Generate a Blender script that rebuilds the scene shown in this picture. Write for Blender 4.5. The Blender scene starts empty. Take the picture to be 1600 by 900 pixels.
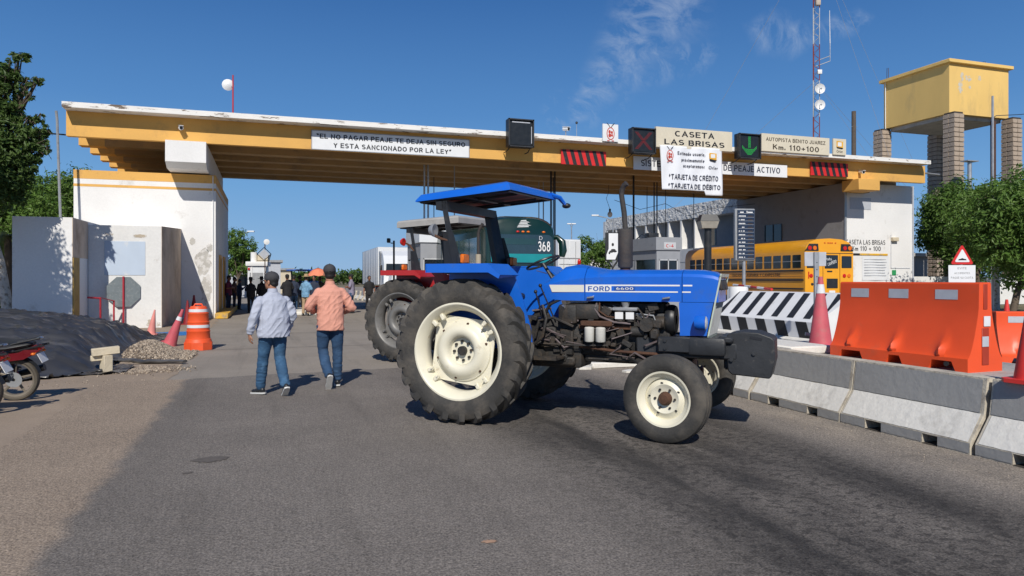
import bpy, bmesh, math, random
from mathutils import Vector, Matrix, Euler, noise
R = math.radians
rnd = random.Random(7)
scene = bpy.context.scene
C = scene.collection
PI = math.pi

# ---------------------------------------------------------------- camera, sky, sun
YAW = R(18.6)
SY, CY = math.sin(YAW), math.cos(YAW)
FOC, EYE, HOR = 1130.0, 1.6, 436.0
cd = bpy.data.cameras.new('camera')
cam = bpy.data.objects.new('camera', cd); C.objects.link(cam)
cam.location = (0, 0, EYE); cam.rotation_euler = (R(90), 0, -YAW)
cd.sensor_width = 36; cd.lens = 36 * FOC / 1600; cd.shift_y = -(450 - HOR) / 1600
cd.clip_end = 6000; cd.clip_start = .05
scene.camera = cam
scene.view_settings.view_transform = 'Standard'; scene.view_settings.look = 'None'
scene.view_settings.exposure = 0.0; scene.view_settings.gamma = 1
SUN_DIR = Vector((.31, 1.0, -.86)).normalized()      # way the light travels
elev = math.asin(-SUN_DIR.z)
az = math.atan2(-SUN_DIR.x, -SUN_DIR.y)              # compass angle of the sun, from +Y towards +X
w = bpy.data.worlds.new('World'); scene.world = w; w.use_nodes = True
nt = w.node_tree; N = nt.nodes; L = nt.links
for n in list(N): N.remove(n)
out = N.new('ShaderNodeOutputWorld'); bg = N.new('ShaderNodeBackground'); sky = N.new('ShaderNodeTexSky')
sky.sky_type = 'NISHITA'; sky.sun_disc = False; sky.sun_elevation = elev; sky.sun_rotation = az
sky.altitude = 0; sky.air_density = 1.0; sky.dust_density = .35; sky.ozone_density = 3.0
bg.inputs['Strength'].default_value = .085
tc = N.new('ShaderNodeTexCoord')
def cloud(A, B_, w0, w1, thr):
    """feathery streak between two directions of the sky, w0/w1 = half widths at its ends"""
    A, B_ = Vector(A).normalized(), Vector(B_).normalized(); u = (B_ - A); ln = u.length; u.normalize(); side = u.cross(A).normalized()
    def vm(op, a, b_=None):
        x = N.new('ShaderNodeVectorMath'); x.operation = op; L.new(a, x.inputs[0])
        if b_ is not None:
            if isinstance(b_, Vector): x.inputs[1].default_value = b_
            else: L.new(b_, x.inputs[1])
        return x
    def mt(op, a, b_, cl=False):
        x = N.new('ShaderNodeMath'); x.operation = op; x.use_clamp = cl
        for i_, q in ((0, a), (1, b_)):
            if isinstance(q, (int, float)): x.inputs[i_].default_value = q
            else: L.new(q, x.inputs[i_])
        return x.outputs[0]
    rel_ = vm('SUBTRACT', tc.outputs['Generated'], A).outputs[0]
    t = vm('DOT_PRODUCT', rel_, u).outputs['Value']; s_ = vm('DOT_PRODUCT', rel_, side).outputs['Value']
    cmb = N.new('ShaderNodeCombineXYZ'); L.new(mt('MULTIPLY', t, 22.0), cmb.inputs[0]); L.new(mt('ADD', mt('MULTIPLY', s_, 16.0), mt('MULTIPLY', t, 9.0)), cmb.inputs[1])
    no = N.new('ShaderNodeTexNoise'); no.inputs['Scale'].default_value = 1.6; no.inputs['Detail'].default_value = 10; no.inputs['Roughness'].default_value = .66; no.inputs['Distortion'].default_value = .5; L.new(cmb.outputs[0], no.inputs[0])
    r1 = N.new('ShaderNodeMapRange'); r1.inputs[1].default_value = thr; r1.inputs[2].default_value = thr + .32; L.new(no.outputs[0], r1.inputs[0])
    tt = mt('DIVIDE', t, ln, True); wid = mt('ADD', mt('MULTIPLY', tt, w1 - w0), w0)
    over = mt('MAXIMUM', mt('SUBTRACT', t, ln), mt('MULTIPLY', t, -1.0)); over = mt('MAXIMUM', over, 0.0)
    dist = mt('DIVIDE', mt('ADD', mt('ABSOLUTE', s_, 0), over), wid)
    r2 = N.new('ShaderNodeMapRange'); r2.interpolation_type = 'SMOOTHSTEP'; r2.inputs[1].default_value = 1.0; r2.inputs[2].default_value = .1; L.new(dist, r2.inputs[0])
    fr = vm('DOT_PRODUCT', tc.outputs['Generated'], A).outputs['Value']
    m = N.new('ShaderNodeMath'); m.operation = 'MULTIPLY'; L.new(r1.outputs[0], m.inputs[0]); L.new(mt('MULTIPLY', r2.outputs[0], mt('GREATER_THAN', fr, 0.0)), m.inputs[1]); return m
def pdir(px, py):
    a, b = (px - 800) / FOC, (HOR - py) / FOC
    return (a * CY + SY, -a * SY + CY, b)
ms = [cloud(pdir(900, 180), pdir(1050, -10), .020, .085, .40), cloud(pdir(985, 100), pdir(1100, 85), .05, .03, .46), cloud(pdir(1195, 48), pdir(1250, 62), .035, .03, .40), cloud(pdir(1260, 55), pdir(1345, 32), .018, .02, .42), cloud(pdir(870, 180), pdir(960, 150), .04, .04, .50)]
acc = ms[0]
for m_ in ms[1:]:
    a_ = N.new('ShaderNodeMath'); a_.operation = 'MAXIMUM'; L.new(acc.outputs[0], a_.inputs[0]); L.new(m_.outputs[0], a_.inputs[1]); acc = a_
am = N.new('ShaderNodeMath'); am.operation = 'MULTIPLY'; am.inputs[1].default_value = .5; L.new(acc.outputs[0], am.inputs[0])
hs = N.new('ShaderNodeHueSaturation'); hs.inputs['Saturation'].default_value = 1.12; L.new(sky.outputs[0], hs.inputs['Color'])
sxyz = N.new('ShaderNodeSeparateXYZ'); L.new(tc.outputs['Generated'], sxyz.inputs[0])
ramp = N.new('ShaderNodeValToRGB'); L.new(sxyz.outputs[2], ramp.inputs[0])
cr = ramp.color_ramp; cr.elements[0].position = 0; cr.elements[0].color = (.27, .46, .72, 1); cr.elements[1].position = 1; cr.elements[1].color = (.014, .055, .18, 1)
for p_, c_ in ((.12, (.155, .36, .67)), (.22, (.088, .25, .56)), (.36, (.042, .150, .41)), (.6, (.020, .082, .26))):
    e_ = cr.elements.new(p_); e_.color = (*c_, 1)
rs_ = N.new('ShaderNodeVectorMath'); rs_.operation = 'SCALE'; rs_.inputs['Scale'].default_value = 1 / .085; L.new(ramp.outputs[0], rs_.inputs[0])
sm = N.new('ShaderNodeMixRGB'); sm.inputs[0].default_value = .93; L.new(hs.outputs[0], sm.inputs[1]); L.new(rs_.outputs[0], sm.inputs[2])
mx = N.new('ShaderNodeMixRGB'); mx.inputs[2].default_value = (5.6, 6.6, 8.2, 1)
L.new(am.outputs[0], mx.inputs[0]); L.new(sm.outputs[0], mx.inputs[1]); L.new(mx.outputs[0], bg.inputs[0]); L.new(bg.outputs[0], out.inputs[0])
sd = bpy.data.lights.new('sun', 'SUN'); sd.energy = 4.2; sd.angle = R(.5); sd.color = (1, .95, .87)
sun = bpy.data.objects.new('sun', sd); C.objects.link(sun)
sun.rotation_euler = SUN_DIR.to_track_quat('-Z', 'Y').to_euler(); sun.location = (-20, -40, 50)

# ---------------------------------------------------------------- survey helpers: photograph readings turned into metres on the site
def w2c(X, Y): return X * CY - Y * SY, X * SY + Y * CY
def ground(px, py, z=0):
    d = FOC * (EYE - z) / (py - HOR); xc = (px - 800) / FOC * d
    return xc * CY + d * SY, -xc * SY + d * CY
def atY(px, Y, py=None):
    r = (px - 800) / FOC; X = Y * (SY + r * CY) / (CY - r * SY); d = w2c(X, Y)[1]
    return X if py is None else (X, EYE + (HOR - py) * d / FOC)
def atX(px, X, py=None):
    r = (px - 800) / FOC; Y = X * (CY - r * SY) / (SY + r * CY); d = w2c(X, Y)[1]
    return Y if py is None else (Y, EYE + (HOR - py) * d / FOC)
def atD(px, d, py=HOR):
    xc = (px - 800) / FOC * d
    return xc * CY + d * SY, -xc * SY + d * CY, EYE + (HOR - py) * d / FOC
def rectY(x0, y0, x1, y1, Y):      # y0/y1: top/bottom read at the rectangle's middle
    xa, xb = atY(x0, Y), atY(x1, Y)
    pm = (x0 + x1) / 2
    return xa, xb, atY(pm, Y, y1)[1], atY(pm, Y, y0)[1]

# ---------------------------------------------------------------- materials
MATS = {}
def lin(c):
    return tuple(((x / 12.92) if x <= .04045 else ((x + .055) / 1.055) ** 2.4) for x in c)
def mat(name, col, rough=.6, metal=0, var=.12, vs=2.0, bump=0, bs=30, dirt=None, dth=(.5, .7), ds=1.2, spec=.5, coat=0, emit=None, fine=0, trans=0, stretch=(1, 1, 1)):
    """col is a linear base colour; var = large tone variation; dirt = second colour in patches; fine = fine grain"""
    if name in MATS: return MATS[name]
    m = bpy.data.materials.new(name); m.use_nodes = True; MATS[name] = m
    n = m.node_tree.nodes; l = m.node_tree.links
    b = n['Principled BSDF']
    b.inputs['Roughness'].default_value = rough; b.inputs['Metallic'].default_value = metal
    b.inputs['Specular IOR Level'].default_value = spec
    b.inputs['Coat Weight'].default_value = coat; b.inputs['Coat Roughness'].default_value = .12
    tcn = n.new('ShaderNodeTexCoord'); mp = n.new('ShaderNodeMapping'); mp.inputs['Scale'].default_value = stretch
    l.new(tcn.outputs['Object'], mp.inputs[0])
    def nz(s, det=5, ro=.55):
        x = n.new('ShaderNodeTexNoise'); x.inputs['Scale'].default_value = s; x.inputs['Detail'].default_value = det; x.inputs['Roughness'].default_value = ro
        l.new(mp.outputs[0], x.inputs[0]); return x
    big = nz(vs)
    mr = n.new('ShaderNodeMapRange'); mr.inputs[1].default_value = .3; mr.inputs[2].default_value = .7
    mr.inputs[3].default_value = 1 - var; mr.inputs[4].default_value = 1 + var; l.new(big.outputs[0], mr.inputs[0])
    vm = n.new('ShaderNodeVectorMath'); vm.operation = 'SCALE'; vm.inputs[0].default_value = col; l.new(mr.outputs[0], vm.inputs['Scale'])
    cur = vm.outputs[0]
    if fine:
        f = nz(bs * 2, 3); fr = n.new('ShaderNodeMapRange'); fr.inputs[1].default_value = .3; fr.inputs[2].default_value = .7
        fr.inputs[3].default_value = 1 - fine; fr.inputs[4].default_value = 1 + fine; l.new(f.outputs[0], fr.inputs[0])
        v2 = n.new('ShaderNodeVectorMath'); v2.operation = 'SCALE'; l.new(cur, v2.inputs[0]); l.new(fr.outputs[0], v2.inputs['Scale']); cur = v2.outputs[0]
    if dirt:
        d = nz(ds, 8, .68); dr = n.new('ShaderNodeMapRange'); dr.inputs[1].default_value = dth[0]; dr.inputs[2].default_value = dth[1]
        l.new(d.outputs[0], dr.inputs[0])
        mxx = n.new('ShaderNodeMixRGB'); l.new(dr.outputs[0], mxx.inputs[0]); l.new(cur, mxx.inputs[1]); mxx.inputs[2].default_value = (*dirt, 1); cur = mxx.outputs[0]
    l.new(cur, b.inputs['Base Color'])
    rr = n.new('ShaderNodeMapRange'); rr.inputs[3].default_value = max(0, rough - .1); rr.inputs[4].default_value = min(1, rough + .1); l.new(big.outputs[0], rr.inputs[0]); l.new(rr.outputs[0], b.inputs['Roughness'])
    if bump:
        bn = nz(bs, 6, .6); bp = n.new('ShaderNodeBump'); bp.inputs['Strength'].default_value = bump; bp.inputs['Distance'].default_value = .02
        l.new(bn.outputs[0], bp.inputs['Height']); l.new(bp.outputs[0], b.inputs['Normal'])
    if emit:
        b.inputs['Emission Color'].default_value = (*emit[:3], 1); b.inputs['Emission Strength'].default_value = emit[3]
    if trans:
        b.inputs['Transmission Weight'].default_value = trans; b.inputs['IOR'].default_value = 1.2
    return m
WHITEW = mat('white_plaster', (.78, .77, .75), .85, var=.05, vs=.6, bump=.25, bs=9, dirt=(.42, .38, .32), dth=(.60, .80), ds=.8, fine=.03)
PEEL = mat('peeling_plaster', (.74, .73, .70), .9, var=.06, vs=1, bump=.35, bs=7, dirt=(.46, .42, .36), dth=(.60, .72), ds=1.3, fine=.04)
TANW = mat('tan_plaster', (.62, .49, .37), .9, var=.15, vs=1.2, bump=.3, bs=8, dirt=(.34, .23, .15), dth=(.48, .75), ds=1.1)
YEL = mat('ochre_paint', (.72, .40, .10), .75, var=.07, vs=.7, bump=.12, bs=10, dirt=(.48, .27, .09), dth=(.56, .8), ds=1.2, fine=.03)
YELT = mat('pale_yellow_paint', (.78, .52, .17), .8, var=.08, vs=.5, bump=.2, bs=6, dirt=(.48, .34, .15), dth=(.55, .8), ds=.6, stretch=(1, 1, .35))
YKERB = mat('kerb_yellow', (.75, .42, .03), .7, var=.12, vs=3, dirt=(.3, .25, .18), dth=(.5, .68), ds=3)
SLAB = mat('worn_slab_edge', (.80, .78, .74), .85, var=.06, vs=2, bump=.5, bs=10, dirt=(.16, .12, .09), dth=(.57, .63), ds=3.2, stretch=(.5, 1, 2.2))
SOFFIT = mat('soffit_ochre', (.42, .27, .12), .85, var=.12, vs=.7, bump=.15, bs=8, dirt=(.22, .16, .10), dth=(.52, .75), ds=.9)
CONC = mat('concrete', (.42, .40, .37), .9, var=.1, vs=1.5, bump=.5, bs=14, dirt=(.22, .20, .18), dth=(.55, .75), ds=2, fine=.08)
CONCL = mat('pale_concrete_paint', (.72, .695, .635), .85, var=.05, vs=1.2, bump=.4, bs=12, dirt=(.42, .395, .35), dth=(.55, .78), ds=2.6, fine=.05)
GREYP = mat('grey_barrier_paint', (.34, .335, .32), .75, var=.05, vs=1.4, bump=.3, bs=12, dirt=(.36, .345, .31), dth=(.62, .80), ds=3, fine=.04)
RAWC = mat('raw_concrete_edge', (.52, .47, .38), .9, var=.12, vs=4, bump=.6, bs=20, dirt=(.25, .21, .17), dth=(.5, .7), ds=5)
BOOTHG = mat('booth_grey', (.30, .31, .33), .6, var=.08, vs=2, dirt=(.18, .18, .19), dth=(.55, .8), ds=2)
BLUEP = mat('tractor_blue', (.008, .125, .60), .34, var=.07, vs=2.5, coat=.4, dirt=(.05, .13, .38), dth=(.54, .80), ds=3.5, bump=.06, bs=5)
REDT = mat('tractor_red', (.42, .02, .02), .4, var=.08, vs=3, coat=.3, dirt=(.2, .03, .02), dth=(.55, .8), ds=4)
CREAM = mat('rim_cream', (.74, .70, .56), .42, var=.05, vs=4, dirt=(.36, .27, .17), dth=(.60, .76), ds=6)
STRIPEC = mat('decal_cream', (.72, .69, .60), .5, var=.03, vs=4)
GREYM = mat('grey_metal', (.36, .37, .38), .45, metal=.3, var=.1, vs=4, dirt=(.18, .16, .14), dth=(.55, .8), ds=6)
GALV = mat('galvanised', (.45, .46, .47), .42, metal=.6, var=.1, vs=5)
DARKM = mat('oily_iron', (.022, .021, .020), .55, var=.35, vs=5, bump=.3, bs=25, dirt=(.05, .038, .028), dth=(.52, .74), ds=7)
DARKB = mat('dark_casting', (.028, .026, .024), .6, var=.3, vs=5, bump=.3, bs=30, dirt=(.075, .055, .038), dth=(.48, .7), ds=6)
BLACKP = mat('black_paint', (.02, .021, .023), .42, var=.2, vs=4, dirt=(.06, .055, .05), dth=(.55, .75), ds=6)
CHAR = mat('charcoal_casting', (.027, .029, .033), .5, var=.2, vs=4, bump=.12, bs=30, dirt=(.10, .09, .08), dth=(.60, .72), ds=9)
TYRE = mat('tyre_rubber', (.042, .040, .037), .8, var=.25, vs=3, bump=.25, bs=35, dirt=(.125, .108, .088), dth=(.45, .75), ds=3.5, fine=.1)
TYREB = mat('tyre_black', (.022, .022, .022), .7, var=.2, vs=3, bump=.15, bs=30, dirt=(.07, .06, .05), dth=(.5, .8), ds=3)
RUST = mat('rust', (.085, .04, .022), .85, var=.3, vs=8, bump=.4, bs=40, dirt=(.07, .03, .02), dth=(.5, .7), ds=9)
MUFF = mat('muffler_iron', (.045, .041, .040), .75, var=.25, vs=4, bump=.3, bs=30, dirt=(.085, .06, .048), dth=(.5, .75), ds=5)
ORG = mat('barrier_orange', (.78, .085, .018), .42, var=.08, vs=1.5, bump=.08, bs=8, dirt=(.52, .11, .05), dth=(.58, .85), ds=2)
DRUMO = mat('drum_orange', (.82, .10, .025), .5, var=.08, vs=3, dirt=(.5, .12, .06), dth=(.55, .8), ds=4)
PINK = mat('faded_cone_pink', (.56, .10, .125), .6, var=.12, vs=4, bump=.1, bs=20, dirt=(.42, .16, .15), dth=(.5, .75), ds=7)
CONER = mat('cone_red', (.70, .04, .03), .5, var=.1, vs=4, dirt=(.4, .06, .05), dth=(.55, .8), ds=6)
REFL = mat('reflective_white', (.72, .73, .74), .4, var=.06, vs=10, dirt=(.4, .4, .4), dth=(.6, .8), ds=12)
REFG = mat('reflective_grey', (.46, .48, .52), .4, var=.08, vs=8, dirt=(.3, .3, .32), dth=(.6, .8), ds=12)
WPAINT = mat('white_paint', (.78, .78, .77), .5, var=.05, vs=3, dirt=(.45, .43, .40), dth=(.62, .8), ds=4)
BPAINT = mat('black_stripe_paint', (.018, .018, .02), .6, var=.15, vs=4, dirt=(.12, .12, .12), dth=(.62, .75), ds=6)
SIGNW = mat('sign_white', (.76, .77, .78), .45, var=.04, vs=2, dirt=(.5, .48, .45), dth=(.62, .85), ds=2)
SIGNC = mat('sign_cream', (.66, .60, .47), .5, var=.05, vs=2, dirt=(.42, .36, .27), dth=(.6, .8), ds=2)
INK = mat('lettering_black', (.012, .013, .018), .6, var=.05)
INKN = mat('lettering_navy', (.02, .025, .05), .6, var=.05)
SIGNR = mat('sign_red', (.62, .02, .02), .5, var=.08, vs=4)
GLASS = mat('dark_glass', (.012, .015, .018), .08, var=.2, spec=.8)
GLASSB = mat('coach_glass', (.015, .035, .045), .06, var=.2, spec=.9, coat=.5)
BUSY = mat('school_bus_yellow', (.84, .37, .014), .4, var=.04, vs=1.5, coat=.3, dirt=(.5, .22, .04), dth=(.6, .85), ds=1.4)
GREEN = mat('coach_green', (.003, .024, .018), .3, var=.1, vs=1.5, coat=.5)
TEAL = mat('coach_teal', (.01, .25, .27), .3, var=.1, vs=1.5, coat=.4)
TRW = mat('truck_white', (.72, .74, .76), .4, var=.04, vs=1, dirt=(.42, .42, .42), dth=(.6, .85), ds=1.2)
TRG = mat('trailer_grey', (.42, .45, .49), .45, var=.06, vs=1)
ORL = mat('orange_lens', (.75, .16, .01), .25, var=.1, vs=20)
REDL = mat('red_lens', (.55, .015, .012), .25, var=.1, vs=20)
BLUEK = mat('kerb_blue', (.015, .17, .48), .7, var=.12, vs=3, dirt=(.25, .28, .32), dth=(.58, .75), ds=3)
BARK = mat('bark', (.11, .085, .06), .95, var=.25, vs=5, bump=.8, bs=20)
BARKW = mat('whitewashed_bark', (.55, .53, .49), .9, var=.15, vs=5, bump=.8, bs=18, dirt=(.15, .12, .09), dth=(.5, .65), ds=6)
WOOD = mat('weathered_pole', (.10, .08, .065), .9, var=.2, vs=4, bump=.4, bs=20)
TARP = mat('black_plastic_sheet', (.045, .045, .047), .34, var=.2, vs=1.2, bump=.2, bs=9, dirt=(.16, .15, .14), dth=(.52, .70), ds=.8, spec=.8, stretch=(.6, 2.6, 1))
STONE = mat('gravel_stone', (.34, .27, .20), .9, var=.35, vs=14, dirt=(.14, .11, .09), dth=(.45, .6), ds=20)
BLOCK = mat('cinder_block', (.40, .32, .25), .95, var=.15, vs=3, bump=.9, bs=18, dirt=(.09, .07, .06), dth=(.56, .68), ds=5, fine=.1)
BEIGEB = mat('beige_block', (.60, .52, .38), .9, var=.08, vs=5, bump=.4, bs=30)
SKIN = mat('skin', (.36, .17, .10), .5, var=.08, vs=10)
SKIND = mat('skin_tanned', (.24, .105, .06), .5, var=.08, vs=10)
HAIR = mat('black_hair', (.012, .010, .009), .6, var=.3, vs=40)
SHIRTG = mat('shirt_pale_grey', (.42, .45, .54), .85, var=.04, vs=8, bump=.25, bs=22)
SHIRTS = mat('shirt_salmon', (.66, .31, .23), .85, var=.05, vs=8, bump=.25, bs=22)
JEANS = mat('denim', (.028, .085, .17), .85, var=.22, vs=7, bump=.25, bs=60, dirt=(.09, .20, .34), dth=(.5, .75), ds=5)
JEAND = mat('dark_denim', (.022, .06, .13), .85, var=.22, vs=7, bump=.25, bs=60, dirt=(.06, .13, .24), dth=(.52, .78), ds=5)
KHAKI = mat('khaki_cloth', (.40, .28, .17), .85, var=.1, vs=6)
CAPG = mat('cap_grey', (.045, .045, .05), .85, var=.15, vs=20, bump=.15, bs=80)
CLOTHK = mat('black_cloth', (.014, .014, .016), .85, var=.2, vs=6)
CLOTHN = mat('navy_cloth', (.02, .03, .06), .85, var=.2, vs=6)
CLOTHB = mat('light_blue_shirt', (.16, .32, .48), .85, var=.3, vs=12)
CLOTHM = mat('maroon_cloth', (.16, .02, .05), .85, var=.2, vs=6)
CLOTHL = mat('lilac_cloth', (.24, .22, .30), .85, var=.15, vs=6)
CLOTHO = mat('olive_cloth', (.05, .055, .04), .85, var=.15, vs=6)
SOLE = mat('shoe_sole_white', (.6, .6, .58), .6, var=.1, vs=10)
STRAW = mat('straw_hat', (.38, .27, .15), .85, var=.15, vs=20)
UMB = mat('umbrella_coral', (.75, .24, .14), .7, var=.06, vs=3)
MOTOR = mat('motorcycle_red', (.15, .008, .014), .3, var=.1, vs=6, coat=.5)
LEDG = mat('led_green', (.02, .35, .06), .5, var=.02, emit=(.03, .9, .14, .30))
LEDR = mat('led_red', (.26, .015, .02), .5, var=.05, emit=(.6, .02, .03, .06))
ALU = mat('machined_alloy', (.6, .6, .6), .3, metal=.9, var=.05, vs=10)
OLIVEM = mat('grass_dry', (.10, .12, .05), .95, var=.3, vs=3)

def tarpmat():
    n, l = TARP.node_tree.nodes, TARP.node_tree.links; b = n['Principled BSDF']; tcn = n.new('ShaderNodeTexCoord'); prev = None
    for (s_, rt, dist_, stg, typ) in ((.7, .5, .09, .55, 'RIDGED_MULTIFRACTAL'), (2.0, 1.1, .03, .5, 'RIDGED_MULTIFRACTAL'), (9, 0, .006, .35, 'FBM')):
        mp = n.new('ShaderNodeMapping'); mp.inputs['Rotation'].default_value = (0, 0, rt); mp.inputs['Scale'].default_value = (.55, 1.7, 1); l.new(tcn.outputs['Object'], mp.inputs[0])
        x = n.new('ShaderNodeTexNoise'); x.noise_type = typ; x.inputs['Scale'].default_value = s_; x.inputs['Detail'].default_value = 4; x.inputs['Distortion'].default_value = .7; l.new(mp.outputs[0], x.inputs[0])
        bp = n.new('ShaderNodeBump'); bp.inputs['Strength'].default_value = stg; bp.inputs['Distance'].default_value = dist_; l.new(x.outputs[0], bp.inputs['Height'])
        if prev: l.new(prev, bp.inputs['Normal'])
        prev = bp.outputs[0]
    l.new(prev, b.inputs['Normal'])
tarpmat()

# ---------------------------------------------------------------- mesh collector
def rotm(e): return Euler(e).to_matrix() if not isinstance(e, Matrix) else e
_bevcache = {}
class MB:
    def __init__(s): s.v = []; s.f = []; s.m = []
    def add(s, vs, fs, m=0, M=None):
        o = len(s.v)
        s.v.extend([(M @ Vector(v)) for v in vs] if M is not None else [Vector(v) for v in vs])
        s.f.extend([tuple(i + o for i in f) for f in fs]); s.m.extend([m] * len(fs)); return s
    def box(s, c, d, m=0, rot=None, b=0):
        hx, hy, hz = d[0] / 2, d[1] / 2, d[2] / 2
        if b:
            b = min(b, hx * .9, hy * .9, hz * .9)
            k = (round(hx, 4), round(hy, 4), round(hz, 4), round(b, 4))
            if k not in _bevcache:
                bm = bmesh.new(); bmesh.ops.create_cube(bm, size=2)
                for q in bm.verts: q.co = Vector((q.co.x * hx, q.co.y * hy, q.co.z * hz))
                bmesh.ops.bevel(bm, geom=bm.edges[:], offset=b, segments=2 if b > .02 else 1, affect='EDGES', profile=.5)
                bm.verts.index_update(); _bevcache[k] = ([q.co.copy() for q in bm.verts], [tuple(x.index for x in f.verts) for f in bm.faces]); bm.free()
            vs, fs = _bevcache[k]
        else:
            vs = [(x, y, z) for z in (-hz, hz) for y in (-hy, hy) for x in (-hx, hx)]
            fs = [(0, 2, 3, 1), (4, 5, 7, 6), (0, 1, 5, 4), (2, 6, 7, 3), (0, 4, 6, 2), (1, 3, 7, 5)]
        M = Matrix.Translation(c)
        if rot is not None: M = M @ rotm(rot).to_4x4()
        return s.add(vs, fs, m, M)
    def span(s, a, b, m=0, bv=0):       # box between two corners
        return s.box([(a[i] + b[i]) / 2 for i in range(3)], [abs(b[i] - a[i]) for i in range(3)], m, None, bv)
    def frustum(s, c, d0, d1, h, m=0, rot=None):   # base dims d0, top dims d1
        vs = [(sx * d[0] / 2, sy * d[1] / 2, z) for z, d in ((0, d0), (h, d1)) for sx, sy in ((-1, -1), (1, -1), (1, 1), (-1, 1))]
        fs = [(3, 2, 1, 0), (4, 5, 6, 7)] + [(i, (i + 1) % 4, 4 + (i + 1) % 4, 4 + i) for i in range(4)]
        M = Matrix.Translation(c)
        if rot is not None: M = M @ rotm(rot).to_4x4()
        return s.add(vs, fs, m, M)
    def tube(s, pts, r, n=8, m=0, cap=True, sc=None, up=None):
        pts = [Vector(p) for p in pts]; k = len(pts)
        if not isinstance(r, (list, tuple)): r = [r] * k
        vs = []; prev = None
        for i, p in enumerate(pts):
            t = (pts[min(i + 1, k - 1)] - pts[max(i - 1, 0)])
            t = t.normalized() if t.length > 1e-9 else Vector((0, 0, 1))
            if prev is None:
                a = Vector(up) if up else (Vector((0, 0, 1)) if abs(t.z) < .9 else Vector((0, 1, 0)))
            else: a = prev
            u = (a - t * a.dot(t)).normalized(); q = t.cross(u); prev = u
            su, sq = (sc[i] if isinstance(sc, list) else sc) if sc else (1, 1)
            for j in range(n):
                an = 2 * PI * j / n
                vs.append(p + u * (math.cos(an) * r[i] * su) + q * (math.sin(an) * r[i] * sq))
        fs = [(i * n + j, i * n + (j + 1) % n, (i + 1) * n + (j + 1) % n, (i + 1) * n + j) for i in range(k - 1) for j in range(n)]
        if cap: fs += [tuple(range(n))[::-1], tuple((k - 1) * n + j for j in range(n))]
        return s.add(vs, fs, m)
    def cyl(s, a, b, r0, r1=None, n=12, m=0, cap=True): return s.tube([a, b], [r0, r0 if r1 is None else r1], n, m, cap)
    def lathe(s, prof, o=(0, 0, 0), axis='Z', n=24, m=0, close=False, a0=0, a1=2 * PI):
        vs = []; full = abs(a1 - a0 - 2 * PI) < 1e-6; cols = n if full else n + 1
        for j in range(cols):
            an = a0 + (a1 - a0) * j / n; c_, s_ = math.cos(an), math.sin(an)
            for (h, r) in prof:
                p = (r * c_, r * s_, h)
                if axis == 'Y': p = (r * c_, h, r * s_)
                if axis == 'X': p = (h, r * c_, r * s_)
                vs.append((p[0] + o[0], p[1] + o[1], p[2] + o[2]))
        k = len(prof); fs = []
        for j in range(n):
            jn = (j + 1) % cols
            for i in range(k if close else k - 1):
                i2 = (i + 1) % k
                q = (j * k + i, jn * k + i, jn * k + i2, j * k + i2)
                fs.append(q if axis != 'Y' else q[::-1])
        return s.add(vs, fs, m)
    def ell(s, c, r, nu=12, nv=8, m=0, M=None):
        vs = []; 
        for i in range(1, nv):
            ph = PI * i / nv
            for j in range(nu):
                th = 2 * PI * j / nu; vs.append((r[0] * math.sin(ph) * math.cos(th), r[1] * math.sin(ph) * math.sin(th), r[2] * math.cos(ph)))
        vs += [(0, 0, r[2]), (0, 0, -r[2])]; t = len(vs) - 2; b = t + 1
        fs = [(i * nu + j, (i + 1) * nu + j, (i + 1) * nu + (j + 1) % nu, i * nu + (j + 1) % nu) for i in range(nv - 2) for j in range(nu)]
        fs += [(t, j, (j + 1) % nu) for j in range(nu)] + [(b, (nv - 2) * nu + (j + 1) % nu, (nv - 2) * nu + j) for j in range(nu)]
        T = Matrix.Translation(c)
        if M is not None: T = T @ M.to_4x4()
        return s.add(vs, fs, m, T)
    def prism(s, poly, plane, d0, d1, m=0):   # 2-D polygon in a plane extruded along the third axis
        def P(a, b, d): return {'xz': (a, d, b), 'xy': (a, b, d), 'yz': (d, a, b)}[plane]
        n = len(poly); vs = [P(a, b, d0) for a, b in poly] + [P(a, b, d1) for a, b in poly]
        fs = [tuple(range(n)), tuple(range(2 * n - 1, n - 1, -1))] + [(i, i + n, (i + 1) % n + n, (i + 1) % n) for i in range(n)]
        return s.add(vs, fs, m)
    def grid(s, fn, nu, nv, m=0):
        vs = [fn(i / nu, j / nv) for j in range(nv + 1) for i in range(nu + 1)]
        fs = [(j * (nu + 1) + i, j * (nu + 1) + i + 1, (j + 1) * (nu + 1) + i + 1, (j + 1) * (nu + 1) + i) for j in range(nv) for i in range(nu)]
        return s.add(vs, fs, m)
    def mesh(s, name, fixn=True, smooth=40):
        me = bpy.data.meshes.new(name); me.from_pydata([tuple(v) for v in s.v], [], s.f); me.update()
        me.polygons.foreach_set('material_index', s.m)
        if fixn and len(s.f) < 60000:
            bm = bmesh.new(); bm.from_mesh(me); bmesh.ops.recalc_face_normals(bm, faces=bm.faces); bm.to_mesh(me); bm.free()
        if smooth:
            me.polygons.foreach_set('use_smooth', [True] * len(me.polygons)); me.set_sharp_from_angle(angle=R(smooth))
        return me
    def build(s, name, mats, parent=None, smooth=40, fixn=True, **kw):
        me = s.mesh(name, fixn, smooth)
        for q in (mats if isinstance(mats, (list, tuple)) else [mats]): me.materials.append(q)
        o = bpy.data.objects.new(name, me); C.objects.link(o)
        if parent is not None: o.parent = parent
        for k, v in kw.items(): o[k] = v
        return o
def tag(o, label, cat, group=None):
    o['label'] = label; o['category'] = cat
    if group: o['group'] = group
    return o
def thing(name, label, cat, loc=(0, 0, 0), rz=0, group=None):
    o = bpy.data.objects.new(name, None); C.objects.link(o); o.empty_display_size = .2
    o.location = loc; o.rotation_euler = (0, 0, rz); return tag(o, label, cat, group)
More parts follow.
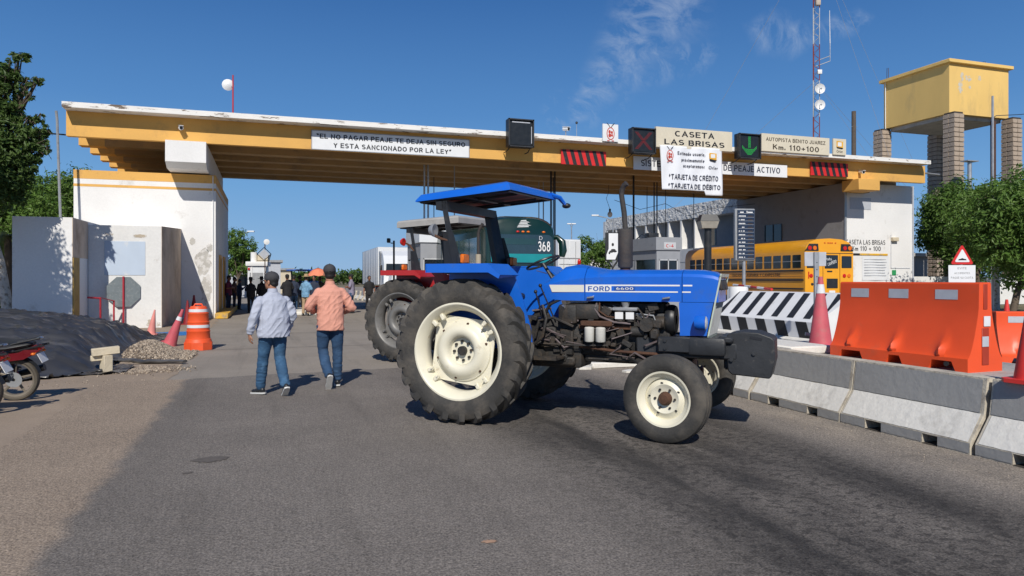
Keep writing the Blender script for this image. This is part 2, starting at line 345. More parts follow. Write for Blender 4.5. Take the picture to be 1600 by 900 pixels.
def struct(o): o['kind'] = 'structure'; return o
def kids(o): return [c for c in bpy.data.objects if c.parent == o]
def copy_tree(o, parent=None):
    c = o.copy(); C.objects.link(c); c.parent = parent
    for ch in kids(o): copy_tree(ch, c)
    return c
def place(o, loc, rz=None, label=None, sc=None):
    o.location = loc
    if rz is not None: o.rotation_euler = (0, 0, rz)
    if label: o['label'] = label
    if sc: o.scale = (sc, sc, sc)
    return o
# lettering: solid letters fitted into a rectangle; org = lower left corner, ux = reading direction, uz = up, standing proud along their cross product
def _arc(cx, cy, rx, ry, a0, a1, n=8): return [(cx + rx * math.cos(R(a0 + (a1 - a0) * i / n)), cy + ry * math.sin(R(a0 + (a1 - a0) * i / n))) for i in range(n + 1)]
_O = lambda w, h=1: _arc(w / 2, h / 2, w / 2, h / 2, 90, 450, 18)
GL = {   # plain bold sans drawn as strokes on a unit cap height: width, strokes
 'A': (.66, [[(0, 0), (.33, 1), (.66, 0)], [(.13, .32), (.53, .32)]]), 'B': (.56, [[(.3, .52), (0, .52), (0, 0), (.32, 0)] + _arc(.32, .26, .24, .26, -90, 90), [(0, .5), (0, 1), (.3, 1)] + _arc(.3, .76, .21, .24, 90, -90)]),
 'C': (.6, [_arc(.33, .5, .33, .5, 48, 312, 14)]), 'D': (.6, [[(0, 0), (0, 1), (.25, 1)] + _arc(.25, .5, .35, .5, 90, -90, 10) + [(0, 0)]]), 'E': (.5, [[(.5, 1), (0, 1), (0, 0), (.52, 0)], [(0, .52), (.45, .52)]]),
 'F': (.48, [[(.5, 1), (0, 1), (0, 0)], [(0, .5), (.42, .5)]]), 'G': (.64, [_arc(.34, .5, .34, .5, 50, 340, 14) + [(.66, .46), (.38, .46)]]), 'I': (.02, [[(0, 0), (0, 1)]]), 'J': (.42, [[(.42, 1), (.42, .25)] + _arc(.21, .22, .21, .22, 0, -180, 8)]),
 'K': (.56, [[(0, 0), (0, 1)], [(.54, 1), (.04, .42)], [(.2, .58), (.58, 0)]]), 'L': (.48, [[(0, 1), (0, 0), (.48, 0)]]), 'M': (.72, [[(0, 0), (0, 1), (.36, .25), (.72, 1), (.72, 0)]]), 'N': (.56, [[(0, 0), (0, 1), (.56, 0), (.56, 1)]]),
 'O': (.68, [_O(.68)]), 'P': (.54, [[(0, 0), (0, 1), (.3, 1)] + _arc(.3, .73, .24, .27, 90, -90) + [(0, .46)]]), 'Q': (.68, [_O(.68), [(.42, .25), (.68, -.04)]]), 'R': (.56, [[(0, 0), (0, 1), (.3, 1)] + _arc(.3, .74, .24, .26, 90, -90) + [(0, .48)], [(.3, .48), (.58, 0)]]),
 'S': (.54, [_arc(.27, .745, .25, .255, 30, 260, 10) + _arc(.27, .255, .27, .255, 80, -150, 10)]), 'T': (.58, [[(0, 1), (.58, 1)], [(.29, 1), (.29, 0)]]), 'U': (.58, [[(0, 1), (0, .3)] + _arc(.29, .29, .29, .29, 180, 360, 10) + [(.58, 1)]]), 'V': (.62, [[(0, 1), (.31, 0), (.62, 1)]]),
 'X': (.6, [[(0, 0), (.6, 1)], [(0, 1), (.6, 0)]]), 'Y': (.6, [[(0, 1), (.3, .45), (.6, 1)], [(.3, .45), (.3, 0)]]), 'Z': (.54, [[(0, 1), (.54, 1), (0, 0), (.56, 0)]]),
 '0': (.52, [_O(.52)]), '1': (.24, [[(0, .76), (.2, .98), (.2, 0)]]), '2': (.52, [_arc(.26, .73, .26, .27, 170, -30, 9) + [(0, 0), (.54, 0)]]), '3': (.5, [_arc(.24, .75, .23, .25, 160, -80, 9), _arc(.24, .26, .26, .26, 90, -160, 9)]), '4': (.54, [[(.4, 0), (.4, 1), (0, .28), (.56, .28)]]),
 '6': (.52, [_arc(.26, .3, .26, .3, 0, 360, 14), _arc(.38, .3, .38, .7, 180, 100, 6)]), '8': (.5, [_arc(.25, .76, .2, .24, 0, 360, 12), _arc(.25, .27, .25, .27, 0, 360, 12)]),
 'a': (.4, [_arc(.2, .27, .2, .27, 0, 360, 12), [(.42, .54), (.42, 0)]]), 'c': (.38, [_arc(.22, .28, .22, .28, 50, 310, 10)]), 'd': (.4, [_arc(.2, .27, .2, .27, 0, 360, 12), [(.42, 1), (.42, 0)]]), 'e': (.42, [[(.02, .29), (.42, .29)] + _arc(.22, .28, .21, .28, 5, 310, 11)]),
 'i': (.02, [[(0, 0), (0, .56)], [(0, .74), (0, .86)]]), 'l': (.02, [[(0, 0), (0, 1)]]), 'm': (.62, [[(0, 0), (0, .56)], _arc(.155, .38, .155, .17, 180, 0, 6) + [(.31, 0)], _arc(.465, .38, .155, .17, 180, 0, 6) + [(.62, 0)]]), 'n': (.36, [[(0, 0), (0, .56)], _arc(.18, .36, .18, .19, 180, 0, 6) + [(.36, 0)]]),
 'o': (.42, [_arc(.21, .28, .21, .28, 0, 360, 12)]), 'p': (.4, [_arc(.22, .27, .2, .27, 0, 360, 12), [(0, .56), (0, -.24)]]), 'r': (.22, [[(0, 0), (0, .56)], _arc(.2, .34, .2, .2, 180, 85, 5)]), 's': (.34, [_arc(.17, .42, .16, .14, 30, 260, 7) + _arc(.17, .14, .17, .14, 80, -150, 7)]), 't': (.22, [[(.08, .8), (.08, .08), (.22, 0)], [(0, .56), (.22, .56)]]),
 'u': (.36, [[(0, .56), (0, .2)] + _arc(.18, .19, .18, .19, 180, 360, 6), [(.36, .56), (.36, 0)]]), 'x': (.38, [[(0, 0), (.38, .56)], [(0, .56), (.38, 0)]]),
 '“': (.24, [[(.07, .78), (0, 1)], [(.24, .78), (.17, 1)]]), '”': (.24, [[(0, .78), (.07, 1)], [(.17, .78), (.24, 1)]]), '*': (.3, [[(.15, .6), (.15, 1)], [(0, .7), (.3, .9)], [(0, .9), (.3, .7)]]), '.': (.02, [[(0, 0), (0, .12)]]), ',': (.04, [[(.04, .1), (0, -.14)]]), ':': (.02, [[(0, 0), (0, .12)], [(0, .42), (0, .54)]]), '+': (.44, [[(0, .4), (.44, .4)], [(.22, .18), (.22, .62)]]), '-': (.26, [[(0, .4), (.26, .4)]]), '´': (.1, [[(0, 1.1), (.1, 1.22)]])}
GL['É'] = (GL['E'][0], GL['E'][1] + [[(.2, 1.14), (.34, 1.3)]]); GL['ó'] = (GL['o'][0], GL['o'][1] + [[(.18, .68), (.28, .82)]])
def text_mesh(s, bold=.02):
    th = .125 + bold * 1.25; vs = []; fs = []; x = 0
    for ch in s:
        if ch == ' ': x += .42; continue
        w_, st = GL.get(ch, GL['I'])
        for k, pl in enumerate(st):
            P = [Vector((x + a, b_, .0)) for a, b_ in pl]; n_ = len(P); closed = (P[0] - P[-1]).length < 1e-4 and n_ > 3
            o = len(vs)
            for i in range(n_):
                p0 = P[i - 1] if i else (P[-2] if closed else None); p1 = P[i + 1] if i < n_ - 1 else (P[1] if closed else None)
                d0 = (P[i] - p0).normalized() if p0 is not None else (p1 - P[i]).normalized(); d1 = (p1 - P[i]).normalized() if p1 is not None else d0
                m_ = (d0 + d1); m_ = m_.normalized() if m_.length > .2 else d0; nrm = Vector((-m_.y, m_.x, 0)); c_ = max(.38, Vector((-d0.y, d0.x, 0)).dot(nrm)); hw = th / 2 / c_
                ext = Vector((0, 0, 0))
                if p0 is None: ext = -d1 * th * .5 * (0 if abs(d1.x) < .9 and abs(d1.y) < .9 else 1)
                if p1 is None: ext = d0 * th * .5 * (0 if abs(d0.x) < .9 and abs(d0.y) < .9 else 1)
                vs += [P[i] + ext + nrm * hw + Vector((0, 0, k * .004)), P[i] + ext - nrm * hw + Vector((0, 0, k * .004))]
                if i: fs.append((o + 2 * i - 2, o + 2 * i - 1, o + 2 * i + 1, o + 2 * i))
        x += w_ + .15 + th
    return vs, fs
def letters(s, org, W, H, material, parent, ux=(1, 0, 0), uz=(0, 0, 1), bold=.02, proud=.006, name='lettering', into=None, mi=0):
    bpy.context.view_layer.update()
    vs, fs = text_mesh(s, bold)
    x0, x1 = min(v.x for v in vs), max(v.x for v in vs); y0, y1 = min(v.y for v in vs), max(v.y for v in vs)
    ux, uz, o = Vector(ux).normalized(), Vector(uz).normalized(), Vector(org); nn = ux.cross(uz)
    pts = [o + ux * ((v.x - x0) / (x1 - x0) * W) + uz * ((v.y - y0) / (y1 - y0) * H) + nn * (proud + v.z * .25) for v in vs]
    if into is not None: into.add(pts, fs, mi); return into
    b = MB(); b.add(pts, fs); return b.build(name, material, parent, smooth=0, fixn=False)
def remeshed(mb, name, mats, parent, voxel, sm=3, disp=None):
    me = mb.mesh(name, False, 0)
    ob = bpy.data.objects.new('tmp', me); C.objects.link(ob)
    a = ob.modifiers.new('r', 'REMESH'); a.mode = 'VOXEL'; a.voxel_size = voxel; a.use_smooth_shade = True
    if sm: b = ob.modifiers.new('s', 'SMOOTH'); b.iterations = sm; b.factor = .5
    dg = bpy.context.evaluated_depsgraph_get()
    me2 = bpy.data.meshes.new_from_object(ob.evaluated_get(dg)); bpy.data.objects.remove(ob); me2.name = name
    if disp:
        nrm = [v.normal.copy() for v in me2.vertices]
        for v, nn in zip(me2.vertices, nrm): v.co = v.co + nn * disp(v.co)
    me2.polygons.foreach_set('use_smooth', [True] * len(me2.polygons)); me2.update()
    me2.materials.clear()
    for q in (mats if isinstance(mats, (list, tuple)) else [mats]): me2.materials.append(q)
    o = bpy.data.objects.new(name, me2); C.objects.link(o)
    if parent is not None: o.parent = parent
    return o
# ---------------------------------------------------------------- ground
def paving(name, base, alt, speck, rough=.9, streak=None, dust=None, dark=None, bs=260, bump=.35, shoulder=None, line=None):
    m = bpy.data.materials.new(name); m.use_nodes = True
    n, l = m.node_tree.nodes, m.node_tree.links; b = n['Principled BSDF']; b.inputs['Roughness'].default_value = rough; b.inputs['Specular IOR Level'].default_value = .35
    tcn = n.new('ShaderNodeTexCoord'); sp = n.new('ShaderNodeSeparateXYZ'); l.new(tcn.outputs['Object'], sp.inputs[0])
    def nz(s, det=6, ro=.6, st=(1, 1, 1), dis=0):
        mp = n.new('ShaderNodeMapping'); mp.inputs['Scale'].default_value = st; l.new(tcn.outputs['Object'], mp.inputs[0])
        x = n.new('ShaderNodeTexNoise'); x.inputs['Scale'].default_value = s; x.inputs['Detail'].default_value = det; x.inputs['Roughness'].default_value = ro; x.inputs['Distortion'].default_value = dis
        l.new(mp.outputs[0], x.inputs[0]); return x.outputs[0]
    def mr(v, a, c, lo=0, hi=1, smooth=False):
        x = n.new('ShaderNodeMapRange'); x.inputs[1].default_value = a; x.inputs[2].default_value = c; x.inputs[3].default_value = lo; x.inputs[4].default_value = hi
        if smooth: x.interpolation_type = 'SMOOTHSTEP'
        l.new(v, x.inputs[0]); return x.outputs[0]
    def mul(a, c):
        x = n.new('ShaderNodeMath'); x.operation = 'MULTIPLY'; l.new(a, x.inputs[0])
        if isinstance(c, float): x.inputs[1].default_value = c
        else: l.new(c, x.inputs[1])
        return x.outputs[0]
    def mix(f, a, c, mode='MIX'):
        x = n.new('ShaderNodeMixRGB'); x.blend_type = mode
        if isinstance(f, float): x.inputs[0].default_value = f
        else: l.new(f, x.inputs[0])
        for i, q in ((1, a), (2, c)):
            if isinstance(q, tuple): x.inputs[i].default_value = (*q, 1)
            else: l.new(q, x.inputs[i])
        return x.outputs[0]
    c_ = mix(mr(nz(.55, 8, .65), .38, .62), base, alt)
    if dark:     # the worn, oily lane: dark patches on a lane-wide band, broken up and drawn out along the road
        (x0, x1, x2, x3), col = dark
        band = mul(mr(sp.outputs[0], x0, x1, smooth=True), mr(sp.outputs[0], x3, x2, smooth=True))
        c_ = mix(mul(band, mr(nz(1.2, 8, .7, (1, .28, 1), .4), .36, .60, .25, 1)), c_, col)
        c_ = mix(mul(mul(band, mr(nz(13, 4, .6, (1, 1.2, 1), .25), .53, .57)), .55), c_, tuple(q * .45 for q in col))
    if streak:
        c_ = mix(mul(mr(nz(2.2, 7, .65, (1, .07, 1)), .52, .72), .5), c_, streak)
    if dust:
        (x0, x1), col = dust
        c_ = mix(mul(mr(sp.outputs[0], x0, x1, smooth=True), mr(nz(1.8, 8, .7, (1, .5, 1)), .30, .62)), c_, col)
    if line:      # rubber line left by tyres
        ab = n.new('ShaderNodeMath'); ab.operation = 'ABSOLUTE'; su = n.new('ShaderNodeMath'); su.operation = 'ADD'; su.inputs[1].default_value = -line[0]
        wn_ = n.new('ShaderNodeMath'); wn_.operation = 'MULTIPLY_ADD'; wn_.inputs[1].default_value = .5; wn_.inputs[2].default_value = -.25; l.new(nz(.5, 2), wn_.inputs[0]); s3 = n.new('ShaderNodeMath'); s3.operation = 'ADD'; l.new(sp.outputs[0], s3.inputs[0]); l.new(wn_.outputs[0], s3.inputs[1])
        l.new(s3.outputs[0], su.inputs[0]); l.new(su.outputs[0], ab.inputs[0]); c_ = mix(mul(mul(mr(ab.outputs[0], .11, .02, smooth=True), mr(nz(2.5, 5, .7), .35, .6)), .75), c_, line[1])
    if shoulder:  # asphalt feathering out into the dusty apron
        (x0, x1), col, col2 = shoulder
        q = n.new('ShaderNodeMath'); q.operation = 'MULTIPLY_ADD'; q.inputs[1].default_value = .38; q.inputs[2].default_value = -.19; l.new(nz(1.6, 8, .65), q.inputs[0])
        q2 = n.new('ShaderNodeMath'); q2.operation = 'ADD'; l.new(sp.outputs[0], q2.inputs[0]); l.new(q.outputs[0], q2.inputs[1])
        c_ = mix(mul(mr(q2.outputs[0], x1 + .9, x1, smooth=True), .35), c_, tuple(v * .72 for v in base)); c_ = mix(mr(q2.outputs[0], x1, x0, smooth=True), c_, mix(mr(nz(.55, 8, .65), .38, .62), col, col2))
    sc = mr(nz(bs, 3, .7), .34, .68, 1 - speck, 1 + speck)
    sc2 = mr(nz(38, 5, .7), .3, .7, .88, 1.12)
    vm = n.new('ShaderNodeVectorMath'); vm.operation = 'SCALE'; l.new(c_, vm.inputs[0]); l.new(mul(sc, sc2), vm.inputs['Scale'])
    # stains and small pale scuffs
    st = mr(nz(1.3, 4, .5, dis=.5), .70, .76); c2 = mix(mul(st, .4), vm.outputs[0], tuple(q * .45 for q in base))
    sf = mr(nz(7, 5, .8), .74, .78); c2 = mix(mul(sf, .35), c2, tuple(min(1, q * 1.8) for q in base))
    cr = n.new('ShaderNodeTexVoronoi'); cr.feature = 'DISTANCE_TO_EDGE'; cr.inputs['Scale'].default_value = .42
    wv = n.new('ShaderNodeVectorMath'); wv.operation = 'ADD'; nn_ = n.new('ShaderNodeTexNoise'); nn_.inputs['Scale'].default_value = 1.7; nn_.inputs['Detail'].default_value = 6
    l.new(tcn.outputs['Object'], nn_.inputs[0]); l.new(tcn.outputs['Object'], wv.inputs[0]); l.new(nn_.outputs['Color'], wv.inputs[1]); l.new(wv.outputs[0], cr.inputs[0])
    crm = mr(cr.outputs[0], .006, .0); c2 = mix(mul(mul(crm, mr(nz(.5, 3), .5, .6)), .35), c2, tuple(q * .3 for q in base))
    l.new(c2, b.inputs['Base Color'])
    bp = n.new('ShaderNodeBump'); bp.inputs['Strength'].default_value = bump; bp.inputs['Distance'].default_value = .012; l.new(nz(bs * .55, 4, .75), bp.inputs['Height'])
    bp2 = n.new('ShaderNodeBump'); bp2.inputs['Strength'].default_value = .25; bp2.inputs['Distance'].default_value = .06; l.new(nz(2.5, 5, .6), bp2.inputs['Height']); l.new(bp.outputs[0], bp2.inputs['Normal']); l.new(bp2.outputs[0], b.inputs['Normal'])
    return m
ASPH = paving('asphalt', (.190, .168, .147), (.228, .202, .176), .55, .88, streak=(.10, .088, .076), dust=((4.9, 5.8), (.34, .29, .235)), dark=((1.7, 3.0, 4.5, 5.3), (.052, .047, .043)), bs=75, bump=1.0, shoulder=((-1.32, -1.16), (.300, .236, .178), (.345, .272, .205)), line=(3.05, (.04, .037, .034)))
APRON = paving('apron_concrete', (.300, .236, .178), (.345, .272, .205), .16, .92, streak=(.21, .17, .135), bs=120, bump=.3)
ROADC = paving('concrete_road', (.265, .232, .196), (.305, .268, .226), .16, .9, streak=(.135, .118, .10), bs=120, bump=.35)
DIRT = paving('dry_soil', (.22, .17, .11), (.13, .13, .06), .25, .95, bs=30, bump=.5)
def wob(t, s, a): return a * (noise.noise((t * s, s * 3.1, .7)))
b = MB(); b.add([(-1500, -1500, -.03), (1500, -1500, -.03), (1500, 1500, -.03), (-1500, 1500, -.03)], [(0, 1, 2, 3)])
struct(b.build('ground', DIRT, smooth=0, fixn=False))
b = MB(); b.add([(-26, -12, -.004), (36, -12, -.004), (36, 150, -.004), (-26, 150, -.004)], [(0, 1, 2, 3)])
struct(b.build('concrete_road', ROADC, smooth=0, fixn=False))
def strip(name, xl, xr, y0, y1, z, m, n=160):
    b = MB(); vs = []; fs = []
    for i in range(n + 1):
        y = y0 + (y1 - y0) * i / n
        vs += [(xl(y), y, z), (xr(y), y, z)]
        if i: fs.append((2 * i - 2, 2 * i - 1, 2 * i + 1, 2 * i))
    b.add(vs, fs); return struct(b.build(name, m, smooth=0, fixn=False))
strip('apron', lambda y: -26, lambda y: -1.5 + wob(y, 1.1, .16) + wob(y, 5, .05) + (0 if y < 13 else (y - 13) * -.02), -12, 31.6, .001, APRON)
b = MB(); X_, Y_ = ground(262, 527); b.add([(X_ - 2.2, Y_ - .2, .006), (X_ + 1.0, Y_ + .7, .006), (X_ + .8, Y_ + 2.3, .006), (X_ - 2.5, Y_ + 1.5, .006)], [(0, 1, 2, 3)]); struct(b.build('blue_paint_strip', BLUEK, smooth=0, fixn=False))
# the asphalt lane ends in an uneven transverse joint
b = MB(); vs = []; fs = []; K = 90
for i in range(K + 1):
    x = -2.4 + (7.4 + 2.4) * i / K
    xx = x
    vs += [(xx, -12, .004), (xx, 12.75 + .12 * x + wob(x, 2.3, .10) + wob(x, 9, .04), .004)]
    if i: fs.append((2 * i - 2, 2 * i, 2 * i + 1, 2 * i - 1))
b.add(vs, fs); struct(b.build('asphalt_lane', ASPH, smooth=0, fixn=False))
b = MB()
for y in (17.6, 22.3, 27.0):
    b.add([(-1.3, y, .0035), (5.9, y + .3, .0035), (5.9, y + .33, .0035), (-1.3, y + .03, .0035)], [(0, 1, 2, 3)])
struct(b.build('pavement_joints', mat('joint_tar', (.05, .045, .04), .9), smooth=0, fixn=False))
# clay smear and oil spot on the lane
for (px, py, rx, ry, col, nm) in ((765, 848, .042, .03, (.42, .26, .17), 'clay_smear'), (331, 719, .15, .10, (.115, .10, .086), 'oil_stain'), (294, 740, .04, .03, (.10, .085, .07), 'oil_stain')):
    X, Y = ground(px, py); b = MB(); n_ = 22
    b.add([(X, Y, .0085)] + [(X + rx * math.cos(2 * PI * i / n_) * (1 + .35 * rnd.uniform(-1, 1)), Y + ry * math.sin(2 * PI * i / n_) * (1 + .35 * rnd.uniform(-1, 1)), .0085) for i in range(n_)], [(0, i + 1, (i + 1) % n_ + 1) for i in range(n_)])
    struct(b.build(nm, mat(nm, col, .8, var=.2, vs=20), smooth=0, fixn=False))

# ---------------------------------------------------------------- toll canopy
FY = 30.7                                             # front face of the ochre edge beam
can = thing('toll_canopy', 'long ochre toll plaza canopy with flaking white roof edge spanning all lanes', 'toll canopy', (13.7, 36, 0))
def P(o, loc): o.location = (-loc.location.x, -loc.location.y, -loc.location.z); return o   # children modelled in site metres
XL, XR = -7.12, 34.5
b = MB(); b.span((XL, FY - .62, 7.86), (XR - .28, 41.2, 8.06)); P(b.build('roof_slab', SLAB, can), can)
b = MB(); b.span((XL, FY, 6.92), (XR, FY + .28, 7.858)); P(b.build('edge_beam', YEL, can), can)
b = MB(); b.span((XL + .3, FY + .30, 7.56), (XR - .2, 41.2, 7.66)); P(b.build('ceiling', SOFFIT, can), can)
for k in range(1, 6):
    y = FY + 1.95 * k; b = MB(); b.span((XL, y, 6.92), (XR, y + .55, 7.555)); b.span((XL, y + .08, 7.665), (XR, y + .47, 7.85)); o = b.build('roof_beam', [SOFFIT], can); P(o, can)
    b = MB(); b.span((XL - .02, y - .004, 6.915), (XL + .9, y + .554, 7.555)); P(b.build('beam_end', [YEL], can), can)  # sunlit left ends of the beams, put in as a brighter ochre
for k in range(7):      # ribs across the ceiling
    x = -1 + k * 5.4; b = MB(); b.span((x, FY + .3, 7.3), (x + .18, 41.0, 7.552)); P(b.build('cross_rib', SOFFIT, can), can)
for k in range(26):
    x = -1.5 + rnd.random() * 31; y = 31.6 + 1.95 * rnd.randrange(4) + .6; b = MB(); b.span((x, y, 7.46), (x + 2.4, y + .12, 7.54)); P(b.build('light_fitting', WPAINT if k % 3 else GREYP, can), can) if k < 12 else None
# girders standing on the two towers and carrying the canopy
def girder(m, x0, x1, y0, nm):
    b = MB(); b.prism([(y0, 6.10), (y0, 6.915), (41.3, 6.915), (41.3, 5.9), (y0 + .45, 5.9)], 'yz', x0, x1); P(b.build(nm, m, can, smooth=0), can)
girder(WHITEW, atY(258, 30.35), atY(322, 30.35), 30.35, 'girder')
b = MB(); b.span((atY(1342, 30.3), 30.3, 6.32), (atY(1375, 30.3), 31.5, 6.915), bv=.015); P(b.build('girder', YEL, can), can)
b = MB(); b.span((30.4, 31.5, 6.35), (31.4, 41.0, 6.91)); P(b.build('girder', SOFFIT, can), can)
for (px, py) in ((843, 0),):
    pass
# bullet cameras and small fittings on the canopy
def camera_unit(label, X, Y, Z, mount=.25, rz=0):
    t = thing('security_camera', label, 'camera', (X, Y, Z), rz)
    b = MB(); b.cyl((0, 0, 0), (0, 0, mount), .025, n=8); b.build('bracket', GALV, t)
    b = MB(); b.cyl((0, .14, mount + .06), (0, -.2, mount + .0), .085, .085, 12); b.box((0, -.05, mount + .12), (.16, .44, .02), rot=(.17, 0, 0)); b.build('housing', WPAINT, t)
    b = MB(); b.cyl((0, -.2, mount), (0, -.215, mount - .003), .06, n=10); b.build('lens', GLASS, t); return t
X = atY(884, 30.4); camera_unit('white bullet camera standing on the roof edge between the blank panel and the crest sign', X, 30.4, 8.09, .3, .3)
X, Z = atY(282, 30.5, 207); t = camera_unit('white camera bracketed on the ochre beam above the white girder end', X, 30.55, 7.35, .05, .2)
X, Z = atY(1346, 30.5, 270); camera_unit('white camera on the ochre beam near its right end', X, 30.5, 7.2, .05, -.2)
t = thing('roof_mast', 'red mast with round white antenna dish on the canopy roof', 'antenna', (atY(364, 33), 33, 8.09))
b = MB(); b.cyl((0, 0, 0), (0, 0, 2.2), .035, .03, 8); b.build('pole', mat('red_mast_paint', (.4, .03, .04), .6), t)
b = MB(); b.lathe([(0, .015), (.02, .1), (.06, .18), (.11, .24), (.10, .245), (.05, .19), (-.03, .1), (-.05, .01)], (-.2, -.05, 1.78), 'Y', 20); b.build('dish', WPAINT, t)
b = MB(); b.cyl((-.2, -.05, 1.7), (0, 0, 1.7), .02, n=6); b.build('dish_arm', GALV, t)
for (px, h, lab) in ((901, 1.5, 'thin whip pole with a small lamp on the roof left of the crest sign'), (1095, 1.2, 'thin dark whip antenna behind the large cream name sign')):
    t = thing('roof_antenna', lab, 'antenna', (atY(px, 34), 34, 8.09)); b = MB(); b.cyl((0, 0, 0), (0, 0, h), .02, .01, 6); b.build('whip', GREYM, t)
    b = MB(); b.ell((0, 0, h if px == 901 else .08), (.07, .07, .07), 8, 6); b.build('head', BLACKP, t)

# ---------------------------------------------------------------- signs on the canopy
def board(name, label, x0, y0, x1, y1, Y, thick, m, cat='sign', frame=None, group=None):
    xa, xb, za, zb = rectY(x0, y0, x1, y1, Y)
    t = thing(name, label, cat, ((xa + xb) / 2, Y, za), 0, group); W, H = xb - xa, zb - za
    b = MB(); b.box((0, thick / 2, H / 2), (W, thick, H)); b.build('panel', m, t)
    if frame:
        b = MB()
        for (c_, d_) in (((0, 0, 0), (W + .03, thick + .03, .03)), ((0, 0, H), (W + .03, thick + .03, .03)), ((-W / 2, 0, H / 2), (.03, thick + .03, H)), ((W / 2, 0, H / 2), (.03, thick + .03, H))):
            b.box((c_[0], thick / 2, c_[2]), d_)
        b.build('frame', frame, t)
    return t, W, H
# 1 long two-line banner
t, W, H = board('slogan_banner', 'long white two-line banner about unpaid tolls on the ochre beam', 487, 211, 733, 239.5, 30.60, .03, SIGNW, 'banner', GREYM)
letters('“EL NO PAGAR PEAJE TE DEJA SIN SEGURO', (-W * .472, 0, H * .55), W * .945, H * .33, INK, t, bold=.07)
letters('Y ESTA SANCIONADO POR LA LEY”', (-W * .37, 0, H * .10), W * .75, H * .33, INK, t, bold=.07)
# 2 the three lane lamps
def lane_signal(label, x0, y0, x1, y1, kind):
    xa, xb, za, zb = rectY(x0, y0, x1, y1, 29.75); W, H = xb - xa, zb - za
    t = thing('lane_signal', label, 'lane signal', ((xa + xb) / 2, 29.75, za), 0, 'lane signal lamps on the canopy edge')
    b = MB(); b.box((0, .2, H / 2), (W, .34, H), b=.03); b.build('housing', BLACKP, t)
    b = MB()
    for (c_, d_) in (((0, -.02, .03), (W, .12, .05)), ((0, -.02, H - .03), (W, .12, .05)), ((-W / 2 + .03, -.02, H / 2), (.05, .12, H)), ((W / 2 - .03, -.02, H / 2), (.05, .12, H))): b.box(c_, d_)
    b.build('bezel', CHAR, t)
    b = MB(); b.box((0, .02, H / 2), (W * .84, .03, H * .84)); b.build('screen', mat('signal_screen', (.016, .018, .02), .35, var=.3, vs=5), t)
    for s in (-1, 1):
        b = MB(); b.tube([(s * W * .4, .1, 0), (s * W * .42, .5, -.12), (s * W * .42, .9, -.12)], .025, 6); b.build('bracket', BLACKP, t)
    b = MB(); st = .052; 
    if kind == 'x':
        for i in range(-9, 10):
            for j in (-1, 0, 1, 2):
                for s in (-1, 1):
                    x, z = i * .042 * s + (j - .5) * .05, i * .052
                    b.ell((x * W / 1.3, .0, H / 2 + z * H / 1.45), (.015, .010, .015), 6, 4)
        b.build('red_cross', LEDR, t, smooth=0)
    if kind == 'arrow':
        for i in range(-8, 10):
            for j in range(-8, 9):
                z, x = i * .05, j * .05
                if (abs(x) <= .085 and z > -.1) or (z <= .1 and abs(abs(x) - (z + .44)) < .075 and z > -.46) or (abs(x) < (z + .44) and z < -.12): b.ell((x, .0, H / 2 + z), (.017, .012, .017), 6, 4)
        b.build('green_arrow', LEDG, t, smooth=0)
    if kind == 'off':
        b.box((0, -.005, H * .88), (W * .7, .02, H * .035)); b.box((W * .41, -.005, H * .45), (.03, .02, H * .6)); b.build('torn_film', REFG, t)
    return t
lane_signal('black unlit lane signal box with torn film, left of the lane crosses', 794, 186, 834, 230, 'off')
lane_signal('black lane signal box showing a dim red cross', 987, 200, 1024, 240, 'x')
lane_signal('black lane signal box showing a green down arrow', 1154, 209, 1188, 248, 'arrow')
# 3 hazard chevrons
for (x0, y0, x1, y1, lab) in ((877, 235, 947, 258, 'red and black striped hazard board left of the red cross lamp'), (1267, 254, 1325, 275, 'red and black striped hazard board near the right end of the beam')):
    t, W, H = board('hazard_board', lab, x0, y0, x1, y1, 30.58, .05, SIGNR, group='red and black hazard boards on the beam')
    b = MB(); n_ = 6; wd = W / (n_ * 2)
    for i in range(n_):
        x = -W / 2 + i * W / n_ + wd * .2; xs = [x, x + wd, x + wd * 2.0, x + wd * 1.0]
        b.add([(max(-W / 2, min(W / 2, xs[0])), -.004, H), (max(-W / 2, min(W / 2, xs[1])), -.004, H), (min(W / 2, xs[2]), -.004, 0), (min(W / 2, xs[3]), -.004, 0)], [(0, 3, 2, 1)])
    b.build('black_stripes', BPAINT, t, smooth=0, fixn=False)
# 4 white strip sign under the name sign
t, W, H = board('toll_system_banner', 'long white one-line banner partly hidden by the hanging sheet', 990, 251, 1230, 271, 30.60, .03, SIGNW, 'banner')
letters('SISTEMA ELECTRONICO DE PEAJE ACTIVO', (-W * .455, 0, H * .22), W * .905, H * .60, INKN, t, bold=.05)
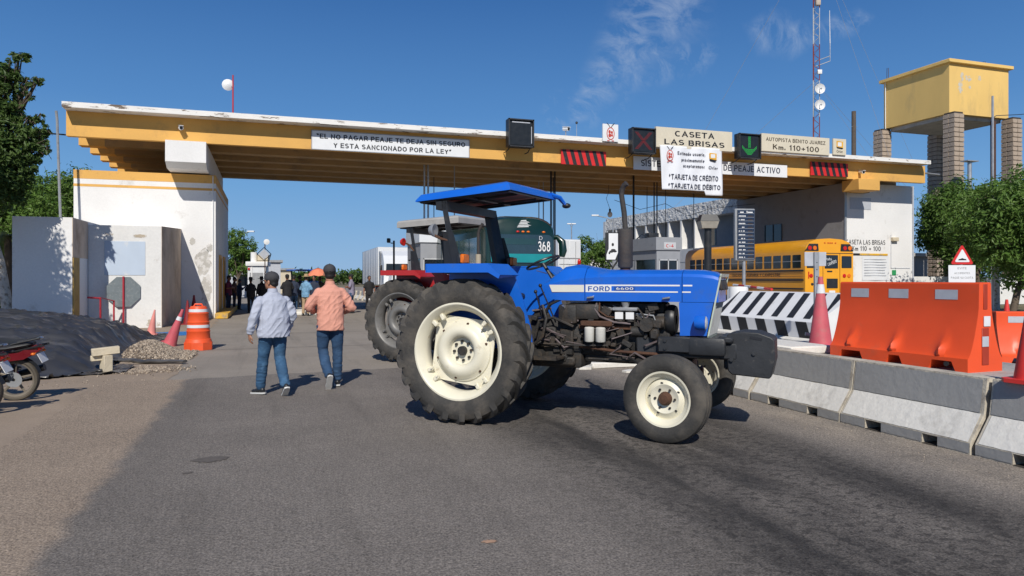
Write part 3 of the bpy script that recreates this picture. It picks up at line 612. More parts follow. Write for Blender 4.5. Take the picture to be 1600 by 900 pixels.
# 5 name signs standing on the roof edge
t, W, H = board('name_sign', 'large cream sign in black capitals standing on the roof edge, behind the hanging sheet', 1025, 202, 1144, 233, 29.99, .14, SIGNC, 'sign')
letters('CASETA', (-W * .26, 0, H * .57), W * .52, H * .33, INK, t, bold=.06)
letters('LAS BRISAS', (-W * .395, 0, H * .12), W * .79, H * .34, INK, t, bold=.06)
t, W, H = board('motorway_sign', 'cream two-line sign with brown capitals, right of the green arrow lamp', 1190, 212, 1296, 239, 29.99, .14, SIGNC)
BRN = mat('lettering_brown', (.06, .045, .03), .6)
letters('AUTOPISTA BENITO JUAREZ', (-W * .44, 0, H * .56), W * .88, H * .26, BRN, t, bold=.045)
letters('Km. 110+100', (-W * .34, 0, H * .12), W * .68, H * .34, BRN, t, bold=.05)
def beetle(par, cx, cz, k, y=-.006):      # oval red crest with two feelers
    b = MB(); n_ = 26
    def oval(rx, rz, dy, m, z0=0): b.add([(cx + rx * k * math.cos(2 * PI * i / n_), y - dy, cz + z0 + rz * k * math.sin(2 * PI * i / n_)) for i in range(n_)], [tuple(range(n_))], m)
    oval(.36, .52, 0, 0); oval(.29, .44, .002, 1)
    for (x, z, r) in ((-.1, .15, .11), (.11, .1, .1), (-.08, -.15, .13), (.13, -.14, .09)): b.add([(cx + x * k + r * k * math.cos(2 * PI * i / 10), y - .004, cz + z * k + r * 1.3 * k * math.sin(2 * PI * i / 10)) for i in range(10)], [tuple(range(10))], 0)
    for s in (-1, 1):
        b.tube([(cx + s * .06 * k, y, cz + .52 * k), (cx + s * .14 * k, y, cz + .66 * k), (cx + s * .34 * k, y, cz + .86 * k)], .028 * k, 5, 2)
        b.box((cx + s * .2 * k, y, cz - .58 * k), (.22 * k, .004, .07 * k), 0)
    b.build('crest', [mat('crest_red', (.50, .05, .03), .6), SIGNW, INK], par, smooth=0, fixn=False)
def square_logo(par, cx, cz, k, word='Orler'):
    b = MB(); a = [(cx - .4 * k, -.006, cz - .2 * k), (cx + .4 * k, -.006, cz - .3 * k), (cx + .4 * k, -.006, cz + .4 * k), (cx - .4 * k, -.006, cz + .45 * k)]; b.add(a, [(0, 1, 2, 3)], 0)
    b.add([(cx - .25 * k, -.009, cz - .08 * k), (cx + .22 * k, -.009, cz - .08 * k), (cx + .22 * k, -.009, cz + .32 * k), (cx - .25 * k, -.009, cz + .32 * k)], [(0, 1, 2, 3)], 1)
    b.add([(cx - .44 * k, -.010, cz - .14 * k), (cx + .44 * k, -.010, cz - .22 * k), (cx + .30 * k, -.010, cz - .36 * k), (cx - .30 * k, -.010, cz - .3 * k)], [(0, 1, 2, 3)], 2)
    b.build('emblem', [mat('emblem_yellow', (.75, .40, .03), .6), SIGNW, INK], par, smooth=0, fixn=False)
    letters(word, (cx - .38 * k, 0, cz - .72 * k), .76 * k, .28 * k, INK, par, bold=.02)
t, W, H = board('crest_sign', 'small white square sign with a red crest on the roof edge', 942, 194, 966, 221, 29.99, .08, SIGNW); beetle(t, 0, H * .45, .56)
t, W, H = board('emblem_sign', 'small cream sign with a yellow square emblem at the right end of the signs', 1302, 217, 1322, 242, 29.99, .08, SIGNC); square_logo(t, 0, H * .58, .52)
# 6 hanging sheet, slightly rippled, folded lower right corner
xa, xb, za, zb = rectY(1031, 229.5, 1129, 301, 29.95); W, H = xb - xa, zb - za
t = thing('hanging_sheet', 'white printed sheet hanging over the canopy signs announcing card payment', 'banner', ((xa + xb) / 2, 29.95, za))
def shy(x, z): return .035 * math.sin(x * 3.2 + z * 1.1) + .02 * math.sin(x * 7 - z * 2)
def sheet(u, v):
    x = (u - .5) * W * (1 - .035 * (1 - v)) + .04 * (1 - v); z = v * H - (.14 * H * 0 if u > .7 else 0) + (0 if u < .72 else -.10 * (1 - v)) + (.10 * (1 - v) if u < .72 else 0)
    return (x + (.05 if u < .3 else 0) * (1 - v), shy(x, z), z)
b = MB(); b.grid(sheet, 40, 30); o = b.build('sheet', mat('banner_sheet', (.78, .80, .84), .6, var=.04, vs=1.5, bump=.2, bs=3), t, fixn=False)
so = o.modifiers.new('s', 'SOLIDIFY'); so.thickness = .012
tt = thing('hold', 'x', 'x'); bpy.data.objects.remove(tt)
def on_sheet(s, x0, z0, w_, h_, bold=.02, m=INKN):
    vs, fs = text_mesh(s, bold); bpy.context.view_layer.update()
    a0, a1 = min(v.x for v in vs), max(v.x for v in vs); c0, c1 = min(v.y for v in vs), max(v.y for v in vs); b = MB(); pts = []
    for v in vs:
        x = (x0 + (v.x - a0) / (a1 - a0) * w_ - .5) * W; z = (z0 + (v.y - c0) / (c1 - c0) * h_) * H; pts.append((x, shy(x, z) - .03, z))
    b.add(pts, fs); b.build('lettering', m, t, smooth=0, fixn=False)
on_sheet('Estimado usuario,', .27, .80, .44, .085, .035); on_sheet('próximamente', .33, .655, .37, .085, .035); on_sheet('aceptaremos:', .36, .53, .34, .08, .035)
on_sheet('*TARJETA DE CRÉDITO', .14, .27, .78, .14, .05); on_sheet('*TARJETA DE DÉBITO', .13, .07, .82, .14, .05)
beetle(t, -.35 * W, .78 * H, .5, -.06)
h2 = MB(); sq = (.33 * W, .78 * H)
b = MB(); b.add([(sq[0] - .2, -.075, sq[1] - .05), (sq[0] + .2, -.075, sq[1] - .1), (sq[0] + .2, -.075, sq[1] + .22), (sq[0] - .2, -.075, sq[1] + .24)], [(0, 1, 2, 3)], 0)
b.add([(sq[0] - .13, -.08, sq[1] - .0), (sq[0] + .12, -.08, sq[1] - .0), (sq[0] + .12, -.08, sq[1] + .18), (sq[0] - .13, -.08, sq[1] + .18)], [(0, 1, 2, 3)], 1)
b.add([(sq[0] - .22, -.085, sq[1] - .06), (sq[0] + .22, -.085, sq[1] - .1), (sq[0] + .1, -.085, sq[1] - .19), (sq[0] - .14, -.085, sq[1] - .16)], [(0, 1, 2, 3)], 2)
b.build('emblem', [MATS['emblem_yellow'], SIGNW, INK], t, smooth=0, fixn=False); on_sheet('Orler', .76, .53, .16, .07, .02)

# ---------------------------------------------------------------- left tower and its low annexes
BX0, BX1 = atY(115, 31.9), atY(337, 31.9)
tw = thing('left_toll_tower', 'white plastered tower with two ochre bands carrying the left end of the canopy', 'building', (BX0, 31.9, 0))
def Q(o, t): o.location = (-t.location.x, -t.location.y, -t.location.z); return o
b = MB(); b.span((BX0, 31.9, 0), (BX1, 41.5, 5.82)); Q(b.build('wall', WHITEW, tw), tw)
def band(t, x0, x1, y0, y1, z0, z1, m, nm, e=.006): b = MB(); b.span((x0 - e, y0 - e, z0), (x1 + e, y1 + e, z1)); return Q(b.build(nm, m, t), t)
band(tw, BX0, BX1, 31.9, 41.5, 5.50, 5.84, YEL, 'band'); band(tw, BX0, BX1, 31.9, 41.5, 5.20, 5.30, YEL, 'band')
for k, (p0, p1) in enumerate(((342, 344.6), (348, 350.5))):     # ochre door frames on the lane side
    ya, yb = atX(p0, BX1), atX(p1, BX1); b = MB()
    for (u0, u1, z0, z1) in ((ya, ya + .15, 0, 2.5), (yb - .15, yb, 0, 2.5), (ya, yb, 2.5, 2.65)): b.span((BX1 - .05, u0, z0), (BX1 + .06, u1, z1))
    o = Q(b.build('door', YEL, tw), tw)
    b = MB(); b.span((BX1 - .02, ya + .15, 0), (BX1 + .02, yb - .15, 2.5)); c = b.build('door_leaf', mat('door_brown', (.12, .06, .03), .6), o)
b = MB(); b.span((BX1 + .001, 31.3, 0), (BX1 + .5, 41.6, .22), bv=.02); kb = tag(b.build('kerb', YKERB), 'yellow painted kerb at the foot of the white tower', 'kerb')
def bare(px0, px1, py0, py1, Y, t, sd, m, z_off=.004):     # irregular patch where the paint has gone
    r2 = random.Random(sd); xa, xb, za, zb = rectY(px0, py0, px1, py1, Y); n_ = 26; cx_, cz_ = (xa + xb) / 2, (za + zb) / 2; b = MB()
    b.add([(cx_ + (xb - xa) / 2 * math.cos(2 * PI * i / n_) * r2.uniform(.65, 1.1), Y - z_off, cz_ + (zb - za) / 2 * math.sin(2 * PI * i / n_) * r2.uniform(.65, 1.1)) for i in range(n_)], [tuple(range(n_))]); return Q(b.build('bare_plaster', m, t, smooth=0, fixn=False), t)
BAREP = mat('bare_plaster_grey', (.50, .48, .44), .95, var=.15, vs=2, bump=.6, bs=14, dirt=(.68, .66, .63), dth=(.48, .55), ds=3.5)
for i, q in enumerate(((303, 332, 386, 432), (312, 333, 425, 476), (296, 306, 370, 384), (322, 334, 380, 394))): bare(*q, 31.9, tw, 40 + i, BAREP)
# conduit
b = MB(); b.cyl((BX1 - .1, 31.86, 0), (BX1 - .1, 31.86, 5.8), .02, n=6); Q(b.build('conduit', WPAINT, tw), tw)
an = thing('middle_annex', 'low white annex wall with peeling plaster and faded blue painted panel', 'building', (-5.5, 26.3, 0))
AX1 = atX(253, -3.34) * 0 - 3.34
def topq(x0, x1, y0, y1, z00, z01, m, nm, t, th=.0):
    b = MB(); b.add([(x0, y0, 0), (x1, y0, 0), (x1, y1, 0), (x0, y1, 0), (x0, y0, z00), (x1, y0, z00), (x1, y1, z01), (x0, y1, z01)], [(0, 1, 5, 4), (1, 2, 6, 5), (2, 3, 7, 6), (3, 0, 4, 7), (4, 5, 6, 7), (0, 3, 2, 1)], 0); return Q(b.build(nm, m, t, smooth=0), t)
topq(-5.48, AX1 - .012, 26.3, 31.88, 3.34, 3.45, PEEL, 'wall', an)
topq(AX1 - .012, AX1, 26.302, 31.88, 3.34, 3.62, TANW, 'side_wall', an)
xa, xb, za, zb = rectY(163, 377, 227, 430, 26.29); b = MB(); b.span((xa, 26.285, za), (xb, 26.298, zb), bv=.004); Q(b.build('painted_panel', mat('faded_blue_panel', (.50, .58, .68), .85, var=.04, vs=2, dirt=(.70, .70, .68), dth=(.55, .70), ds=2.5, stretch=(1, 1, .6)), an), an)
for i, q in enumerate(((205, 232, 366, 372), (160, 178, 363, 369), (176, 196, 500, 516), (228, 251, 498, 515))): bare(*q, 26.3, an, 60 + i, mat('bare_plaster_tan', (.45, .38, .29), .95, var=.2, vs=3, dirt=(.68, .66, .63), dth=(.46, .54), ds=5))
# red frame and the octagon sign seen from behind
an2 = thing('left_annex', 'low white annex at the far left with tan lintel and ochre door frame', 'building', (-7.0, 24.4, 0))
topq(-7.02, -5.502, 24.4, 31.5, 3.42, 3.5, WHITEW, 'wall', an2)
b = MB(); b.span((-5.5, 24.402, 2.25), (-5.485, 26.29, 3.42)); Q(b.build('lintel', TANW, an2, smooth=0), an2)
ya = atX(113, -5.49); yb = atX(125, -5.49)
b = MB(); b.span((-5.5, 24.42, 0), (-5.47, 25.15, 2.24)); Q(b.build('door_frame', mat('door_ochre', (.42, .26, .06), .7, var=.15, vs=3, dirt=(.2, .13, .05), dth=(.5, .7), ds=3), an2), an2)
b = MB(); b.span((-5.5, 25.16, 0), (-5.49, 26.28, 2.24)); Q(b.build('back_panel', WHITEW, an2), an2)
X, Y = atY(193, 26.18), 26.18
t = thing('octagonal_sign', 'grey octagonal sign seen from behind on a thin red pole', 'sign', (X, Y, 0), R(5))
b = MB(); r_ = .52; zc = atY(193, Y, 456)[1]; b.prism([(r_ * math.cos(R(22.5 + 45 * i)), zc + r_ * math.sin(R(22.5 + 45 * i))) for i in range(8)], 'xz', .02, .035); b.build('plate', mat('sign_back_grey', (.17, .20, .21), .6, metal=.2, var=.12, vs=5, dirt=(.26, .28, .28), dth=(.5, .7), ds=12), t)
REDP = mat('red_pole_paint', (.42, .025, .04), .55, var=.1)
b = MB(); b.cyl((0, -.01, 0), (0, -.01, zc + .5), .03, n=8); b.build('pole', REDP, t)
t = thing('red_rail_frame', 'bent red tube frame standing by the annex wall', 'rail', (atY(157, 25.3), 25.3, 0))
zt = atY(157, 25.3, 466)[1]
b = MB(); b.tube([(0, 0, 0), (0, 0, zt + .02), (.28, .5, zt - .1), (.28, .5, 0)], .03, 8); b.build('hoop', REDP, t)
b = MB(); b.tube([(0, 0, zt), (-.34, -.1, zt + .03)], .03, 8); b.build('arm', REDP, t)
# gutter pole and wire at the far left of the canopy
t = thing('downpipe', 'thin galvanised pipe dropping from the left end of the canopy', 'pipe', (-7.28, 30.6, 0)); b = MB(); b.tube([(0, 0, 0), (.02, .02, 3), (-.12, .05, 7.5), (-.14, 0, 7.8)], .045, 8); b.build('pipe', GREYM, t)
for i, (px, h) in enumerate(((131, 7.0), (139, 6.95), (170, 6.95))):
    X = atY(px, 36 + i); b = MB(); b.cyl((0, 0, 0), (0, 0, 7.1), .03, n=6); o = tag(b.build('steel_conduit', GREYM), ['thin steel conduit rising behind the left tower', 'second steel conduit rising behind the left tower', 'steel conduit behind the left tower nearest the girder'][i], 'conduit', None); o.location = (X, 42 + i * .5, 0)

# ---------------------------------------------------------------- right tower
RX0, RX1 = 30.07, 34.96
tr = thing('right_toll_tower', 'white plastered tower with painted lettering carrying the right end of the canopy', 'building', (RX0, 31.9, 0))
b = MB(); b.span((RX0, 31.9, 0), (RX1, 41.5, 6.9)); Q(b.build('wall', WHITEW, tr), tr)
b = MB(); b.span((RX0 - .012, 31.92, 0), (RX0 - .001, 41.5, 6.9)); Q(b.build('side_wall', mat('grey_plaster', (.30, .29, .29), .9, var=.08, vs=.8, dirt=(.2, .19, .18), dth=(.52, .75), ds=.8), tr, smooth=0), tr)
X = RX1 - .09; b = MB(); b.span((X, 31.86, 0), (X + .1, 31.9, 6.9)); Q(b.build('corner_strip', REFG, tr), tr)
b = MB(); b.span((RX0 - .03, 31.84, 0), (RX0 + .08, 31.91, 6.9)); Q(b.build('corner_trim', GALV, tr), tr)
def on_front(s, x0, y0, x1, y1, m, t, Y=31.9, bold=.03):
    xa, xb, za, zb = rectY(x0, y0, x1, y1, Y); letters(s, (xa - t.location.x, Y - t.location.y, za), xb - xa, zb - za, m, t, bold=bold, proud=.008)
on_front('CASETA LAS BRISAS', 1322, 374, 1383, 383, INK, tr); on_front('Km 110 + 100', 1331, 384, 1376, 392, INK, tr)
xa, xb, za, zb = rectY(1347, 400, 1389, 438, 31.88); b = MB(); b.grid(lambda u, v: (xa + (xb - xa) * u, 31.87 + .012 * math.sin(9 * u + 3 * v) , za + (zb - za) * v), 12, 10); pn = Q(b.build('notice_sheet', SIGNW, tr, fixn=False), tr)
for k in range(7):
    z = za + (zb - za) * (.85 - .11 * k); b = MB(); b.span((xa + .12, 31.845, z), (xb - .15 - .2 * rnd.random(), 31.85, z + .025)); Q(b.build('print_line', REFG, tr), tr)
xa, xb, za, zb = rectY(1323, 396, 1387, 399, 31.88); b = MB(); b.span((xa, 31.87, za), (xa + .9, 31.9, zb)); b2 = MB(); b2.span((xa + .9, 31.87, za), (xb, 31.9, zb)); Q(b.build('strip', BPAINT, tr), tr); Q(b2.build('strip', YKERB, tr), tr)
xa, xb, za, zb = rectY(1394, 422, 1400, 430, 31.88); b = MB(); b.span((xa, 31.87, za), (xb, 31.9, zb)); Q(b.build('exit_plate', mat('exit_green', (.03, .30, .10), .5), tr), tr)
xa, xb, za, zb = rectY(1328, 309, 1361, 337, 31.88); b = MB(); b.span((xa, 31.88, za + .35), (xb, 31.91, zb)); Q(b.build('painted_shade_band', REFG, tr), tr)
xa, xb, za, zb = rectY(1392, 371, 1401, 377, 31.88); b = MB(); b.span((xa, 31.7, za), (xb, 31.9, zb), bv=.02); Q(b.build('wall_lamp', BEIGEB, tr), tr)
xa, xb, za, zb = rectY(1392, 418.5, 1422, 419.5, 31.88); b = MB(); b.span((xa, 31.88, za), (xb, 31.905, zb)); b.span((xa, 31.88, za), (xa + .03, 31.905, za + 1.9)); Q(b.build('cable_duct', REFG, tr), tr)
y0, y1 = atX(1222, RX0), atX(1196, RX0); zt = atX(1210, RX0, 351)[1]; zb_ = atX(1210, RX0, 377)[1]
b = MB(); b.span((RX0 - .03, y0, zb_), (RX0 - .013, y1, zt)); wn = Q(b.build('window', GLASS, tr), tr)
b = MB(); 
for yy in (y0, (y0 + y1) / 2, y1): b.span((RX0 - .06, yy - .04, zb_), (RX0 - .02, yy + .04, zt))
b.build('window_frame', BLACKP, wn)
# low wall and dark shed roofs to the right of the tower
t = thing('service_yard_building', 'low grey building behind the right tower, shaded by trees', 'building', (37, 34, 0))
b = MB(); b.span((-1.9, 8, 0), (14, 12, 3.3)); b.build('wall', mat('grey_yard_wall', (.30, .30, .30), .9, var=.1), t)
b = MB(); b.span((-2.2, 7.7, 3.3), (14.4, 12.4, 3.55)); b.build('roof', CONC, t)
b = MB(); b.span((0, 7.97, 1.3), (3.0, 8.01, 2.5)); b.build('window', GLASS, t)
b = MB(); b.span((-2, -3, 0), (18, -2.8, 1.75)); o = tag(b.build('boundary_wall', PEEL), 'low pale boundary wall running right from the tower under the trees', 'wall'); o.location = (37.2, 36.5, 0)
# ---------------------------------------------------------------- office building
OX = 30.1
of = thing('office_building', 'two storey office with rough grey parapet and white fins, under the canopy', 'building', (OX, 42, 0))
YN, YF = 41.55, atX(947, OX)
b = MB(); b.span((OX + .9, YN, 0), (OX + 10, YF, 7.0)); Q(b.build('wall', mat('office_wall', (.26, .27, .28), .85, var=.08), of), of)
zt1 = 7.2; zt0 = 6.15
b = MB()
def par(u, v): y = YN + (YF - YN) * u; z = zt0 + (zt1 - zt0) * v; return (OX - .03 - .035 * noise.noise((y * 3.2, z * 3.2, 0)) - .03 * noise.noise((y * 8, z * 8, 3)), y, z)
b.grid(par, 220, 26)
b.span((OX + .03, YN, zt0), (OX + 10.2, YF, zt1)); Q(b.build('parapet', mat('rough_render', (.70, .69, .66), .95, var=.15, vs=2.5, bump=1, bs=12, dirt=(.26, .26, .26), dth=(.54, .62), ds=4), of, smooth=0, fixn=False), of)
b = MB(); b.span((OX, YN, 2.9), (OX + .9, YF, 3.9)); b.span((OX + .02, YN, 0), (OX + .5, YF, 2.9)); Q(b.build('spandrel', mat('office_spandrel', (.62, .62, .62), .9, var=.08, bump=.4, bs=14), of), of)
k = 0; y = YF - .1
while y > YN + 4:
    b = MB(); b.add([(OX, y, 3.9), (OX + .9, y, 3.9), (OX + .9, y, zt0), (OX, y, zt0), (OX, y - .22, 3.9), (OX + .9, y - .22, 3.9), (OX + .9, y - .22, zt0), (OX, y - .22, zt0)], [(0, 1, 2, 3), (7, 6, 5, 4), (0, 3, 7, 4), (1, 5, 6, 2), (3, 2, 6, 7), (0, 4, 5, 1)]); Q(b.build('fin', WHITEW, of, smooth=0), of)
    if y - 1.8 > YN:
        b = MB(); b.span((OX + .86, y - 1.6, 4.1), (OX + .895, y - .45, zt0 - .1)); Q(b.build('window', GLASS, of), of)
    y -= 1.83
b = MB(); b.span((OX - .05, YF, 0), (OX + 10, YF + .5, 7.0)); Q(b.build('end_wall', mat('office_end', (.62, .63, .63), .9, var=.05), of), of)
b = MB(); b.span((OX - 2.2, YF + 1, 0), (OX + 4, YF + 2, 3.8)); o = tag(b.build('white_garden_wall', WHITEW), 'plain white wall end behind the white direction board', 'wall')

# ---------------------------------------------------------------- water tower
WX, WY = 41.0, 34.7
wt = thing('water_tower', 'yellow concrete water tank on four tall cinder block pillars', 'water tower', (WX, WY, 0))
TX, TY, TZ0, TZ1 = 5.15, 5.15, 12.15, 15.35
b = MB(); b.span((0, 0, TZ0), (TX, TY, TZ1)); b.build('tank', YELT, wt, smooth=0)
b = MB(); b.span((-.22, -.22, TZ1), (TX + .22, TY + .22, TZ1 + .22), bv=.02); b.build('tank_lid', YELT, wt)
for (x, z, rx, rz_, sd) in ((.95, 13.9, .20, .55, 1), (1.6, 14.5, .28, .22, 2), (1.1, 14.6, .16, .3, 3), (2.6, 14.6, .15, .2, 4), (1.75, 13.95, .12, .12, 5)):
    r2 = random.Random(sd); b = MB(); b.add([(x + rx * math.cos(2 * PI * i / 20) * r2.uniform(.55, 1.15), -.004, z + rz_ * math.sin(2 * PI * i / 20) * r2.uniform(.55, 1.15)) for i in range(20)], [tuple(range(20))]); b.build('bare_patch', mat('bare_patch_grey', (.55, .53, .47), .9, var=.15, vs=3, dirt=(.74, .50, .18), dth=(.5, .58), ds=4), wt, smooth=0, fixn=False)
b = MB(); b.span((.3, .3, TZ0 - .25), (TX - .3, TY - .3, TZ0 - .002)); b.build('tank_floor', CONC, wt)
for (x, y) in ((.5, -.9),):
    pass
blk = {}
bm_ = MB(); bm_.box((0, 0, 0), (.40, .40, .262), b=.012); BLK = bm_.mesh('block'); BLK.materials.append(BLOCK)
nblk = 0
for ci, (cx, cy, ztop) in enumerate(((-.35 + .35, -.30, 12.12), (TX - .1, -.30, 12.12), (-.05, TY + .1, 12.12), (TX - .3, TY, 12.12))):
    b = MB(); b.span((cx - .36, cy - .36, 0), (cx + .36, cy + .36, ztop - .02)); pil = b.build('pillar', mat('block_mortar', (.06, .05, .042), .95), wt)
    z = .15; low = MB()
    while z < ztop:
        for ix in (-1, 1):
            for iy in (-1, 1):
                jx = rnd.uniform(-.008, .008); jy = rnd.uniform(-.008, .008)
                c = (cx + ix * .212 + jx, cy + iy * .212 + jy, z)
                if z > 6.6 and nblk < 300:
                    o = bpy.data.objects.new('block', BLK); C.objects.link(o); o.parent = pil; o.location = c; nblk += 1
                else: low.box(c, (.395, .395, .255), b=.02)
        z += .3
    o = low.build('block_courses', BLOCK, pil, kind='stuff')
for (x, y) in ((TX - .1, TY * .3), (TX - .1, TY * .3 + .5), (0.1, TY - .3)):
    b = MB(); b.tube([(x, y, TZ1), (x, y, TZ1 + 1.0), (x + .05, y + .18, TZ1 + 1.05), (x + .05, y + .2, TZ1)], .018, 5); b.build('rebar', RUST, wt)
b = MB(); b.cyl((TX + .1, .1, TZ0 - .3), (TX + .1, .1, TZ1), .04, n=8); b.build('riser_pipe', GALV, wt)
b = MB(); b.cyl((TX - 1.1, .2, 2), (TX - 1.1, .2, TZ0 - .2), .16, n=10); b.build('riser_pipe', RUST, wt)
b = MB(); b.cyl((-.05, TY - .2, 5), (-.07, TY - .2, TZ1), .03, n=6); b.build('riser_pipe', WPAINT, wt)
b = MB(); b.box((.5, .6, TZ1 + .32), (.9, .05, .05)); b.box((.2, .6, TZ1 + .28), (.05, .5, .05)); b.build('antenna', GALV, wt)
# steel yard pole and service pole
X, Y, Z = atD(1551, 36, 150); t = thing('service_pole', 'tall thin galvanised service pole in front of the water tower', 'pole', (X, Y, 0))
b = MB(); b.cyl((0, 0, 0), (0, 0, Z), .07, .05, 8); b.build('pole', GALV, t); b = MB(); b.tube([(0, 0, Z - 1.1), (.5, .2, Z - .9), (3, 1, Z - .5), (9, 2, Z + .4)], .02, 5); b.build('cable', BLACKP, t)
X, Y, Z = atD(1515, 44, 252); t = thing('vent_post', 'short grey post with flat cap above the trees', 'pole', (X, Y, 0)); b = MB(); b.cyl((0, 0, 0), (0, 0, Z), .12, n=10); b.build('post', GALV, t); b = MB(); b.box((0, 0, Z), (.9, .5, .06)); b.build('cap', GREYM, t)
X, Y, Z = atD(1334, 52, 174); t = thing('wooden_pole', 'weathered wooden pole top rising behind the canopy', 'pole', (X, Y, 0)); b = MB(); b.cyl((0, 0, 0), (0, 0, Z), .19, .15, 10); b.build('pole', WOOD, t)
b = MB(); b.tube([(-.2, 0, Z - 1.1), (.3, 0, Z - 1.1)], .02, 5); b.build('pin', GALV, t)
t = thing('roof_pipe', 'thin horizontal pipe from the canopy end towards the block pillars', 'pipe', (34.9, 33, 8.0)); b = MB(); b.tube([(0, 0, 0), (5.6, 2, .25)], .06, 8); b.build('pipe', GALV, t)
# ---------------------------------------------------------------- radio mast
X, Y, Z = atD(1273.5, 60)
mt = thing('radio_mast', 'tall lattice radio mast with round white dishes behind the canopy', 'mast', (X, Y, 0), -YAW)
HM = 36; a = .26; cs = [(-a, -a), (a, -a), (0, a)]
MRED = mat('mast_red', (.24, .05, .04), .6, metal=.2); MWH = mat('mast_white', (.5, .5, .5), .5, metal=.2)
for (x, y) in cs:
    b = MB()
    for k in range(12): b.cyl((x, y, k * 3), (x, y, k * 3 + 3), .035, n=6, m=k % 2)
    b.build('mast_leg', [MRED, MWH], mt)
b = MB()
for k in range(int(HM / .45)):
    z = k * .45
    for i in range(3):
        p, q = cs[i], cs[(i + 1) % 3]; s = (k + i) % 2
        b.cyl((p[0], p[1], z), (q[0], q[1], z + .45), .014, n=4, m=int(z / 3) % 2) if s else b.cyl((q[0], q[1], z), (p[0], p[1], z + .45), .014, n=4, m=int(z / 3) % 2)
b.build('lattice', [MRED, MWH], mt, smooth=0, kind='stuff')
zz = lambda py: EYE + (HOR - py) * 60 / FOC
for (py, r_) in ((141, .42), (166, .42)):
    b = MB(); b.lathe([(.12, .01), (.10, r_ * .5), (0, r_), (-.08, r_), (.04, r_ * .5), (.06, .01)], (.2, -.45, zz(py)), 'Y', 24); b.cyl((.2, -.1, zz(py)), (.2, -.4, zz(py)), .05, n=8); d = b.build('dish', WPAINT, mt)
    b = MB(); b.tube([(.2, -.45, zz(py)), (.2, -.75, zz(py) - .05)], .03, 6); b.ell((.2, -.75, zz(py) - .05), (.07, .07, .07), 8, 6); b.build('feed', GREYM, d)
b = MB(); b.box((.25, -.3, zz(114)), (.36, .2, .36), b=.03); b.build('radio_box', WPAINT, mt)
b = MB(); b.box((.1, -.3, zz(4)), (.4, .3, .7), b=.03); b.build('radio_box', mat('beige_box', (.5, .42, .34), .7), mt)
b = MB(); b.tube([(0, 0, zz(96)), (1.2, -.1, zz(88)), (1.2, -.1, zz(68))], .035, 6); b.tube([(0, 0, zz(104)), (1.2, -.1, zz(96)), (1.2, -.1, zz(88))], .035, 6); b.build('antenna_arm', GALV, mt)
b = MB(); b.cyl((1.2, -.1, zz(68)), (1.16, -.1, zz(17)), .035, .02, 6); b.build('whip', WPAINT, mt)
for i, (dx, dy) in enumerate(((-13, 4), (13, 4), (0, -14))):
    for z in (18, 30):
        b = MB(); b.tube([(0, 0, z), (dx, dy, 6)], .012, 4); b.build('guy_wire', GALV, mt)
# ---------------------------------------------------------------- tractors
def tyre_mesh(R_, rin, W, lugs, depth=.035):
    b = MB(); h = W / 2
    prof = [(-h * .80, rin), (-h * .92, rin + .02), (-h * 1.02, rin + (R_ - rin) * .35), (-h * 1.04, rin + (R_ - rin) * .55), (-h * 1.0, R_ - depth - .07), (-h * .86, R_ - depth - .022), (-h * .5, R_ - depth), (0, R_ - depth + .006),
            (h * .5, R_ - depth), (h * .86, R_ - depth - .022), (h * 1.0, R_ - depth - .07), (h * 1.04, rin + (R_ - rin) * .55), (h * 1.02, rin + (R_ - rin) * .35), (h * .92, rin + .02), (h * .80, rin)]
    b.lathe(prof, axis='Y', n=72)
    def surf(wl):    # radius of the carcass at lateral position
        a = abs(wl) / h
        return R_ - depth + (.006 * (1 - a) if a < .5 else -.015 * (a - .5) / .38 if a < .88 else -.015 - (a - .88) * .35)
    for s in (-1, 1):
        for k in range(lugs):
            th0 = 2 * PI * (k + (.5 if s > 0 else 0)) / lugs; vs = []; st = 8
            for i in range(st + 1):
                t = i / st; wl = s * (-.03 + (h * 1.0 + .03) * t); th = th0 + (.36 * t ** .85) * (.8 / R_) ; hw = (.020 + .012 * t) / R_
                rb = surf(wl) - .012; rt = R_ + .0 - (.0 if t < .8 else .022 * (t - .8) / .2)
                if t > .95: wl = s * h * 1.03; rb -= .02; rt = R_ - depth - .005
                for (dth, r_) in ((-hw * 1.5, rb), (-hw, rt), (hw, rt), (hw * 1.5, rb)):
                    vs.append((math.cos(th + dth) * r_, wl, math.sin(th + dth) * r_))
            # short skirt of the lug down the sidewall
            th = th0 + .36 * (.8 / R_) + .02
            for (dth, r_) in ((-.022, R_ - depth - .14), (-.016, R_ - depth - .14), (.016, R_ - depth - .14), (.022, R_ - depth - .14)):
                vs.append((math.cos(th + dth) * r_, s * h * 1.035, math.sin(th + dth) * r_))
            fs = [(i * 4 + j, i * 4 + j + 1, (i + 1) * 4 + j + 1, (i + 1) * 4 + j) for i in range(st + 1) for j in range(3)] + [(0, 3, 2, 1)]
            b.add(vs, fs)
    return b
def squareplate(b, rin, rfun, y, m, n=48, th=.012):
    vs = []
    for i in range(n):
        a = 2 * PI * i / n
        for (r_, yy) in ((rin, y), (rfun(a), y), (rfun(a), y + th), (rin, y + th)): vs.append((r_ * math.cos(a), yy, r_ * math.sin(a)))
    fs = [(i * 4 + j, ((i + 1) % n) * 4 + j, ((i + 1) % n) * 4 + (j + 1) % 4, i * 4 + (j + 1) % 4) for i in range(n) for j in range(4)]
    b.add(vs, fs, m)
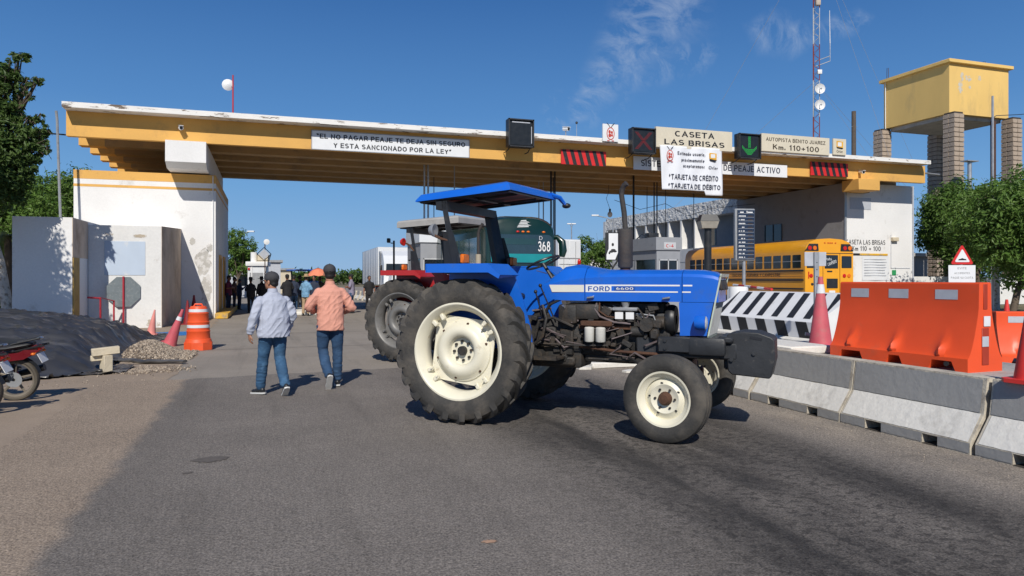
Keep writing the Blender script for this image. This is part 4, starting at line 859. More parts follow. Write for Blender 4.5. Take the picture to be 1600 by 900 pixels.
def rear_wheel(parent, x, y, z, R_, rim_m, hub_m, spin, flip):
    W = .34; rr = R_ * .635
    b = MB(); h = W / 2
    b.lathe([(-h * .86, rr + .028), (-h * .92, rr + .03), (-h * .93, rr + .012), (-h * .86, rr - .004), (-h * .62, rr - .03), (-h * .35, rr - .06), (h * .35, rr - .06), (h * .62, rr - .03), (h * .86, rr - .004), (h * .93, rr + .012), (h * .92, rr + .03), (h * .86, rr + .028), (h * .6, rr), (0, rr - .05), (-h * .6, rr)], axis='Y', n=64, close=True)
    w = b.build('rear_wheel', rim_m, parent); w.location = (x, y, z); w.rotation_euler = (0, spin, PI if flip else 0)
    b = tyre_mesh(R_, rr + .01, W, 22); b.build('tyre', TYRE, w, smooth=35)
    b = MB()
    squareplate(b, .26, lambda a: min(rr - .055, (rr * .72) / max(.01, max(abs(math.cos(a)), abs(math.sin(a))))), -.055, 0)
    b.lathe([(-.055, .345), (-.075, .335), (-.085, .31), (-.125, .285), (-.150, .245), (-.152, .21), (-.135, .175), (-.10, .155), (-.06, .148), (-.055, .145), (-.055, .05), (-.03, .05)], axis='Y', n=48)
    b.build('wheel_disc', rim_m if not hub_m else hub_m, w)
    b = MB()
    for i in range(8):
        a = 2 * PI * i / 8 + .2; b.cyl((.105 * math.cos(a), -.05, .105 * math.sin(a)), (.105 * math.cos(a), -.082, .105 * math.sin(a)), .016, n=6)
    b.build('wheel_nuts', DARKB, w, kind='stuff')
    for q in w.children:
        if not q.name.startswith('tyre'): q.location.y = .05
    b = MB(); b.cyl((0, .03, 0), (0, -.05, 0), .052, n=16); b.cyl((0, .0, 0), (0, .3, 0), .06, n=12); b.build('axle_end', DARKM, w)
    b = MB()
    for i in range(4):
        a = 2 * PI * i / 4 + PI / 4
        for da in (-.14, .14):
            c, s_ = math.cos(a + da), math.sin(a + da); r_ = rr - .075
            b.box((c * r_, -.075, s_ * r_), (.07, .06, .045), rot=(0, -(a + da), 0), b=.008); b.cyl((c * (r_ - .03), -.06, s_ * (r_ - .03)), (c * (r_ - .03), -.118, s_ * (r_ - .03)), .011, n=6)
    b.build('rim_clamps', rim_m, w, kind='stuff')
    b = MB()
    for i in range(6):
        a = 2 * PI * i / 6 + .4; b.cyl((.31 * math.cos(a), -.07, .31 * math.sin(a)), (.31 * math.cos(a), -.1, .31 * math.sin(a)), .014, n=6)
    b.build('disc_bolts', RUST, w, kind='stuff').location.y = .05
    return w
def front_wheel(parent, x, y, z, R_, rim_m, flip, steer=0):
    W = .22; h = W / 2; rr = R_ * .59
    b = MB(); b.lathe([(-h * .9, rr + .02), (-h * .98, rr + .018), (-h * .95, rr), (-h * .7, rr - .012), (-h * .45, rr - .05), (h * .45, rr - .05), (h * .7, rr - .012), (h * .95, rr), (h * .98, rr + .018), (h * .9, rr + .02), (h * .6, rr), (0, rr - .04), (-h * .6, rr)], axis='Y', n=48, close=True)
    w = b.build('front_wheel', rim_m, parent); w.location = (x, y, z); w.rotation_euler = (0, 0, (PI if flip else 0) + steer)
    b = MB(); g = .012
    prof = [(-h * .8, rr), (-h * .95, rr + .015), (-h * 1.12, rr + (R_ - rr) * .35), (-h * 1.15, rr + (R_ - rr) * .6), (-h * 1.0, R_ - .035), (-h * .85, R_ - .012), (-h * .62, R_ - .004), (-h * .58, R_ - g - .006), (-h * .48, R_ - g - .006), (-h * .44, R_), (-h * .12, R_ + .002), (-h * .08, R_ - g)]
    prof = prof + [(-a, r_) for a, r_ in prof[::-1]]
    b.lathe(prof, axis='Y', n=64); b.build('tyre', TYRE, w, smooth=30)
    b = MB(); b.lathe([(-.02, rr - .045), (-.03, rr - .07), (-.05, rr * .62), (-.062, rr * .56), (-.05, rr * .45), (-.035, .075), (-.035, .02)], axis='Y', n=40); b.build('wheel_disc', rim_m, w)
    b = MB(); b.lathe([(-.03, .07), (-.075, .062), (-.10, .045), (-.105, .0)], axis='Y', n=20); b.cyl((0, .0, 0), (0, .22, 0), .05, n=10); b.build('hub_cap', RUST, w)
    b = MB()
    for i in range(6):
        a = 2 * PI * i / 6; b.cyl((.1 * math.cos(a), -.03, .1 * math.sin(a)), (.1 * math.cos(a), -.062, .1 * math.sin(a)), .012, n=6)
    b.build('wheel_nuts', DARKB, w, kind='stuff')
    b = MB()
    for i in range(5):
        a = 2 * PI * i / 5 + .5; b.ell((.155 * math.cos(a), -.058, .155 * math.sin(a)), (.016, .004, .010), 8, 4)
    b.build('disc_slots', BLACKP, w, kind='stuff')
    return w
def tractor(label, loc, rz, body, rim, hub, roof_x, roof_m, hero=True):
    T = thing('tractor', label, 'tractor', loc, rz)
    RR_, FR_ = .80, .43
    for s in (-1, 1): rear_wheel(T, -.14, s * .88, RR_, RR_, rim, hub, .12 if s < 0 else 1.1, s > 0)
    for s in (-1, 1): front_wheel(T, 2.13, s * (.95 if s < 0 else 1.06), FR_, FR_, rim, s > 0, R(-8))
    # hood: stations along x -> (x, bottom, shoulder, top, half width)
    def section(x, zb, zs, zt, hw):
        return [(x, -hw, zb), (x, -hw - .004, zs - .03), (x, -hw + .012, zs), (x, -hw * .72, zs + (zt - zs) * .72), (x, -hw * .4, zt - .005), (x, 0, zt), (x, hw * .4, zt - .005), (x, hw * .72, zs + (zt - zs) * .72), (x, hw - .012, zs), (x, hw + .004, zs - .03), (x, hw, zb)]
    def loft(sts, nm, m):
        b = MB(); vs = []; fs = []; k = 11
        for q in sts: vs += section(*q)
        fs = [(i * k + j, i * k + j + 1, (i + 1) * k + j + 1, (i + 1) * k + j) for i in range(len(sts) - 1) for j in range(k - 1)] + [tuple(range(k)), tuple((len(sts) - 1) * k + j for j in range(k - 1, -1, -1))]
        b.add(vs, fs); o = b.build(nm, m, T, smooth=28); return o
    loft([(.60, 1.40, 1.545, 1.56, .30), (.66, 1.37, 1.565, 1.62, .305), (.80, 1.355, 1.60, 1.74, .308), (.95, 1.353, 1.62, 1.765, .31), (1.085, 1.352, 1.635, 1.745, .31)], 'rear_hood', body)
    h_ = loft([(1.093, 1.352, 1.635, 1.74, .312), (1.3, 1.352, 1.645, 1.705, .312), (1.6, 1.352, 1.65, 1.70, .312), (2.0, 1.352, 1.65, 1.70, .312), (2.16, 1.352, 1.65, 1.70, .312)], 'hood', body)
    loft([(2.167, 1.352, 1.65, 1.70, .312), (2.35, 1.352, 1.645, 1.695, .312), (2.48, 1.352, 1.63, 1.672, .308), (2.535, 1.352, 1.61, 1.64, .30)], 'nose_hood', body)
    for s in (-1, 1):
        b = MB(); b.prism([(2.13, 1.348), (2.485, 1.348), (2.415, 1.0), (2.14, .995)], 'xz', s * .312, s * .292); b.build('side_cowl', body, T, smooth=0)
    # grille
    b = MB(); gx = lambda z: 2.425 + (z - 1.0) * .20
    fr = mat('grille_frame_pale', (.50, .56, .47), .4, var=.06, vs=4)
    for (y0, y1, z0, z1) in ((-.31, -.288, .985, 1.63), (.288, .31, .985, 1.63), (-.31, .31, .96, 1.0), (-.31, .31, 1.615, 1.65), (-.275, .275, 1.42, 1.45)):
        b.add([(gx(z0) + e, y, z) for z, e0 in ((z0, 0), (z1, 0)) for y in (y0, y1) for e in ((0 if z == z0 else gx(z1) - gx(z0)), (.016 if z == z0 else gx(z1) - gx(z0) + .016))], [(0, 1, 3, 2), (4, 6, 7, 5), (0, 4, 5, 1), (2, 3, 7, 6), (1, 5, 7, 3), (0, 2, 6, 4)])
    g = b.build('grille', fr, T, smooth=0)
    b = MB()
    for i in range(17):
        y = -.26 + .52 * i / 16; b.add([(gx(1.0) + .0, y - .006, 1.0), (gx(1.0) + .02, y, 1.0), (gx(1.0), y + .006, 1.0), (gx(1.42), y - .006, 1.42), (gx(1.42) + .02, y, 1.42), (gx(1.42), y + .006, 1.42)], [(0, 1, 4, 3), (1, 2, 5, 4)])
    b.build('grille_bars', GREYM, g, smooth=0, kind='stuff')
    b = MB(); b.add([(gx(z) - .01, y, z) for z in (.99, 1.63) for y in (-.28, .28)], [(0, 1, 3, 2)]); b.build('grille_backing', BLACKP, g, smooth=0)
    for s in (-1, 1):
        b = MB(); b.box((gx(1.53) + .015, s * .13, 1.53), (.03, .22, .11), rot=(0, -.2, 0), b=.01); b.build('grille_insert', DARKB, g)
    if hero:
        # decals and lettering on the right side, latches
        def dec(nm, x0, x1, z0, z1, m, y=-.3165): b = MB(); b.add([(x0, y, z0), (x1, y, z0), (x1, y, z1), (x0, y, z1)], [(0, 1, 2, 3)]); return b.build(nm, m, T, smooth=0, fixn=False)
        b = MB(); b.add([(.70, -.3165, 1.448), (1.08, -.3165, 1.450), (1.08, -.3165, 1.530), (.665, -.3165, 1.530)], [(0, 1, 2, 3)]); b.build('decal', STRIPEC, T, smooth=0, fixn=False)
        dec('decal', 1.098, 1.395, 1.450, 1.534, WPAINT)
        dec('decal', 1.395, 2.14, 1.518, 1.534, WPAINT); dec('decal', 1.395, 2.12, 1.450, 1.464, WPAINT)
        dec('decal', 2.175, 2.27, 1.518, 1.534, WPAINT); dec('decal', 2.165, 2.255, 1.450, 1.464, WPAINT)
        letters('FORD', (1.128, -.3165, 1.462), .25, .060, mat('lettering_blue', (.01, .08, .36), .5), T, bold=.06, proud=.002)
        dec('decal', 1.425, 1.66, 1.470, 1.512, MATS['lettering_blue']); letters('6600', (1.45, -.3185, 1.477), .19, .028, WPAINT, T, bold=.03, proud=.002)
        for x in (1.16, 2.0): b = MB(); b.box((x, -.335, 1.392), (.085, .03, .022), rot=(0, -.15, 0), b=.006); b.build('hood_latch', ALU, T)
    for s in (-1, 1):
        b = MB(); b.lathe([(0, .02), (.01, .065), (.05, .078), (.115, .078), (.12, .07)], (2.30, s * .385, 1.14), 'X', 24); b.box((2.36, s * .335, 1.14), (.06, .08, .05)); hl = b.build('headlight', body, T)
        b = MB(); b.lathe([(.0, .07), (.012, .05), (.018, .0)], (2.421, s * .385, 1.14), 'X', 20); b.build('lens', mat('lamp_lens', (.55, .56, .58), .12, var=.2, vs=40, bump=.6, bs=90), hl)
    # fenders
    for s in (-1, 1):
        b = MB(); b.prism([(-.46, 1.745), (.27, 1.745), (.37, 1.62), (.47, 1.35), (.56, 1.05), (.58, .86), (.30, .80), (-.3, .85), (-.46, 1.2)], 'xz', s * .62, s * .60); f = b.build('fender', body, T, smooth=0)
        b = MB(); b.span((-.47, s * .60, 1.748), (.28, s * 1.13, 1.762)); b.span((-.47, s * 1.118, 1.665), (.28, s * 1.132, 1.75))
        b.add([(.28, s * .60, 1.762), (.28, s * 1.13, 1.762), (.42, s * 1.13, 1.64), (.42, s * .62, 1.64), (.28, s * .6, 1.748), (.28, s * 1.13, 1.665), (.40, s * 1.13, 1.60), (.40, s * .62, 1.63)], [(0, 1, 2, 3), (4, 7, 6, 5), (1, 5, 6, 2), (0, 3, 7, 4), (2, 6, 7, 3)])
        b.span((-.48, s * .60, 1.665), (-.466, s * 1.132, 1.762))
        b.build('fender_top', body, f, smooth=0)
        b = MB(); b.box((-.26, s * .70, 1.825), (.05, .16, .12), b=.012); lm = b.build('side_lamp', BLACKP, T)
        b = MB(); b.box((-.22, s * .70, 1.825), (.05, .15, .105), b=.012); b.build('lens', ORL, lm)
        b = MB(); b.span((.28, s * .24, .70), (.85, s * .60, .72)); b.span((.28, s * .56, .72), (.85, s * .60, .745)); b.build('footplate', DARKB, T)
    # drive train
    b = MB(); b.box((0, 0, .84), (.56, .62, .62), b=.06); b.cyl((0, -.84, .80), (0, .84, .80), .13, n=16); b.cyl((0, -.5, .80), (0, .5, .80), .19, n=16); b.box((-.35, 0, .86), (.3, .4, .3), b=.04); b.box((-.1, 0, 1.18), (.5, .42, .1), b=.03); b.build('rear_axle', DARKM, T)
    b = MB(); b.box((.62, 0, .86), (.80, .42, .56), b=.04); b.box((.55, -.23, .93), (.34, .06, .24), b=.02); b.box((.85, -.235, .88), (.16, .05, .3), b=.015); b.box((.7, -.22, .66), (.5, .1, .1), b=.02); b.cyl((.52, -.2, .72), (.52, -.34, .72), .07, n=14); b.cyl((.75, -.2, .68), (.75, -.3, .68), .05, n=12); b.build('transmission', DARKB, T)
    b = MB(); b.box((1.5, 0, .98), (1.02, .34, .5), b=.03); b.box((1.5, 0, 1.27), (.9, .26, .14), b=.02); b.box((1.5, 0, .72), (.95, .28, .14), b=.03)
    for i in range(4): b.cyl((1.16 + .21 * i, -.12, 1.18), (1.16 + .21 * i, -.24, 1.18), .04, n=10)
    for i in range(10): b.cyl((1.04 + .1 * i, -.17, .80), (1.04 + .1 * i, -.185, .80), .014, n=6)
    b.build('engine_block', DARKM, T)
    b = MB(); b.box((1.06, -.2, 1.23), (.42, .2, .19), b=.05); b.box((.88, -.25, 1.20), (.22, .14, .22), b=.03); b.build('fuel_tank', DARKB, T)
    b = MB(); b.box((1.22, -.25, 1.10), (.36, .16, .06), b=.01); b.box((1.3, -.2, 1.06), (.6, .1, .04)); b.build('filter_bracket', RUST, T)
    for x in (1.14, 1.27): b = MB(); b.lathe([(0, .0), (.002, .048), (.012, .055), (.155, .055), (.165, .045), (.17, 0)], (x, -.31, .895), 'Z', 18); b.build('oil_filter', mat('filter_white', (.62, .61, .56), .5, var=.05, vs=8, dirt=(.28, .24, .2), dth=(.6, .8), ds=12), T)
    for x in (1.48, 1.60):
        b = MB(); b.cyl((x, -.26, 1.13), (x, -.26, 1.25), .05, n=14); fb = b.build('fuel_filter', DARKB, T)
        b = MB(); b.box((x, -.312, 1.195), (.09, .006, .075)); b.build('filter_label', WPAINT, fb)
    b = MB(); b.box((1.54, -.26, 1.265), (.28, .12, .04), b=.01); b.cyl((1.54, -.26, 1.28), (1.54, -.26, 1.34), .03, .05, 10); b.build('filter_head', GREYM, T)
    b = MB(); b.cyl((1.78, -.17, 1.10), (1.78, -.32, 1.10), .075, n=18); b.cyl((1.72, -.2, 1.12), (1.96, -.2, 1.12), .07, n=14); b.box((1.86, -.26, 1.0), (.1, .1, .12), b=.02); b.cyl((1.6, -.22, 1.02), (1.75, -.22, 1.02), .06, n=12); b.build('injection_pump', DARKB, T)
    b = MB(); b.lathe([(0, .05), (0, .15), (.03, .165), (.07, .165), (.10, .15), (.10, .05)], (1.96, -.08, 1.15), 'X', 28); b.build('fan_pulley', BLACKP, T)
    b = MB(); b.box((2.2, 0, 1.17), (.14, .46, .36), b=.02); b.build('radiator', DARKM, T)
    # hoses, pipes, rods, levers
    def pipe(pts, r, m, nm='hose', n=7): b = MB(); b.tube(pts, r, n); return b.build(nm, m, T)
    GH = mat('hose_grey', (.14, .11, .11), .5, var=.2, vs=10)
    pipe([(1.22, -.27, 1.34), (1.2, -.29, 1.26), (1.26, -.30, 1.18), (1.42, -.30, 1.12), (1.6, -.28, 1.105)], .013, GH); pipe([(1.25, -.28, 1.34), (1.25, -.3, 1.24), (1.34, -.3, 1.18), (1.45, -.3, 1.17)], .010, RUST)
    pipe([(1.55, -.26, 1.26), (1.7, -.3, 1.26), (1.75, -.3, 1.2), (1.75, -.28, 1.12)], .010, DARKB); pipe([(1.6, -.25, 1.22), (1.85, -.27, 1.2), (1.9, -.25, 1.05)], .009, GREYM)
    for k in range(4): pipe([(1.72 + .03 * k, -.24, 1.17), (1.62 - .1 * k, -.26, 1.24 + .01 * k), (1.5 - .12 * k, -.2, 1.30)], .006, GREYM, 'injector_pipe', 5)
    pipe([(1.0, -.24, .84), (1.4, -.27, .80), (2.05, -.30, .78)], .018, RUST, 'drag_link'); pipe([(.4, -.3, .86), (1.0, -.3, .85), (1.35, -.28, .86)], .011, DARKB, 'brake_rod'); pipe([(1.1, -.22, .70), (1.6, -.22, .695), (2.0, -.2, .72)], .014, DARKB, 'return_pipe')
    pipe([(.85, -.24, 1.28), (.84, -.3, 1.29), (.83, -.33, 1.27)], .028, ALU, 'filler_neck'); pipe([(.5, -.34, .92), (.55, -.34, 1.12), (.72, -.34, 1.16), (.95, -.3, 1.06)], .016, DARKB, 'step_hoop'); pipe([(.42, -.36, .78), (.62, -.4, .95), (.66, -.4, 1.15), (.60, -.36, 1.3)], .018, DARKB, 'brake_lever')
    pipe([(.55, -.30, 1.05), (.66, -.30, 1.30), (.80, -.28, 1.37)], .018, BLACKP, 'steering_arm')
    for (p, q) in (((.60, -.30, 1.08), (.50, -.32, 1.45)), ((.74, -.30, 1.10), (.55, -.30, 1.52))):
        o = pipe([p, q], .009, BLACKP, 'gear_lever'); b = MB(); b.ell(q, (.022, .022, .022), 10, 8); b.build('knob', BLACKP, o)
    rr_ = random.Random(3)
    b = MB()
    for k in range(70):      # the clutter of small fittings along both flanks
        x = rr_.uniform(.3, 2.05); s = -1 if k % 3 else 1; z = rr_.uniform(.68, 1.30)
        b.box((x, s * rr_.uniform(.20, .27), z), (rr_.uniform(.02, .12), .05, rr_.uniform(.02, .09)), rot=(0, rr_.uniform(-.5, .5), 0), b=.006)
    b.build('small_fittings', DARKB, T, kind='stuff')
    b = MB()
    for k in range(16):
        x = rr_.uniform(.3, 1.9); z = rr_.uniform(.70, 1.25); b.tube([(x, -.27, z), (x + rr_.uniform(-.1, .15), -.31, z + rr_.uniform(-.1, .1)), (x + rr_.uniform(.1, .3), -.27, z + rr_.uniform(-.12, .12))], rr_.choice((.005, .008, .011)), 5)
    b.build('small_pipes', GH, T, kind='stuff')
    # seat, steering wheel, console
    b = MB(); b.box((-.05, 0, 1.38), (.42, .46, .09), b=.04); b.box((-.26, 0, 1.60), (.09, .44, .36), rot=(0, -.15, 0), b=.04); b.build('seat', BLACKP, T)
    b = MB(); b.box((.0, 0, 1.26), (.3, .3, .2)); b.build('seat_base', DARKB, T)
    b = MB(); ring = []
    for i in range(29):
        a = 2 * PI * i / 28; ring.append((.47 + .205 * math.cos(a) * .92, .205 * math.sin(a), 1.79 - .205 * math.cos(a) * -.38))
    b.tube(ring, .014, 8, cap=False)
    for a in (0, 2.1, 4.2): b.tube([(.47, 0, 1.77), (.47 + .2 * math.cos(a) * .92, .2 * math.sin(a), 1.79 + .2 * math.cos(a) * .38)], .009, 5)
    b.tube([(.47, 0, 1.78), (.66, 0, 1.50)], .022, 8); b.build('steering_wheel', BLACKP, T)
    b = MB(); b.tube([(.56, -.12, 1.66), (.50, -.28, 1.69)], .007, 5); b.build('throttle_lever', ALU, T)
    # exhaust
    if hero:
        b = MB(); b.lathe([(0, .035), (.01, .078), (.03, .084), (.42, .084), (.44, .078), (.455, .034)], (1.47, 0, 1.715), 'Z', 24); e = b.build('muffler', MUFF, T)
        b = MB(); b.tube([(1.47, 0, 2.16), (1.455, 0, 2.35), (1.425, 0, 2.55), (1.43, 0, 2.61), (1.455, -.01, 2.655), (1.49, -.02, 2.68)], [.031, .031, .030, .030, .030, .032], 12); b.build('exhaust_pipe', MUFF, T)
        b = MB(); b.cyl((1.47, 0, 1.68), (1.47, 0, 1.73), .06, n=12); b.build('muffler_flange', RUST, e)
    else:
        b = MB(); b.cyl((1.1, -.1, 1.7), (1.1, -.1, 2.08), .055, n=14); e = b.build('muffler', mat('tan_can', (.40, .35, .26), .5), T); b = MB(); b.tube([(1.1, -.1, 2.08), (1.1, -.1, 2.5), (1.13, -.1, 2.58), (1.2, -.1, 2.68)], .03, 10); b.build('exhaust_pipe', MUFF, T)
    # front axle, bolster, weights
    b = MB(); b.box((2.12, 0, .50), (.12, 1.5, .11), b=.02); b.box((2.12, 0, .62), (.26, .3, .22), b=.03)
    for s in (-1, 1): b.cyl((2.12, s * .76, .38), (2.12, s * .76, .62), .04, n=12); b.cyl((2.12, s * .76, .43), (2.12, s * (.93 if s < 0 else 1.04), .43), .05, n=12); b.tube([(2.12, s * .74, .60), (2.0, s * .72, .62), (1.6, s * .34, .74)], .018, 6)
    b.build('front_axle', DARKM, T)
    b = MB(); b.tube([(2.2, -.66, .56), (2.22, .66, .56)], .02, 8); b.box((2.2, .5, .52), (.12, .12, .12), b=.02); b.build('track_rod', RUST, T)
    b = MB(); b.box((2.10, 0, .86), (.90, .50, .22), b=.02); b.build('front_bolster', CHAR, T)
    for s in (-1, 1):
        b = MB(); b.box((2.12, s * .335, .90), (.42, .03, .17), b=.015); b.box((2.42, s * .315, .89), (.38, .09, .19), b=.03)
        b.cyl((1.99, s * .345, .94), (1.99, s * .365, .94), .018, n=6); b.cyl((1.99, s * .345, .86), (1.99, s * .365, .86), .018, n=6); b.build('side_rail', CHAR, T)
    b = MB(); b.box((2.60, 0, .96), (.16, .6, .07), b=.02); b.box((2.62, 0, .84), (.2, .5, .18), b=.02); b.box((2.64, 0, .70), (.14, .34, .12), b=.02); b.build('weight_carrier', CHAR, T)
    if hero:
        for k in range(4):
            y = -.24 + k * .115
            pts = [(2.62, .64), (2.66, .60), (3.03, .575), (3.05, .60), (3.085, .76), (3.08, .97), (3.05, 1.00), (2.92, 1.045), (2.76, 1.05), (2.62, 1.02), (2.60, .96)]
            b = MB(); b.prism(pts, 'xz', y, y + .095); wgt = b.build('suitcase_weight', CHAR, T, smooth=20)
            bv = wgt.modifiers.new('b', 'BEVEL'); bv.width = .012; bv.segments = 2; bv.limit_method = 'ANGLE'; bv.angle_limit = R(40)
            b = MB(); b.box((2.90, y - .0015, .985), (.12, .004, .028), rot=(0, .16, 0)); b.build('handle_slot', INK, wgt)
            if k == 0: b = MB(); b.cyl((2.88, y, .83), (2.88, y - .02, .83), .022, n=8); b.cyl((2.66, y, .76), (2.66, y - .03, .76), .022, n=8); b.build('bolt_head', CHAR, wgt); letters('DOMEX', (2.88, y, .605), .11, .028, CHAR, wgt, bold=.02, proud=.003)
    # roll-over posts and canopy
    px_, pz_ = (0, 0) if hero else (.42, .10)
    for s in (-1, 1):
        b = MB(); b.add([(x, y, z) for (x, z, hx) in ((-.37 + px_, 1.70, .075), (-.53 + px_, 2.50 + pz_, .065)) for (dx, y) in ((-1, s * .57), (1, s * .57), (1, s * .69), (-1, s * .69)) for x in [x + dx * hx]], [(0, 1, 2, 3), (7, 6, 5, 4), (0, 4, 5, 1), (1, 5, 6, 2), (2, 6, 7, 3), (3, 7, 4, 0)])
        b.add([(x, y, z) for (x, z, hx) in ((-.35 + px_, 1.70, .13), (-.43 + px_, 2.14, .07)) for (dx, y) in ((-1, s * .70), (1, s * .70), (1, s * .72), (-1, s * .72)) for x in [x + dx * hx]], [(0, 1, 2, 3), (7, 6, 5, 4), (0, 4, 5, 1), (1, 5, 6, 2), (2, 6, 7, 3), (3, 7, 4, 0)])
        b.build('roll_bar_post', BLACKP, T, smooth=0)
    b = MB(); b.span((-.60 + px_, -.69, 2.40 + pz_), (-.46 + px_, .69, 2.50 + pz_)); b.build('roll_bar_beam', BLACKP, T)
    x0, x1, z0, z1 = roof_x
    W_ = .72
    b = MB()
    def rz_(x): return z0 + (z1 - z0) * (x - x0) / (x1 - x0)
    ring = lambda inx, iny, dz: [(x0 + inx, -W_ + iny, rz_(x0) + dz), (x1 - inx, -W_ + iny, rz_(x1) + dz), (x1 - inx, W_ - iny, rz_(x1) + dz + .03), (x0 + inx, W_ - iny, rz_(x0) + dz + .03)]
    rs = [ring(0, 0, 0), ring(.005, .005, .02), ring(.05, .05, .085), ring(.12, .16, .115), ring(.3, .35, .13)] if hero else [ring(0, 0, 0), ring(.0, .0, .10), ring(.02, .02, .13), ring(.12, .12, .155), ring(.3, .35, .17)]
    vs = [p for r_ in rs for p in r_]; fs = [(i * 4 + j, i * 4 + (j + 1) % 4, (i + 1) * 4 + (j + 1) % 4, (i + 1) * 4 + j) for i in range(4) for j in range(4)] + [(16, 17, 18, 19)]
    b.add(vs, fs)
    rf = b.build('roof', roof_m, T, smooth=20)
    b = MB(); q = ring(.02, .02, .012); b.add(q, [(0, 3, 2, 1)]); q = ring(.05, .05, .0)
    for j in range(4): b.tube([q[j], q[(j + 1) % 4]], .018, 6)
    b.tube([((q[0][0] + q[1][0]) / 2, -W_ + .05, rz_((x0 + x1) / 2)), ((q[0][0] + q[1][0]) / 2, W_ - .05, rz_((x0 + x1) / 2) + .03)], .02, 6); b.tube([(x0 + .1, -.3, rz_(x0)), (x1 - .1, -.3, rz_(x1))], .015, 6); b.tube([(x0 + .1, .3, rz_(x0)), (x1 - .1, .3, rz_(x1))], .015, 6)
    b.build('roof_lining', BLACKP, rf, smooth=0)
    if hero:
        b = MB(); b.tube([(x1 - .05, W_ - .05, z1 + .09), (x1 + .04, W_ + .05, z1 + .06), (x1 + .10, W_ + .1, z1 - .03)], [.035, .03, .02], 8, sc=(1, 1.5)); b.build('roof_corner_lip', roof_m, rf)
        b = MB(); b.ell((x1 + .11, W_ + .12, z1 - .04), (.06, .05, .035), 10, 8); b.build('work_lamp', BLACKP, rf)
    # rear work lamp on the post
    b = MB(); b.lathe([(0, .0), (.01, .05), (.05, .075), (.07, .078), (.075, .07), (.06, 0)], (-.66 if hero else -.28, -.73, 2.16 if hero else 2.32), 'X', 16); wl = b.build('work_lamp', GREYM if hero else REDL, T)
    b = MB(); b.tube([(-.6 + px_, -.73, 2.1 + 2 * pz_), (-.52 + px_, -.70, 2.06 + 2 * pz_), (-.42 + px_, -.70, 2.04 + pz_)], .016, 6); b.build('lamp_bracket', RUST, wl)
    return T
def cam2w(xc, yc): return (xc * CY + yc * SY, -xc * SY + yc * CY, .005)
TRA = -(R(23.5) + YAW)
tractor('blue farm tractor with cream wheels and flat blue canopy crossing the lane', cam2w(-.06, 8.80), TRA, BLUEP, CREAM, None, (-.86, .36, 2.50, 2.585), BLUEP, True)
GROOF = mat('canopy_grey', (.36, .35, .33), .55, var=.1, vs=2, dirt=(.22, .2, .18), dth=(.55, .8), ds=2)
tractor('red farm tractor with grey canopy and grey wheels behind the blue one', cam2w(-1.62, 14.72), TRA - R(1), REDT, mat('steel_rim_grey', (.20, .195, .185), .5, metal=.2, var=.15, vs=5, dirt=(.10, .09, .075), dth=(.5, .75), ds=5), None, (-.38, 1.0, 2.60, 2.66), GROOF, False)

